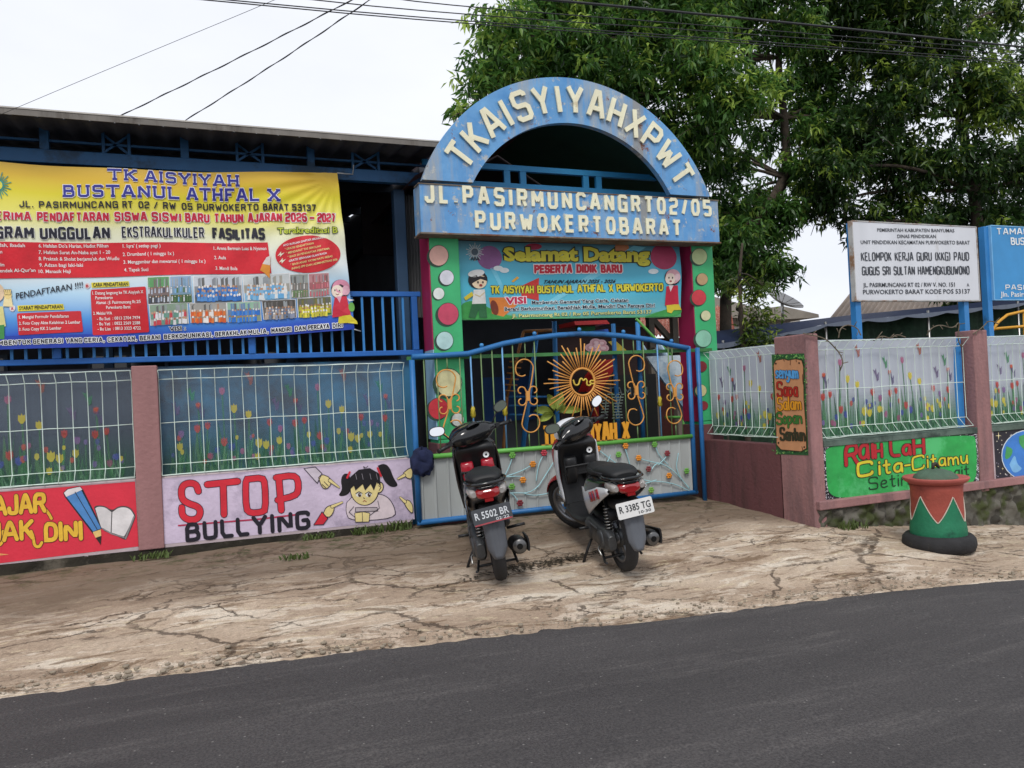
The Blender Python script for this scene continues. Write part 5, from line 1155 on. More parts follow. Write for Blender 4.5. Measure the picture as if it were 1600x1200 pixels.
# rag tied on the gate
mb = MB(M('navy_cloth', '1c2444', .9, .4, 12, .5, 30))
c = at(660, 722, -.12)
mb.grid(lambda u, v: (c.x + (.115 * math.sin(pi * v) + .03 * mnoise.noise((u * 9, v * 5, 2))) * math.cos(2 * pi * u), c.y + (.05 * math.sin(pi * v) + .02 * mnoise.noise((u * 9, v * 5, 8))) * math.sin(2 * pi * u), c.z + .13 * math.cos(pi * v) + .035 * mnoise.noise((u * 8, v * 6, 4))), 48, 24)
tag(mb.build('cloth_rag', fix=False), 'crumpled navy cloth tied to the left edge of the gate', 'cloth')

# ------------------------------------------------------------------ signboards behind the right wall
YS = -1.45
def signboard(label, c, lines, mat, edge, legs, depth=.05, txt='3c4048', lettering=None):
    """c = left top right bottom in metres on the plane YS"""
    x0, z1, x1, z0 = c; r = empty('signboard', ((x0 + x1) / 2, YS, .2), label, 'sign')
    mb = MB(mat); mb.box(x0, x1, YS - .02, YS, z0, z1); mb.build('board', r, bevel=.003)
    mb = MB(edge); mb.box(x0 - .012, x0 - .001, YS - .024, YS + .03, z0 - .01, z1 + .01); mb.box(x1 + .001, x1 + .012, YS - .024, YS + .03, z0 - .01, z1 + .01); mb.box(x0, x1, YS - .024, YS + .03, z0 - .012, z0 - .001); mb.box(x0, x1, YS - .024, YS + .03, z1 + .001, z1 + .012); mb.build('rim', r)
    for x in legs: mb = MB(BLUE); mb.box(x - .035, x + .035, YS + .004, YS + .075, -.3, z1); mb.build('post', r, bevel=.004)
    a = Art(planeY(YS - .02), layer=.0014, up=(-.055, -1)); a.zo = .001
    a.z = (1200, 320, 4)
    for t, p, q, h, b in lines: (a.text(t, p, q, h, txt, 1, b) if b < 1 else a.letters(t, p, q, h, b, txt, 1, caps=False, gap=.34))
    a.build('lettering', r); return r
p0, p1 = at(1331, 350, YS), at(1526, 468, YS)
signboard('rust-edged white signboard lettered in grey for the teachers working group', (at(1332, 400, YS).x, 2.965, at(1524, 400, YS).x, 2.19), [
    ('PEMERINTAH KABUPATEN BANYUMAS', (682, 168), (1163, 172), 22, .012), ('DINAS PENDIDIKAN', (808, 207), (1048, 208), 22, .012), ('UNIT PENDIDIKAN KECAMATAN PURWOKERTO BARAT', (579, 245), (1260, 248), 24, .012),
    ('KELOMPOK KERJA GURU (KKG) PAUD', (584, 348), (1254, 346), 48, 6.2), ('GUGUS SRI SULTAN HAMENGKUBUWONO', (590, 437), (1256, 433), 48, 6.2),
    ('JL. PASIRMUNCANG RT 02 / RW V. NO. 151', (594, 514), (1166, 511), 27, .014), ('A', (1242, 511), (1256, 511), 22, .012), ('PURWOKERTO BARAT KODE POS 53137', (594, 559), (1262, 554), 29, .014)],
    M('sign_white', 'c9ccd2', .55, .1, 3, k=1.12, dirt='a8a49c', dthr=.66, streak=True), M('sign_rim_white', 'b4b4b2', .7, .25, 9, dirt='8a6a50', dthr=.56), (at(1343, 500, YS).x, at(1512, 500, YS).x))
a_ = at(1548, 400, YS).x
signboard('bright blue kindergarten signboard cut by the right edge of the photo', (a_, 2.99, a_ + 2.0, 2.2), [
    ('TAMAN KANAK-KANAK', (1430, 185), (2080, 185), 36, 7), ('BUSTANUL ATHFAL X', (1520, 248), (2000, 250), 40, 7.5), ('PASIRMUNCANG', (1485, 530), (1900, 530), 28, 6), ('Jln. Pasirmuncang Purwokerto Barat', (1452, 574), (2060, 574), 32, .016)],
    M('sign_blue', '3a8cc6', .5, .12, 3, k=1.05), M('sign_rim_blue', '7ab6e0', .5), (a_ - .04, a_ + 1.9), txt='e4ecf2')
mb = MB(BLUE); xx = 7.235; mb.box(xx - .055, xx + .055, YR + .105, YR + .19, -.3, 1.79)
tag(mb.build('fence_post', bevel=.005), 'stout blue steel post between white tulip sheet and brown pillar', 'post')
# ------------------------------------------------------------------ motor scooters
TYRE = M('tyre_rubber', '2a2a2b', .85, .2, 20, .3, 60, k=1.2)
BLKP = M('black_plastic', '1d1e20', .42, .15, 10, .08, 300, k=1.0)
BLKG = M('black_gloss', '141517', .18, .1, 6, coat=.4)
GREYP = M('grey_plastic', '4d5056', .5, .15, 8, k=1.0)
ALLOY = M('engine_alloy', '4a4c4e', .45, .3, 18, metal=.6, k=1.2)
STEEL = M('steel', '9a9a98', .3, .15, 10, metal=.9)
SEAT = M('seat_vinyl', '17181a', .55, .15, 10, .15, 250)
REDL = M('tail_lens', '8e1016', .12, .15, 30, spec=.7, coat=.6)
CLEAR = M('clear_lens', 'a8a4a0', .1, .2, 30, spec=.7, coat=.5, k=.8)
MIRR = M('mirror_glass', 'f2f4f6', .03, .02, 2, metal=1.0)
def scooter(label, pal, pos, heading, lean, pitch, steer, plate, plate_cols, plate_skew):
    root = bpy.data.objects.new('motor_scooter', None); COL.objects.link(root); tag(root, label, 'scooter', 'motor scooters parked at the gate')
    root.rotation_mode = 'YXZ'; root.location = pos; root.rotation_euler = (pitch, -lean, -heading)
    B = lambda mb, name, par=None, bev=0.0: mb.build(name, par or root, bevel=bev, local=True)
    side, side2, front, fend, inner = (pal[k] for k in ('side', 'side2', 'front', 'fender', 'inner'))
    R = .262
    def wheel(yc, M_=None, w_=.048, drum=True):
        t = MB(TYRE); t.X = M_
        t.lathe([(-.034, .185), (-w_, .215), (-w_ * .92, .24), (-w_ * .55, R - .006), (0, R), (w_ * .55, R - .006), (w_ * .92, .24), (w_, .215), (.034, .185)], (0, yc, R), 'x', 44, closed=True)
        wob = B(t, 'rear_wheel' if drum else 'front_wheel')
        r = MB(pal['rim']); r.X = M_
        r.lathe([(-.036, .188), (-.03, .165), (.03, .165), (.036, .188)], (0, yc, R), 'x', 36, closed=True)
        r.lathe([(-.05, .001), (-.05, .045), (.05, .045), (.05, .001)], (0, yc, R), 'x', 20)
        for k in range(5):
            a0 = 2 * pi * k / 5 + .3
            for da in (-.13, .13): r.bar((0, yc + .04 * math.cos(a0), R + .04 * math.sin(a0)), (0, yc + .172 * math.cos(a0 + da), R + .172 * math.sin(a0 + da)), .028, .022, up=(1, 0, 0))
        if drum: r.m(ALLOY); r.lathe([(-.03, .002), (-.03, .075), (.04, .075), (.04, .002)], (0, yc, R), 'x', 24)
        else:
            r.m(STEEL); r.lathe([(.046, .055), (.05, .055), (.05, .095), (.046, .095)], (0, yc, R), 'x', 30, closed=True)
        B(r, 'rim', wob); return wob
    wheel(0)
    # engine, transmission case, cooling cover
    m = MB(ALLOY); m.loftp('y', [(-.13, -.115, .27, .03, .05, 3), (-.05, -.115, .27, .045, .09, 3), (.12, -.12, .28, .05, .085, 3), (.3, -.12, .29, .05, .09, 3), (.40, -.115, .29, .04, .06, 3)], 20, 4)
    m.lathe([(-.175, .001), (-.175, .06), (-.165, .075), (-.15, .078)], (0, .02, .27), 'x', 22); m.lathe([(-.18, .001), (-.18, .07), (-.165, .085)], (0, .28, .29), 'x', 22)
    for k in range(7): m.tube([(-.172, .06 + .03 * k, .33), (-.172, .06 + .03 * k, .36)], .004, 5)
    B(m, 'transmission_case')
    m = MB(M('engine_dark', '26272a', .55, .3, 16, metal=.3)); m.loftp('y', [(.14, 0, .33, .07, .06, 3), (.25, 0, .34, .1, .09, 3), (.42, .01, .34, .095, .085, 3), (.52, 0, .36, .06, .05, 3)], 20, 4)
    m.loftp('x', [(-.10, -.02, .46, .05, .045, 3), (-.06, .03, .46, .11, .055, 3), (.02, .03, .47, .1, .05, 3)], 16, 3)
    for k in range(4): m.tube([(-.09, .4 + .02 * k, .27), (.05, .42 + .02 * k, .22)], .012, 6)
    B(m, 'engine')
    m = MB(STEEL); m.tube([(-.15, .05, .23), (-.19, .02, .2), (-.19, -.06, .17)], .008, 6); B(m, 'kick_starter')
    # exhaust on the right
    m = MB(M('exhaust_black', '2a2a2b', .4, .25, 12, metal=.5)); m.tube([(.05, .46, .25), (.1, .36, .17), (.12, .2, .17), (.135, .1, .2)], .016, 8)
    m.loftp('y', [(.14, .145, .215, .03, .03, 2), (.08, .148, .23, .052, .056, 2.2), (-.1, .155, .265, .058, .066, 2.2), (-.22, .16, .285, .056, .062, 2.2), (-.255, .16, .29, .046, .05, 2)], 22, 4)
    m.m(M('exhaust_end', '6a6a6a', .35, .2, 12, metal=.8)); m.lathe([(-.262, .001), (-.262, .045), (-.254, .05)], (.16, 0, .29), 'y', 22); m.m(M('hole_black', '060606', .9)); m.lathe([(-.268, .001), (-.268, .022)], (.16, 0, .29), 'y', 16)
    ex = B(m, 'exhaust')
    m = MB(BLKP); m.loft([[(.222 + .012 * math.cos(t), y, z + .06 * math.sin(t)) for t in np.linspace(-1.35, 1.35, 8)] + [(.21 + .012 * math.cos(t), y, z + .055 * math.sin(t)) for t in np.linspace(1.35, -1.35, 8)] for y, z in ((.06, .245), (-.08, .27), (-.2, .29), (-.25, .298))]); B(m, 'heat_shield', ex)
    # shock absorber on the left
    m = MB(BLKP); m.tube([(-.1, -.05, .3), (-.085, .02, .6)], .013, 8); sh = [(-.1 + .015 * k / 60 + .027 * math.cos(k * .9), -.045 + .05 * k / 60 + .027 * math.sin(k * .9), .33 + .2 * k / 60) for k in range(61)]; m.m(STEEL if pal.get('spring') is None else pal['spring']); m.tube(sh, .006, 6); B(m, 'shock_absorber')
    # rear mudguard tongue with number plate
    m = MB(BLKP); m.loftp('y', [(-.34, 0, .60, .07, .03, 3), (-.25, 0, .585, .085, .05, 3), (-.1, 0, .56, .085, .05, 3), (.1, 0, .54, .08, .05, 3)], 20, 4); B(m, 'under_tail')
    m = MB(pal['mudguard'])
    def mg(u, v):
        z = .60 - .33 * v; hw = .078 - .014 * v if v < .78 else .067 - (v - .78) * .16
        s_ = 2 * u - 1; return (hw * s_, -.345 - .06 * v + .035 * s_ * s_ + .01 * (abs(s_) < .3) * (1 - .4 * v), z - .015 * s_ * s_ * 0)
    m.grid(mg, 16, 14); g = B(m, 'mudguard'); q = g.modifiers.new('thickness', 'SOLIDIFY'); q.thickness = .006; q.offset = 1
    ca, sa = math.cos(plate_skew), math.sin(plate_skew)
    def pp(u, v, o): return (u * ca - v * sa, -.392 - o + (v) * .22, .585 + (u * sa + v * ca) * .98)
    m = MB(plate_cols[0]); w2, h2 = .1375, .057
    ring = lambda o: [pp(u, v, o) for u, v in ((-w2, -h2 + .008), (-w2 + .008, -h2), (w2 - .008, -h2), (w2, -h2 + .008), (w2, h2 - .008), (w2 - .008, h2), (-w2 + .008, h2), (-w2, h2 - .008))]
    m.loft([ring(-.002), ring(.001)], False); pl = B(m, 'licence_plate')
    a = Art(pp, up=(0, 1), layer=.0008, mk=lambda c: plate_cols[1]); a.zo = .0015
    a.text(plate[0], (-.118, -.014), (.118, -.014), .05, 'c', 1, .016); a.text(plate[1], (.02, -.044), (.112, -.044), .02, 'c', 1, .012)
    if len(plate_cols) > 2:
        a.mk = lambda c: plate_cols[2]; a.poly([(-w2 + .006, -h2 + .002), (w2 - .006, -h2 + .002), (w2 - .006, -h2 + .012), (-w2 + .006, -h2 + .012)], 'r', 1)
    o_ = a.build('lettering', pl, local=True)
    # tail: body panels, lights
    m = MB(side); m.loftp('y', [(-.315, 0, .735, .07, .035, 2.4), (-.25, 0, .72, .125, .062, 2.6), (-.12, 0, .70, .15, .078, 2.8), (.08, 0, .66, .162, .105, 2.8), (.28, 0, .60, .16, .14, 2.8), (.42, 0, .535, .14, .15, 2.6), (.5, 0, .48, .1, .12, 2.4)], 28, 6); B(m, 'body_panel')
    for s_ in (-1, 1):
        m = MB(side2); m.grid(lambda u, v: (s_ * (.168 - .012 * abs(2 * v - 1) ** 2 - .03 * max(0, u - .7) - .05 * max(0, .25 - u)), -.26 + .62 * u + .12 * u * (v - .5), (.70 - .2 * u ** 1.1) + (.035 + .17 * u ** .8) * (v - .5)), 18, 8)
        b_ = B(m, 'side_decal'); q = b_.modifiers.new('thickness', 'SOLIDIFY'); q.thickness = .006
        if 'stripe' in pal:
            m = MB(pal['stripe'])
            for u0 in (.18, .34, .46): m.grid(lambda u, v: (s_ * (.174 - .05 * max(0, .25 - (u0 + .1 * u))), -.22 + .62 * (u0 + .1 * u + .05 * v), (.69 - .2 * (u0 + .1 * u)) + .07 * (v - .5)), 3, 3)
            st = B(m, 'stripe', b_); q = st.modifiers.new('thickness', 'SOLIDIFY'); q.thickness = .002
    m = MB(REDL); m.loftp('y', [(-.352, 0, .715, .05, .022, 2.6), (-.335, 0, .72, .078, .036, 2.8), (-.29, 0, .727, .09, .042, 2.8), (-.25, 0, .73, .09, .042, 2.8)], 24, 5)
    m.box(-.03, .03, -.353, -.3, .668, .69); B(m, 'tail_light')
    for s_ in (-1, 1):
        m = MB(CLEAR); m.loftp('y', [(-.322, s_ * .098, .722, .016, .018, 2.2), (-.30, s_ * .106, .726, .026, .028, 2.4), (-.25, s_ * .118, .73, .024, .032, 2.4), (-.2, s_ * .13, .735, .016, .026, 2.4)], 16, 4); B(m, 'indicator')
    m = MB(BLKG); m.loftp('y', [(-.345, 0, .762, .05, .008, 3), (-.30, 0, .772, .085, .014, 3), (-.22, 0, .78, .1, .014, 3)], 18, 3); B(m, 'tail_cover')
    # seat and grab rail
    m = MB(SEAT); m.loftp('y', [(-.27, 0, .80, .07, .018, 2.4), (-.24, 0, .806, .105, .034, 2.6), (-.12, 0, .802, .128, .046, 2.8), (.06, 0, .785, .134, .045, 2.8), (.16, 0, .768, .132, .042, 2.8), (.28, 0, .752, .12, .045, 2.6), (.42, 0, .742, .088, .045, 2.4), (.52, 0, .73, .05, .035, 2.2)], 26, 6)
    B(m, 'seat')
    m = MB(pal['rail']); m.tube([(-.125, -.02, .775), (-.145, -.16, .785), (-.12, -.285, .79), (-.06, -.335, .79), (.06, -.335, .79), (.12, -.285, .79), (.145, -.16, .785), (.125, -.02, .775)], .0125, 8); B(m, 'grab_rail')
    # floorboard, inner shield, front fairing
    m = MB(BLKP); m.loftp('y', [(.36, 0, .33, .12, .06, 4), (.5, 0, .29, .165, .04, 4), (.75, 0, .275, .175, .035, 4), (.92, 0, .30, .17, .05, 4)], 24, 4); B(m, 'floorboard')
    m = MB(BLKP); m.loftp('z', [(.28, 0, .93, .165, .03, 4), (.45, 0, .965, .17, .028, 3.5), (.62, 0, .985, .165, .03, 3.2), (.76, 0, .975, .175, .05, 3), (.86, 0, .94, .17, .07, 2.8), (.91, 0, .94, .12, .035, 2.6)], 26, 5); B(m, 'leg_shield')
    m = MB(BLKP); m.box(-.15, .15, .86, .94, .60, .615); m.tube([(-.15, .865, .615), (-.15, .855, .68), (.15, .855, .68), (.15, .865, .615)], .012, 8); m.box(-.15, .15, .862, .874, .615, .675); B(m, 'glove_tray', None, .004)
    for x0 in (-.145, .03):
        m = MB(inner); m.loftp('z', [(.52, x0 + .055, .925, .045, .02, 3), (.60, x0 + .055, .90, .058, .045, 3), (.735, x0 + .055, .90, .055, .05, 3), (.76, x0 + .055, .905, .045, .03, 3)], 18, 4); B(m, 'inner_panel')
    m = MB(M('key_cover', 'd8dadc', .25, .05, 5)); m.lathe([(0, .001), (0, .02), (-.006, .026), (-.006, .028)][:3], (.085, .862, .80), 'y', 20); m.m(BLKG); m.lathe([(-.004, .001), (-.004, .009)], (.085, .862, .80), 'y', 14); B(m, 'key_switch')
    m = MB(front); m.loftp('z', [(.34, 0, 1.02, .13, .05, 2.4), (.48, 0, 1.06, .17, .075, 2.4), (.64, 0, 1.08, .19, .09, 2.4), (.78, 0, 1.07, .2, .1, 2.4), (.88, 0, 1.03, .18, .085, 2.4), (.95, 0, .99, .11, .05, 2.2)], 26, 5); B(m, 'front_fairing')
    for s_ in (-1, 1):
        m = MB(pal['edge']); m.loftp('z', [(.36, s_ * .165, .97, .012, .03, 2.5), (.55, s_ * .185, 1.0, .014, .04, 2.5), (.74, s_ * .187, 1.0, .014, .05, 2.5), (.86, s_ * .175, .98, .012, .04, 2.5)], 14, 4); B(m, 'leg_shield_edge')
    # stands
    m = MB(BLKP); m.tube([(-.1, .32, .27), (-.19, .30, .13), (-.255, .285, .006)], .011, 8); m.box(-.285, -.24, .26, .31, .002, .012); B(m, 'side_stand')
    m = MB(BLKP); m.tube([(-.12, .18, .2), (-.16, -.02, .1), (-.17, -.1, .12)], .01, 8); m.tube([(.12, .18, .2), (.14, -.02, .11)], .01, 8); m.tube([(-.15, .02, .12), (.13, .02, .12)], .01, 8); B(m, 'centre_stand')
    for s_ in (-1, 1):
        m = MB(BLKP); m.tube([(s_ * .12, .27, .3), (s_ * .2, .25, .31), (s_ * .26, .24, .315)], .012, 8); B(m, 'foot_peg')
    # steered assembly
    hp = Vector((0, .93, .93)); ax = Vector((0, -.36, .93)).normalized()
    S_ = Matrix.Translation(hp) @ Matrix.Rotation(steer, 4, ax) @ Matrix.Translation(-hp)
    wheel(1.26, S_, .042, False)
    m = MB(STEEL); m.X = S_
    for s_ in (-1, 1): m.tube([(s_ * .075, 1.27, R), (s_ * .075, 1.13, .56)], .016, 10)
    m.m(BLKP); m.box(-.1, .1, 1.1, 1.15, .55, .59); m.tube([(0, 1.13, .57), (0, .96, .92)], .025, 10); B(m, 'fork')
    m = MB(fend); m.X = S_
    def ff(u, v):
        t = math.radians(20 + 140 * u) ; s_ = 2 * v - 1; hw = .065 - .02 * abs(2 * u - 1) ** 3
        rr = R + .035 - .03 * s_ * s_; return (hw * s_, 1.26 - .02 + rr * math.cos(t), R + rr * math.sin(t))
    m.grid(ff, 22, 10); f_ = B(m, 'front_fender'); q = f_.modifiers.new('thickness', 'SOLIDIFY'); q.thickness = .005
    m = MB(BLKG); m.X = S_
    m.loftp('x', [(-.235, .885, .975, .02, .02, 2), (-.20, .90, .985, .04, .035, 2.3), (-.12, .92, .985, .1, .078, 2.5), (0, .93, .985, .12, .09, 2.5), (.12, .92, .985, .1, .078, 2.5), (.20, .90, .985, .04, .035, 2.3), (.235, .885, .975, .02, .02, 2)], 22, 5); B(m, 'handlebar_cover')
    m = MB(pal['cowl']); m.X = S_; m.loftp('x', [(-.17, .985, 1.0, .03, .03, 2.2), (-.1, 1.02, 1.01, .055, .055, 2.4), (0, 1.04, 1.015, .065, .062, 2.4), (.1, 1.02, 1.01, .055, .055, 2.4), (.17, .985, 1.0, .03, .03, 2.2)], 20, 5); B(m, 'headlamp_cowl')
    m = MB(BLKG); m.X = S_ @ Matrix.Translation((0, .87, 1.06)) @ Matrix.Rotation(math.radians(-28), 4, 'X')
    m.lathe([(-.01, .001), (.0, .052), (.008, .06), (.0, .066), (-.02, .07)], (0, 0, 0), 'z', 26); m.m(M('dial_reflection', 'd6d8da', .15, .1, 12)); m.lathe([(.003, .001), (.003, .05)], (0, 0, 0), 'z', 26); m.m(BLKG); m.box(-.028, .012, -.02, .02, .004, .006); B(m, 'speedometer')  # white disc paints the reflection on the dial
    for s_ in (-1, 1):
        m = MB(BLKP); m.X = S_; m.tube([(s_ * .21, .888, .977), (s_ * .345, .845, .97)], .017, 12); m.tube([(s_ * .345, .845, .97), (s_ * .36, .84, .97)], .021, 12); m.box(s_ * .235 - .02, s_ * .235 + .02, .86, .905, .965, 1.0); B(m, 'grip')
        m = MB(STEEL); m.X = S_; m.tube([(s_ * .23, .935, .965), (s_ * .28, .93, .962), (s_ * .36, .885, .962)], .006, 7); B(m, 'brake_lever')
        m = MB(BLKP); m.X = S_; m.tube([(s_ * .2, .9, .995), (s_ * .235, .885, 1.05), (s_ * .275, .87, 1.1)], .006, 7)
        Mm = S_ @ Matrix.Translation((s_ * .31, .86, 1.125)) @ Matrix.Rotation(math.radians(-13), 4, 'X') @ Matrix.Rotation(math.radians(s_ * 10) - steer * .55, 4, 'Z') @ Matrix.Rotation(math.radians(-s_ * 14), 4, 'Y'); m.X = Mm
        m.loftp('y', [(-.004, 0, 0, .066, .041, 2.4), (.008, 0, 0, .067, .042, 2.4), (.022, 0, 0, .05, .03, 2.3), (.03, 0, 0, .02, .012, 2)], 26, 4); mr = B(m, 'mirror')
        m = MB(MIRR if pal['mirrors'][0 if s_ < 0 else 1] else M('dark_reflection_glass', '5c6258', .08, .05, 4, metal=.9)); m.X = Mm; m.loft([[(.06 * math.copysign(abs(math.cos(t)) ** .83, math.cos(t)), y, .036 * math.copysign(abs(math.sin(t)) ** .83, math.sin(t))) for t in (2 * pi * k / 26 for k in range(26))] for y in (-.0065, -.0055)], False); B(m, 'mirror_glass', mr)  # darker glass tint carries a dark reflection on some mirrors
    m = MB(BLKP); m.X = S_
    for x0, x1 in ((-.14, -.06), (.14, .05), (-.1, .0)): m.tube([(x0 * 1.5, .93, .96), (x0 * 1.1, 1.03, .93), (x1, 1.04, .84), (x1, 1.05, .74)], .006, 6)
    B(m, 'cable')
    m = MB(M('seam_grey', '3a3c40', .6)); m.tube([(.131 * math.cos(t), -.02 + .2 * math.cos(t) * 0 + y_, .79) for t, y_ in ((pi, .25), (pi, -.1))], .003, 5); m.tube([(.128, .25, .768), (.136, .05, .79), (.13, -.12, .806)], .003, 5); m.tube([(-.128, .25, .768), (-.136, .05, .79), (-.13, -.12, .806)], .003, 5); B(m, 'seat_piping')
    return root
RED_ = M('scooter_red', 'a01c2c', .25, .1, 6, coat=.5); WHITE_ = M('scooter_white', 'd2d4d8', .28, .06, 5, coat=.4); DGREY = M('scooter_grey', '4a4c52', .35, .12, 6, coat=.3)
RIMB = M('rim_black', '242527', .4, .15, 10, metal=.4); RIMS = M('rim_grey', '8a8c90', .35, .15, 10, metal=.7)
PLB = M('plate_black', '3c3f44', .5, .12, 10); PLW = M('plate_white', 'd6d6d4', .45, .08, 10); CHW = M('plate_ink_white', 'c8ccd0', .5); CHB = M('plate_ink_black', '2c2e32', .5); CHR = M('plate_line_red', '9c4048', .5)
def gslope(x, y, h): return math.atan2(gz(x + 1.26 * math.sin(h), y + 1.26 * math.cos(h)) - gz(x, y), 1.26)
h1 = math.radians(16); x1, y1 = 1.985, -1.84
scooter('black and red scooter with a dark grey licence plate, seen from behind', dict(side=DGREY, side2=BLKG, front=BLKG, fender=BLKG, inner=RED_, rim=RIMB, rail=BLKG, mudguard=GREYP, edge=BLKG, cowl=BLKG, mirrors=(1, 0)),
        (x1, y1, gz(x1, y1) + .004), h1, math.radians(7.5), gslope(x1, y1, h1), math.radians(24), ('R 5502 BR', '02·22'), (PLB, CHW, CHR), math.radians(4))
h2 = math.radians(10); x2, y2 = 2.955, -1.98
scooter('white and black scooter with a white licence plate and red front fender', dict(side=BLKG, side2=WHITE_, stripe=RED_, front=RED_, fender=RED_, inner=BLKP, rim=RIMS, rail=BLKG, mudguard=M('mudguard_grey', '5a5e65', .5, .12, 8), edge=WHITE_, cowl=WHITE_, mirrors=(0, 1)),
        (x2, y2, gz(x2, y2) + .004), h2, math.radians(6), gslope(x2, y2, h2), math.radians(34), ('R 3385 TG', '10·30'), (PLW, CHB), math.radians(3))

# ------------------------------------------------------------------ flower-pot shaped litter bin standing in a tyre
bx, by = 5.84, -2.36; bz = gz(bx, by); BS = .82
def shrink(m):
    m.v = [(bx + (x - bx) * BS, by + (y - by) * BS, bz + (z - bz) * BS) for x, y, z in m.v]
tb = MB(M('old_tyre', '28282a', .85, .3, 14, .3, 60, k=1.0, dirt='4a463f', dthr=.64))
tb.lathe([(.02, .20), (.0, .30), (.012, .335), (.07, .352), (.13, .345), (.165, .315), (.17, .24), (.13, .21), (.05, .195)], (bx, by, bz - .012), 'z', 48, closed=True)
for k in range(0):
    t = 2 * pi * k / 48; tb.bar((bx + .349 * math.cos(t), by + .349 * math.sin(t), bz + .035), (bx + .352 * math.cos(t + .06), by + .352 * math.sin(t + .06), bz + .12), .012, .008, up=(math.cos(t), math.sin(t), 0))
shrink(tb); tag(tb.build('tyre'), 'old black tyre lying flat under the red and green bin', 'tyre')
bn_ = empty('litter_bin', (bx, by, bz), 'red and green concrete bin with leaf pattern and domed lid', 'bin')
REDC = M('bin_red', '98483c', .75, .22, 6, .4, 40, k=1.05, dirt='7c3a30', dthr=.62); GRC = M('bin_green', '1d6e4e', .7, .25, 5, .4, 40, k=1.05, dirt='124636', dthr=.6)
mb = MB(REDC); mb.lathe([(.06, .001), (.06, .262), (.2, .268), (.33, .248), (.45, .245), (.62, .248), (.68, .255), (.68, .001)], (bx, by, bz), 'z', 48); shrink(mb); mb.build('body', bn_)
# green petals following the body
def petr(h): return np.interp(h, [.06, .2, .33, .45, .62, .68], [.262, .268, .248, .245, .248, .255]) + .004
mb = MB(GRC); n = 192
edge_ = []
ang0 = math.atan2(CAMP[1] - by, CAMP[0] - bx)
for k in range(n + 1):
    q = (k / n * 5 + .5) % 1; edge_.append(.30 + .27 * (abs(2 * q - 1)) ** 1.25)
v0 = mb.vs([(bx + petr(h) * math.cos(ang0 + 2 * pi * k / n), by + petr(h) * math.sin(ang0 + 2 * pi * k / n), bz + h) for k in range(n + 1) for h in [.07 + (edge_[k] - .07) * j / 12 for j in range(13)]])
for k in range(n):
    for j in range(12): mb.face((v0 + k * 13 + j, v0 + (k + 1) * 13 + j, v0 + (k + 1) * 13 + j + 1, v0 + k * 13 + j + 1), True)
shrink(mb); mb.build('leaf_pattern', bn_, fix=False)
mb = MB(M('line_pale', 'c9beb0', .7)); mb.tube([(bx + (petr(e) + .001) * math.cos(ang0 + 2 * pi * k / n), by + (petr(e) + .001) * math.sin(ang0 + 2 * pi * k / n), bz + e) for k, e in enumerate(edge_[:-1])], .0055, 5, closed=True); shrink(mb); mb.build('leaf_outline', bn_)
mb = MB(M('bin_rim', 'a2524a', .7, .2, 6, .3, 40, k=1.08)); mb.lathe([(.69, .001), (.682, .25), (.712, .30), (.745, .318), (.755, .31), (.745, .262), (.74, .2), (.74, .001)], (bx, by, bz), 'z', 48); shrink(mb); mb.build('rim', bn_)
mb = MB(M('bin_lid', '49604f', .7, .35, 8, .4, 40, dirt='8a5a4a', dthr=.62)); mb.lathe([(.742, .215), (.765, .205), (.80, .165), (.83, .09), (.84, .001)], (bx, by, bz), 'z', 40); shrink(mb); ld = mb.build('lid', bn_)
mb = MB(M('bin_knob', '3a342e', .8, .4, 10)); mb.tube([(bx - .035, by, bz + .83), (bx - .02, by, bz + .885), (bx + .01, by, bz + .89), (bx + .04, by, bz + .86), (bx + .06, by, bz + .835)], [.012, .022, .02, .016, .012], 8); shrink(mb); mb.build('handle', ld)
# ------------------------------------------------------------------ trees
BARK = M('bark', '4a4036', .9, .35, 8, .8, 25, dirt='2e2a24', dthr=.55)
def leaf_mat(name, dark, mid, light, trans=.35):
    m, nt, b, N, L = nmat(name); nt.nodes.remove(b); out = [n for n in nt.nodes if n.type == 'OUTPUT_MATERIAL'][0]
    at_ = N('ShaderNodeAttribute'); at_.attribute_name = 'tone'
    r = N('ShaderNodeValToRGB'); e = r.color_ramp.elements; e.new(.5)
    for i, (p, c) in enumerate(((0, dark), (.55, mid), (1, light))): e[i].position = p; e[i].color = alb(c)
    L(at_.outputs['Fac'], r.inputs[0])
    d = N('ShaderNodeBsdfPrincipled'); d.inputs['Roughness'].default_value = .42; d.inputs['Specular IOR Level'].default_value = .45; L(r.outputs[0], d.inputs['Base Color'])
    t = N('ShaderNodeBsdfTranslucent'); L(r.outputs[0], t.inputs[0]); mx_ = N('ShaderNodeMixShader'); mx_.inputs[0].default_value = trans
    L(d.outputs[0], mx_.inputs[1]); L(t.outputs[0], mx_.inputs[2]); L(mx_.outputs[0], out.inputs[0]); return m
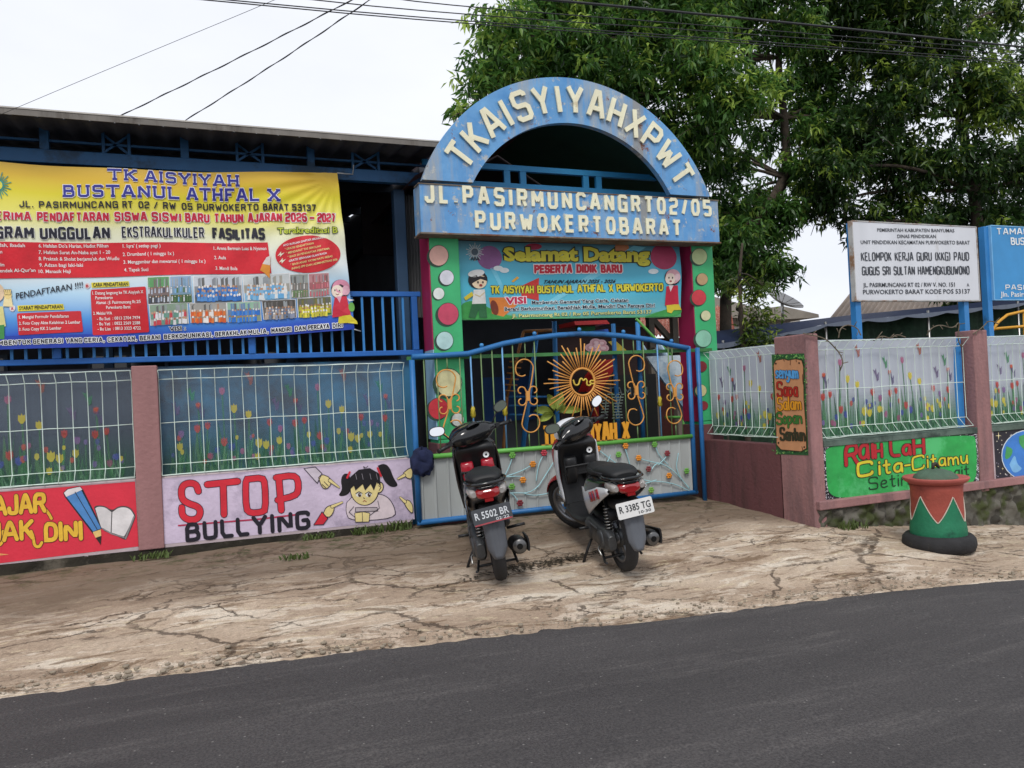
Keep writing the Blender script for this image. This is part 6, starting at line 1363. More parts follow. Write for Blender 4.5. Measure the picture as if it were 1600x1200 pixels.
def leaf_cloud(name, parent, blobs, mat, per_m2, nleaf, llen, lwid, droop, young, seed, twigs=None, flat=.75):
    """blobs: (centre, radius, tone lift for young leaves and painted-in light) ; clusters of leaves drooping from twig ends, denser towards the outside"""
    rg = np.random.default_rng(seed); C = []; T = []
    for c, rad, yb in blobs:
        n = int(per_m2 * rad * rad * 4)
        d = rg.normal(size=(n, 3)); d /= np.linalg.norm(d, axis=1)[:, None]
        rr = rad * rg.random(n) ** .5; p = np.array(c) + d * rr[:, None] * np.array([1, 1, flat]) * (1 + .25 * rg.normal(size=(n, 1)) * .5)
        C.append(p); T.append(np.clip(rg.normal(.38, .16, n) + yb * (rg.random(n) < .75) * rg.uniform(.2, .6, n) + (rg.random(n) < young) * .45, 0, 1))  # blob lift paints lit lobes lighter; the random part is young leaves
    C = np.concatenate(C); T = np.concatenate(T); nc = len(C); n = nc * nleaf
    az = rg.random(n) * 2 * pi; el = np.radians(rg.normal(-droop, 32, n)); ax = np.stack([np.cos(az) * np.cos(el), np.sin(az) * np.cos(el), np.sin(el)], 1)
    base = np.repeat(C, nleaf, 0) + ax * .02 + rg.normal(scale=.045, size=(n, 3)); ln = llen * rg.uniform(.65, 1.25, n)[:, None]
    side = np.cross(ax, rg.normal(size=(n, 3)) * .5 + np.array([0, 0, 1.0])); side /= np.linalg.norm(side, axis=1)[:, None] + 1e-9
    up = np.cross(side, ax); w_ = lwid * rg.uniform(.7, 1.2, n)[:, None]
    sag = np.array([0, 0, -1.0]) * ln * rg.uniform(.02, .22, n)[:, None]
    q0 = base; q1 = base + ax * ln * .42 + side * w_ + up * w_ * .35; q2 = base + ax * ln + sag; q3 = base + ax * ln * .42 - side * w_ + up * w_ * .35
    V = np.stack([q0, q1, q2, q3], 1).reshape(-1, 3).astype(np.float32)
    i = np.arange(n) * 4; F = np.stack([i, i + 1, i + 2, i, i + 2, i + 3], 1).reshape(-1).astype(np.int32); nf = 2 * n
    me = bpy.data.meshes.new(name); me.vertices.add(4 * n); me.vertices.foreach_set('co', V.ravel()); me.loops.add(3 * nf); me.loops.foreach_set('vertex_index', F)
    me.polygons.add(nf); me.polygons.foreach_set('loop_start', np.arange(nf, dtype=np.int32) * 3); me.update(calc_edges=True)
    tone = np.clip(np.repeat(T, nleaf) + rg.normal(scale=.1, size=n), 0, 1).astype(np.float32)
    at_ = me.attributes.new('tone', 'FLOAT', 'POINT'); at_.data.foreach_set('value', np.repeat(tone, 4))
    me.materials.append(mat); o = bpy.data.objects.new(name, me); COL.objects.link(o)
    o.parent = parent; o.matrix_parent_inverse = parent.matrix_basis.inverted()
    return C
def limb(mb, pts, r0, r1, n=8):
    P = [tuple(p) for p in pts]; P = chaikin3(P); k = len(P); mb.tube(P, [r0 + (r1 - r0) * i / (k - 1) for i in range(k)], n)
def chaikin3(p, k=2):
    for _ in range(k):
        q = [p[0]]
        for a, b in zip(p, p[1:]): q += [tuple(a[i] * .75 + b[i] * .25 for i in range(3)), tuple(a[i] * .25 + b[i] * .75 for i in range(3))]
        q.append(p[-1]); p = q
    return p
def PZ(px, py, Y): return np.array(at(px, py, Y))
def scale_at(px, py, Y): p = PZ(px, py, Y); return float((p - CAMP) @ _fw) / FPX
def tree(label, trunk, r0, blobs, mat, seed, per_m2, nleaf, llen, lwid, droop, young, group=None, twig=True, name='broadleaf_tree'):
    """trunk: (px, py, Y) from the foot up; blobs: (px, py, r_px, Y, tone lift, joint on the trunk)"""
    tp = [PZ(*t) for t in trunk]; foot = tp[0].copy(); foot[2] = .1; tp = [foot] + tp
    root = empty(name, tuple(foot), label, 'tree', group)
    mb = MB(BARK); limb(mb, tp, r0, r0 * .3, 10)
    B = []
    rg = random.Random(seed)
    for px, py, r, Y, yb, j in blobs:
        c = PZ(px, py, Y); rad = r * scale_at(px, py, Y); B.append((c, rad, yb))
        s = tp[min(j, len(tp) - 1)]; mid = (s + c) / 2 + np.array([rg.uniform(-.3, .3), rg.uniform(-.3, .3), rg.uniform(.0, .4)])
        limb(mb, [s, mid, c], r0 * .32, r0 * .1, 6)
        for _ in range(7):
            e = c + np.array([rg.gauss(0, 1) for _ in range(3)]) * rad * .5; m2 = (c + e) / 2 + np.array([0, 0, .1])
            limb(mb, [c + (mid - c) * rg.uniform(0, .4), m2, e], r0 * .09, r0 * .03, 5)
    mb.build('trunk', root, fix=False)
    leaf_cloud('crown', root, B, mat, per_m2, nleaf, llen, lwid, droop, young, seed)
    return root
LM = leaf_mat('mango_leaf', '20391a', '527d38', 'b0c95a', .45); LD = leaf_mat('dark_leaf', '192c13', '385827', '9ab24a', .42); LS = leaf_mat('slim_leaf', '2a3a18', '55702c', 'a0b04a')
TY = 4.2
tree('large mango tree with drooping leaves spreading behind the arched sign', [(1128, 415, TY), (1175, 352, TY), (1231, 280, TY), (1226, 185, TY), (1213, 90, TY), (1234, -20, TY), (1250, -120, TY)], .12, [
    (790, 55, 72, TY - .6, .5, 5), (735, 185, 42, TY - 1.0, .35, 4), (765, 120, 60, TY - .6, .45, 4), (850, 20, 80, TY, .35, 6), (905, 95, 95, TY - .2, .05, 5), (960, 30, 90, TY, .2, 6), (830, 130, 80, TY, .0, 5), (985, 150, 92, TY, .02, 4),
    (1040, 60, 95, TY, .25, 6), (1100, 110, 80, TY - .8, .6, 4), (1150, 150, 66, TY - 1.1, .65, 4), (1110, 195, 62, TY - .8, .3, 4), (1060, 230, 66, TY, .0, 3), (1125, 265, 55, TY, .0, 3), (1150, 40, 85, TY + .4, .15, 6), (1085, 20, 70, TY, .3, 6), (1010, 215, 55, TY + .4, 0, 3),
    (1130, 330, 55, TY + .2, .0, 2), (1170, 400, 60, TY + .2, .0, 2), (1110, 400, 50, TY + .4, .0, 1), (1205, 420, 42, TY, .0, 2), (1260, 205, 46, TY, .1, 4), (1270, 130, 55, TY + .2, .05, 5), (1190, 305, 36, TY + .5, .0, 3), (1280, 30, 70, TY + .2, .1, 6), (1165, 350, 52, TY + .6, 0, 2), (1200, 345, 48, TY + .1, .05, 2), (1095, 345, 55, TY + .3, 0, 2), (1140, 375, 55, TY - .3, 0, 2), (1225, 325, 34, TY - .2, .1, 3), (1250, 260, 40, TY - .2, .2, 3), (1240, 55, 52, TY - .3, .2, 6), (1212, 125, 38, TY - .3, .1, 5), (1262, 180, 46, TY + .3, .05, 4), (1305, 185, 50, TY + .2, .0, 4), (1268, 305, 46, TY + .4, .0, 3), (1310, 240, 46, TY + .2, .0, 3), (1195, 215, 34, TY + .3, 0, 4), (1110, 430, 42, TY - .2, 0, 1), (890, -40, 90, TY, .2, 6), (1030, -40, 100, TY, .2, 6), (1180, -40, 100, TY, .2, 6)],
    LM, 3, 58, 14, .165, .025, 30, .08)
T2 = 3.4
tree('tall dark leafy tree behind the white and blue signboards', [(1535, 470, T2), (1532, 400, T2), (1522, 300, T2), (1500, 180, T2), (1490, 60, T2), (1480, -60, T2)], .15, [
    (1340, 80, 85, T2 + .5, .2, 5), (1410, 150, 85, T2, .1, 4), (1350, 200, 66, T2, .02, 4), (1300, 265, 58, T2, .0, 3), (1400, 255, 75, T2 + .3, .0, 3), (1290, 320, 46, T2 + .4, .0, 3), (1345, 345, 40, T2 + .4, 0, 2), (1420, 330, 62, T2 + .3, .0, 2), (1490, 260, 80, T2, .0, 3), (1470, 80, 85, T2, .25, 5), (1400, 10, 90, T2, .25, 6), (1530, 130, 55, T2 - .5, .65, 4),
    (1560, 170, 62, T2 - .6, .8, 4), (1590, 260, 70, T2, .05, 3), (1550, 340, 72, T2 + .2, .0, 2), (1480, 350, 62, T2 + .5, .0, 2), (1585, 400, 55, T2 + .4, .0, 1), (1570, 20, 60, T2 + .8, .5, 5), (1640, 120, 95, T2, .2, 4), (1480, -60, 95, T2, .2, 6), (1340, -40, 90, T2, .2, 6), (1460, 430, 55, T2 + .8, .0, 1), (1670, 300, 90, T2, .1, 3), (1530, 455, 50, T2 + .8, 0, 1), (1510, 395, 60, T2 + .6, 0, 1)],
    LD, 5, 54, 14, .165, .027, 28, .06)
tree('slim young tree with yellow-green leaves between green pillar and brown pillar', [(1160, 520, 2.0), (1157, 480, 2.0), (1155, 430, 2.0), (1160, 380, 2.0)], .05, [
    (1180, 470, 30, 2.0, .35, 3), (1185, 500, 34, 1.9, .35, 2), (1175, 525, 30, 1.9, .2, 2), (1150, 450, 26, 2.1, .1, 3), (1195, 450, 20, 2.0, .4, 3)], LS, 9, 60, 12, .11, .018, 10, .2)

# ------------------------------------------------------------------ things beyond the right wall
def vplate(mb, px, Y, t=.05):
    pts = [at(x, y, Y) for x, y in px]; mb.plate([(p.x, p.z) for p in pts], lambda u, v, d: (u, Y - d, v), t)
NAVYT = M('navy_tarp', '1a2a4e', .6, .25, 3, k=.6)
aw = empty('tarp_awning', (7, 2, .17), 'navy tarpaulin awning with pale scalloped edge behind the right wall', 'awning')
tops = [(1105, 519), (1208, 507), (1331, 492), (1480, 478), (1620, 462)]; bots = [(1105, 541), (1208, 525), (1283, 509), (1316, 503), (1381, 497), (1458, 489), (1620, 472)]
def lerp_px(L_, x):
    return float(np.interp(x, [p[0] for p in L_], [p[1] for p in L_]))
mb = MB(NAVYT)
def awf(u, v):
    x = 1105 + 515 * u; a_ = at(x, lerp_px(tops, x), 2.6); b_ = at(x, lerp_px(bots, x), 2.0); p = a_.lerp(b_, v); return (p.x, p.y, p.z + .012 * math.sin(u * 60) * v)
mb.grid(awf, 90, 4); mb.build('tarp', aw, fix=False)
mb = MB(M('pale_edging', '6d7686', .7, .2, 6, k=.8))
def edf(u, v):
    x = 1105 + 515 * u; b_ = at(x, lerp_px(bots, x) - 1.0, 1.995); return (b_.x, b_.y - .01, b_.z - v * (.03 + .045 * abs(math.sin(u * 26))))
mb.grid(edf, 220, 2); mb.build('edging', aw, fix=False)
mb = MB(STEEL)
for px in (1130, 1290, 1450, 1590): p = at(px, lerp_px(bots, px), 2.05); mb.tube([(p.x, p.y, .17), (p.x, p.y, p.z + .05)], .02, 8)
p, q = at(1134, 537, .6), at(1236, 516, .6); mb.build('frame', aw)
NET = M('dark_green_net', '1c3524', .9, .5, 14, .6, 20)
mb = MB(NET); 
def netf(u, v):
    x = 1118 + 520 * u; t_ = at(x, lerp_px(bots, x) + 1, 2.3); return (t_.x, t_.y + .06 * math.sin(u * 40) + .04 * mnoise.noise((u * 60, v * 9, 1)), .17 + (t_.z - .17) * v)
mb.grid(netf, 160, 20)
tag(mb.build('shade_net', fix=False), 'dark green shade netting hanging below the navy awning', 'netting')
hs = empty('house', tuple(PZ(1420, 520, 9)[:2]) + (.17,), 'house with pale brown sheet roof behind the white signboard', 'house')
mb = MB(M('brown_sheet_roof', '9a8c80', .7, .2, 3, streak=False, k=.9))
A_, B_, C_, D_ = PZ(1290, 505, 7.5), PZ(1345, 437, 9.5), PZ(1640, 400, 9.5), PZ(1640, 470, 7.5)
def rf(u, v):
    p = (A_ * (1 - u) + D_ * u) * (1 - v) + (B_ * (1 - u) + C_ * u) * v; return (p[0], p[1], p[2] + .03 * math.sin(u * 260))
mb.grid(rf, 420, 3); mb.build('roof', hs, fix=False)
mb = MB(M('house_wall', 'a29a90', .9, .2, 2)); mb.box(A_[0] + .4, D_[0] - .4, 7.9, 9.4, .17, min(A_[2], D_[2]) - .05); mb.build('wall', hs)
h2_ = empty('house', tuple(PZ(1220, 520, 10)[:2]) + (.17,), 'distant house with flat grey roof slabs under the satellite dish', 'house')
mb = MB(M('roof_slab', 'a39c92', .85, .25, 3)); 
vplate(mb, [(1200, 481), (1222, 478), (1279, 491), (1280, 496), (1200, 500)], 10, 2.2); vplate(mb, [(1110, 462), (1200, 486), (1200, 500), (1110, 494)], 11, 2.5); mb.build('roof', h2_)
mb = MB(M('pale_house_wall', 'c6c2bc', .85, .15, 2)); vplate(mb, [(1128, 494), (1250, 494), (1250, 560), (1128, 560)], 11.2, 1.5); mb.build('wall', h2_)
mb = MB(M('dish_mesh', 'a8aaa8', .6, .15, 8, alpha=.75)); c = PZ(1222, 474, 8.6); s_ = scale_at(1222, 474, 8.6); rr = 31 * s_
ds = empty('satellite_dish', tuple(c), 'big grey mesh satellite dish on the distant house roof', 'dish')
Md = Matrix.Translation(Vector(c)) @ Matrix.Rotation(math.radians(52), 4, 'Y') @ Matrix.Rotation(math.radians(-38), 4, 'X'); mb.X = Matrix.Translation(Vector(c)) @ Matrix.Rotation(math.radians(28), 4, 'Y') @ Matrix.Rotation(math.radians(14), 4, 'X')
mb.lathe([(rr * .28 * (k / 10) ** 2, max(.001, rr * k / 10)) for k in range(11)], (0, 0, 0), 'z', 40); mb.build('reflector', ds, fix=False)
mb = MB(STEEL); mb.X = Matrix.Translation(Vector(c)) @ Matrix.Rotation(math.radians(28), 4, 'Y') @ Matrix.Rotation(math.radians(14), 4, 'X')
for k in range(14):
    t = 2 * pi * k / 14; mb.tube([(rr * q / 6 * math.cos(t), rr * q / 6 * math.sin(t), rr * .28 * (q / 6) ** 2 + .005) for q in range(7)], .008, 4)
mb.X = None; mb.tube([tuple(c), (c[0], c[1], c[2] - .5)], .04, 8); mb.build('frame', ds)
h3_ = empty('house', tuple(PZ(1040, 520, 10)[:2]) + (.17,), 'house with red clay tile roof seen past the right green pillar', 'house')
mb = MB(M('clay_tiles', 'a8604e', .8, .4, 30, .8, 40, dirt='c8a494', dthr=.56)); A2, B2, C2, D2 = PZ(990, 524, 8.5), PZ(1000, 485, 10.5), PZ(1140, 478, 10.5), PZ(1150, 526, 8.5)
mb.grid(lambda u, v: tuple(((A2 * (1 - u) + D2 * u) * (1 - v) + (B2 * (1 - u) + C2 * u) * v) + np.array([0, 0, .03 * math.sin(u * 170) + .05 * ((v * 9) % 1)])), 200, 36); mb.build('roof', h3_, fix=False)
mb = MB(M('brick_wall', '6a3c38', .9, .3, 6)); mb.box(A2[0] + .3, D2[0] - .3, 8.9, 10.2, .17, A2[2] - .05); mb.build('wall', h3_)
cf = MB(M('frame_yellow', 'd2992e', .5, .1, 6))
for l in ([(1550, 518), (1560, 503), (1574, 492), (1600, 486), (1660, 480)], [(1551, 514), (1600, 510), (1660, 506)], [(1600, 486), (1602, 560)], [(1640, 482), (1644, 560)]): cf.tube([at(x, y, .8) for x, y in l], .022, 8)
cf.tube([at(1550, 518, .8), at(1556, 600, .8)], .022, 8)
tag(cf.build('climbing_frame'), 'yellow tube climbing frame at the right edge behind the fence', 'play frame')
DRY = M('dry_vine', '6a6152', .9, .3, 12)
for k, (pts, lb) in enumerate((([(1255, 521), (1290, 528), (1306, 545), (1312, 552), (1318, 566), (1312, 580)], 'withered dark tendril dangling over the fence beside the brown pillar'), ([(1310, 528), (1313, 512), (1325, 507), (1340, 512), (1345, 524)], 'pale dry hoop of vine arching above the fence by the sign post'),
        ([(1365, 532), (1378, 524), (1392, 530), (1400, 522), (1415, 527)], 'short dry twig lying along the fence top under the white sign'), ([(1448, 524), (1455, 512), (1470, 507), (1490, 514), (1500, 500), (1496, 530), (1502, 542)], 'tangled dry vine on the fence top next to the blue post'), ([(1520, 522), (1535, 512), (1545, 500), (1560, 506)], 'dry twig curling from the brown pillar toward the blue sign post'))):
    mb = MB(DRY); P = chaikin3([tuple(at(x, y, YR - .02 - .02 * math.sin(i * 2))) for i, (x, y) in enumerate(pts)]); mb.tube(P, .006, 5)
    r_ = random.Random(k)
    for q in range(3, len(P) - 2, 3): mb.tube([P[q], (P[q][0] + r_.uniform(-.06, .06), P[q][1] - .02, P[q][2] + r_.uniform(-.05, .07))], .004, 4)
    tag(mb.build('dry_vine'), lb, 'vine', 'dry vines on the right fence')

# ------------------------------------------------------------------ play yard behind the gate
YB = 6.6
xr_ = at(1005, 600, YB).x
bw = empty('yard_building', (4.5, YB, .17), 'dim building at the back of the play yard behind the gate', 'building')
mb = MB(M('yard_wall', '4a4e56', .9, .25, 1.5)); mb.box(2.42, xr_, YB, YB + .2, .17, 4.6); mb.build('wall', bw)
mb = MB(M('yard_roof', '3e3a3a', .8)); mb.box(2.42, xr_ + .3, 4.6, YB + .4, 3.15, 3.22); mb.build('roof', bw)
dk = MB(M('blue_door', '24508c', .6, .15, 4)); p0, p1 = at(752, 600, YB), at(800, 700, YB); dk.box(p0.x, p1.x + .5, YB - .04, YB - .01, .9, 1.75); dk.build('window', bw)
mw = MB(M('maroon_mural_wall', '2c1c1c', .85, .2, 3)); a0, a1 = at(872, 560, 5.2), at(1012, 560, 5.2); mw.box(a0.x, a1.x, 5.2, 5.3, .17, at(900, 512, 5.2).z)
mwl = empty('mural_wall', (a0.x, 5.2, .17), 'maroon play yard wall with a painted pink rose behind the sun emblem', 'wall'); mw.build('wall', mwl)
a = Art(planeY(5.2), layer=.004); a.zo = .004; a.z = (720, 480, 1600 / 360)
for x, y, r in ((945, 270, 60), (900, 280, 40), (985, 285, 42), (935, 245, 40), (975, 250, 36), (945, 300, 40)): a.ell((x, y), r, r * .7, 'c8a0a8', 1); a.ell((x + 4, y + 4), r * .7, r * .5, 'b88890', 2); a.ell((x + 2, y), r * .45, r * .3, 'd0b0b6', 3)
for p in ([(1020, 240), (1070, 230), (1150, 300), (1090, 310)], [(860, 300), (820, 330), (800, 320)]): a.poly(p, 'b8a23a', 1)
a.build('mural', mwl)
bd = MB(M('blackboard', '17191a', .8, .2, 3)); c0, c1 = at(958, 600, 4.6), at(1030, 690, 4.6); bd.box(c0.x, c1.x, 4.6, 4.64, c1.z - .3, c0.z + .15)
bdr = empty('notice_board', (c0.x, 4.6, .17), 'black notice board lettered TAMAN behind the gate scroll', 'board'); bd.build('board', bdr)
for x in (c0.x + .1, c1.x - .1): l_ = MB(M('board_leg', '2a2c2e')); l_.box(x - .03, x + .03, 4.605, 4.635, .17, c1.z - .301); l_.build('leg', bdr)
a = Art(planeY(4.6), layer=.004); a.zo = .003; a.z = (720, 480, 1600 / 360); a.letters('TAMAN', (1025, 612), (1290, 608), 52, 7, '5e6668', 1, gap=.4); a.build('lettering', bdr)
# swing frame
sw_ = empty('swing_frame', tuple(at(850, 660, 2.2)), 'blue and orange steel swing frame standing behind the left half of the gate', 'swing')
ORW = M('frame_orange', 'a8703c', .6, .2, 8)
mb = MB(BLUE)
for l in (((866, 502), (869, 660)), ((838, 528), (806, 690))): p, q = at(*l[0], 2.2), at(*l[1], 2.4); q.z = .17; mb.tube([p, q], .035, 8)
mb.build('post', sw_)
mb = MB(ORW)
for l in (((818, 518), (792, 620)), ((818, 518), (862, 516)), ((838, 518), (838, 532))): mb.tube([at(*l[0], 2.3), at(*l[1], 2.3)], .022, 8)
q = at(792, 620, 2.3); mb.tube([q, (q.x - .15, 2.3, .17)], .022, 8); mb.build('brace', sw_)
mb = MB(BLUE); 
for y in (620, 634, 648): mb.tube([at(795, y, 2.35), at(862, y, 2.35)], .016, 6)
mb.build('seat_rail', sw_)
mb = MB(ORW)
for k in range(7): mb.tube([at(786 + 2 * k, 610 - 9 * k, 2.1), at(806 + 2 * k, 611 - 9 * k, 2.1)], .012, 6)
mb.build('rung', sw_)
# slide
sld = empty('slide', tuple(at(1040, 640, 3.0)), 'pale blue slide with green handrails behind the right half of the gate', 'slide')
mb = MB(M('slide_blue', '9fb8cc', .4, .2, 3, dirt='6f8fa8', dthr=.58))
P0, P1 = at(1004, 548, 3.0), at(1085, 700, 2.2)
def slf(u, v):
    p = P0.lerp(P1, u); w_ = .62; s_ = v; return (p.x + .1 * s_, p.y - .5 + w_ * s_, max(.2, p.z + .09 * math.sin(u * 3)) + .1 * abs(2 * v - 1) ** 6)
mb.grid(slf, 20, 12)
c_ = mb.build('chute', sld, fix=False); q = c_.modifiers.new('thickness', 'SOLIDIFY'); q.thickness = .03
mb = MB(M('slide_side', 'cfdde6', .5, .25, 4, dirt='7fa0b8', dthr=.56)); vplate(mb, [(1010, 557), (1062, 555), (1072, 560), (1074, 645), (1036, 594)], 2.12, .05); mb.build('side_board', sld)
mb = MB(GRN)
for l in (((994, 498), (1072, 580)), ((1040, 652), (1070, 652)), ((1068, 640), (1069, 700))): mb.tube([at(*l[0], 2.85), at(*l[1], 2.85)], .022, 8)
mb.build('handrail', sld)
mb = MB(BLUE)
for x, y in ((958, 506), (996, 503)): p = at(x, y, 3.1); mb.tube([p, (p.x, 3.1, .17)], .035, 8)
p, q = at(955, 550, 3.1), at(1000, 548, 3.1); mb.box(p.x, q.x, 2.8, 3.4, p.z - .03, p.z); mb.build('tower', sld)
# play house with striped roof and red panel
plh = empty('play_house', tuple(at(925, 640, 4.0)), 'small play house with red and green striped awning roof behind the sun emblem', 'play house')
mb = MB(M('play_red', 'b02c2c', .5, .12, 5)); vplate(mb, [(897, 502), (948, 500), (953, 506), (899, 508)], 4.0, .6); mb.build('roof', plh)
mb = MB(M('play_green', '2f8a4a', .5, .12, 5)); vplate(mb, [(903, 509), (930, 508), (930, 517), (905, 518)], 4.3, .1); mb.build('awning', plh)
mb = MB(M('play_blue', '2c58b0', .5, .12, 5)); vplate(mb, [(905, 519), (950, 514), (952, 521), (906, 526)], 4.25, .15); mb.build('ledge', plh)
mb = MB(M('play_red2', 'a8201e', .45, .15, 4)); vplate(mb, [(916, 612), (928, 585), (945, 565), (960, 561), (958, 580), (938, 612)], 3.9, .3); p = at(930, 612, 3.9); mb.box(p.x - .05, p.x + .05, 3.9, 4.0, .17, p.z); mb.build('red_panel', plh)
# timber posts of a shelter
tsh = empty('timber_shelter', tuple(at(1040, 560, 5.5)), 'grey timber posts and beams of a shelter beside the red tile roof', 'shelter')
mb = MB(M('grey_timber', '7a7268', .85, .3, 6, streak=True))
for x in (1015, 1052): p, q = at(x, 492, 5.5), at(x + 4, 560, 5.5); q.z = .17; mb.bar(p, q, .12, .12)
mb.build('post', tsh)
mb = MB(M('grey_timber', '')); mb.bar(at(1017, 496, 5.6), at(1056, 540, 5.6), .1, .1); mb.bar(at(1010, 496, 5.7), at(1075, 492, 5.7), .1, .1); mb.bar(at(1020, 548, 5.4), at(1085, 545, 5.4), .16, .12); mb.build('beam', tsh)
# plants behind the gate bars
def leafy(label, name, c, leaves, col, pot=True, Y=.45):
    r = empty(name, (c.x, Y, .17), label, 'plant')
    mb = MB(M('plant_leaf_' + col, col, .45, .3, 9))
    for dx, dz, L_, w_, dep in leaves:
        d = Vector((dx, dep, dz)).normalized(); s_ = d.cross(Vector((0, -1, .3))).normalized(); base = Vector((c.x, Y, c.z))
        mb.grid(lambda u, v: tuple(base + d * L_ * (.12 + .88 * u) + s_ * (w_ * math.sin(pi * min(1, u * 1.02)) ** .8 * (2 * v - 1)) + Vector((0, -.04 * (2 * v - 1) ** 2, -.18 * L_ * u * u + .02 * (2 * v - 1) ** 2))), 10, 4)
    mb.build('leaves', r, fix=False)
    mb = MB(M('plant_stem', '5a6a3a', .7)); mb.tube([(c.x + .06, Y, .42), (c.x + .03, Y, (c.z + .42) / 2), (c.x, Y, c.z)], .012, 6); mb.build('stem', r)
    mb = MB(M('pot_clay', '7a4a3a', .8, .2, 6)); mb.lathe([(0, .001), (0, .12), (.26, .16), (.28, .17), (.28, .14), (.24, .001)], (c.x + .06, Y, .17), 'z', 24); mb.build('pot', r)
leafy('pale green broad-leaved pot plant behind the gate bars left of the sun emblem', 'pot_plant', at(866, 648, .45), [(-1, .35, .30, .05, -.2), (-.35, 1, .28, .05, -.1), (.3, 1, .3, .055, 0), (1, .25, .32, .045, -.2), (-.8, -.1, .26, .045, -.3), (.7, .7, .24, .04, .3)], '9cab52')
mb = MB(M('succulent_pale', '7a8a80', .6, .2, 9)); rt = empty('pot_plant', (at(962, 660, .5).x, .5, .17), 'thin grey-green trailing pot plant behind the gate right of the sun emblem', 'plant')
for x0, x1 in ((948, 944), (962, 968), (970, 962)):
    P = [at(x0 + (x1 - x0) * k / 8, 618 + 4.6 * k, .5) for k in range(9)]; mb.tube(P, .005, 5)
    for p in P:
        for s_ in (-1, 1): mb.ball((p.x + s_ * .028, p.y, p.z + .012), .022, .008, .008, 8)
mb.build('leaves', rt); mb = MB(M('plant_stem', '')); p = at(960, 655, .5); mb.tube([(p.x, .5, .4), (p.x, .52, p.z + .3)], .01, 6); mb.build('stem', rt)
mb = MB(M('pot_clay', '')); mb.lathe([(0, .001), (0, .1), (.22, .14), (.24, .15), (.24, .12), (.2, .001)], (p.x, .5, .17), 'z', 24); mb.build('pot', rt)

# ------------------------------------------------------------------ wires
WIR = M('cable_black', '2a2c2e', .6)
def wire(pts, Y, r, label, twist=False):
    P = [at(x, y, Y if not isinstance(Y, (list, tuple)) else Y[i]) for i, (x, y) in enumerate(pts)]
    P = chaikin3([tuple(p) for p in P]); mb = MB(WIR); mb.tube(P, r, 6)
    if twist:
        Q = []
        for a_, b_ in zip(P, P[1:]):
            n_ = max(2, int(math.dist(a_, b_) / .03))
            for k in range(n_): t = k / n_; ph_ = len(Q) * .5; Q.append(tuple(a_[i] + (b_[i] - a_[i]) * t + (r * 1.4 * math.cos(ph_) if i == 0 else r * 1.4 * math.sin(ph_) if i == 2 else 0) for i in range(3)))
        mb.tube(Q, r * .9, 5)
    tag(mb.build('overhead_cable', fix=False), label, 'cable', 'overhead cables')
wire([(250, -10), (680, 30), (1160, 63), (1700, 103)], -1.2, .0045, 'thin overhead cable, lowest but one of the bundle crossing the trees')
wire([(280, -4), (680, 34), (1160, 67), (1700, 107)], -1.2, .0045, 'thin overhead cable, lowest of the bundle crossing the trees')
wire([(400, -10), (680, 20), (1160, 52), (1700, 94)], -1.0, .0045, 'thin overhead cable in the middle of the bundle crossing the trees')
wire([(560, -10), (700, 9), (1160, 44), (1700, 88)], -1.0, .0045, 'thin overhead cable, second from the top of the bundle crossing the trees')
wire([(760, -10), (860, 0), (1160, 28), (1700, 84)], -1.2, .011, 'thick black overhead cable crossing in front of the tree crowns')
wire([(172, 189), (365, 95), (550, 0), (700, -80)], (.05, -.6, -1.4, -2.2), .0035, 'twisted service cable rising from the hall roof, left of the pair', True)
wire([(282, 193), (430, 100), (578, 0), (690, -80)], (.05, -.6, -1.4, -2.2), .0035, 'twisted service cable rising from the hall roof, right of the pair', True)
wire([(-30, 192), (200, 95), (430, 0), (600, -75)], (.05, -.6, -1.4, -2.2), .0018, 'thin straight cable at the upper left corner of the sky')

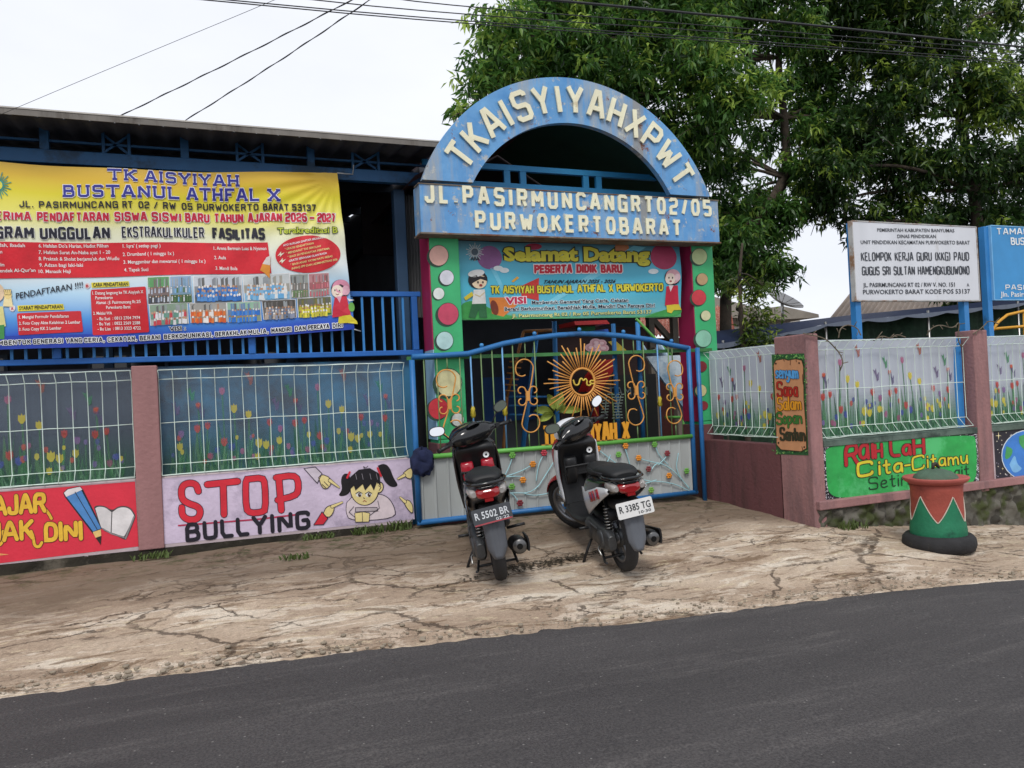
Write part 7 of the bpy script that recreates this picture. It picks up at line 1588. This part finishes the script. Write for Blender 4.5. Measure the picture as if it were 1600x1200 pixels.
# ------------------------------------------------------------------ weeds and litter on the apron
WEED = M('weed_green', '4c5c2c', .7, .35, 10)
def weed(x, y, n, h, label, seed):
    r = random.Random(seed); z = gz(x, y); mb = MB(WEED)
    for _ in range(n):
        t = r.uniform(0, 2 * pi); l = h * r.uniform(.5, 1.2); b = Vector((x + r.uniform(-.14, .14), y + r.uniform(-.04, .04), z)); e = b + Vector((math.cos(t) * l * .6, math.sin(t) * l * .35, l)); s_ = Vector((-math.sin(t), math.cos(t), 0)) * .006
        m_ = (b + e) / 2 + Vector((0, 0, l * .18)); q = mb.vs([b - s_, b + s_, m_ + s_ * 1.6, e, m_ - s_ * 1.6]); mb.face((q, q + 1, q + 2, q + 3, q + 4))
    tag(mb.build('weed_tuft', fix=False), label, 'weed', 'weeds along the wall foot')
weed(-.47, -.07, 40, .06, 'small weed tuft at the foot of the left brown pillar', 1); weed(1.35, -.05, 60, .07, 'weed tuft under the girl on the STOP BULLYING mural', 2); weed(1.62, -.06, 46, .09, 'weed tuft at the gate end of the STOP BULLYING mural', 3)
weed(.9, -.04, 70, .05, 'sparse weeds under the last letters of BULLYING', 4); weed(5.5, -1.75, 40, .08, 'weed tuft beside the bin at the stone footing', 5); weed(.62, -.72, 30, .05, 'weeds growing from a crack in the middle of the apron', 6)
mb = MB(M('litter', '3e362a', .9, .4, 20)); r = random.Random(4)
for _ in range(260):
    x = r.gauss(2.45, .38); y = -1.62 + .22 * (x - 2.4) + r.gauss(0, .05); z = gz(x, y) + .012; t = r.uniform(0, pi); l = r.uniform(.012, .04); w_ = l * r.uniform(.2, .5)
    q = mb.vs([(x - l * math.cos(t), y - l * math.sin(t), z), (x + w_ * math.sin(t), y - w_ * math.cos(t), z + .006), (x + l * math.cos(t), y + l * math.sin(t), z + .003), (x - w_ * math.sin(t), y + w_ * math.cos(t), z + .004)]); mb.face((q, q + 1, q + 2, q + 3))
tag(mb.build('leaf_litter', fix=False), 'dry leaf litter swept into a line behind the scooters', 'litter', kind='stuff')
mb = MB(M('gravel', '8f8474', .9, .3, 9)); r = random.Random(9)
for _ in range(1500):
    x = r.uniform(-3, 8); y = edge_y(x) + abs(r.gauss(0, .14)) - .02; s_ = r.uniform(.003, .008) if r.random() < .8 else r.uniform(.008, .02); mb.ball((x, y, gz(x, y) + .012), s_, s_ * r.uniform(.6, 1.2), s_ * .6, 6)
tag(mb.build('gravel', fix=False), 'loose gravel crumbs along the broken edge of the concrete', 'gravel', kind='stuff')
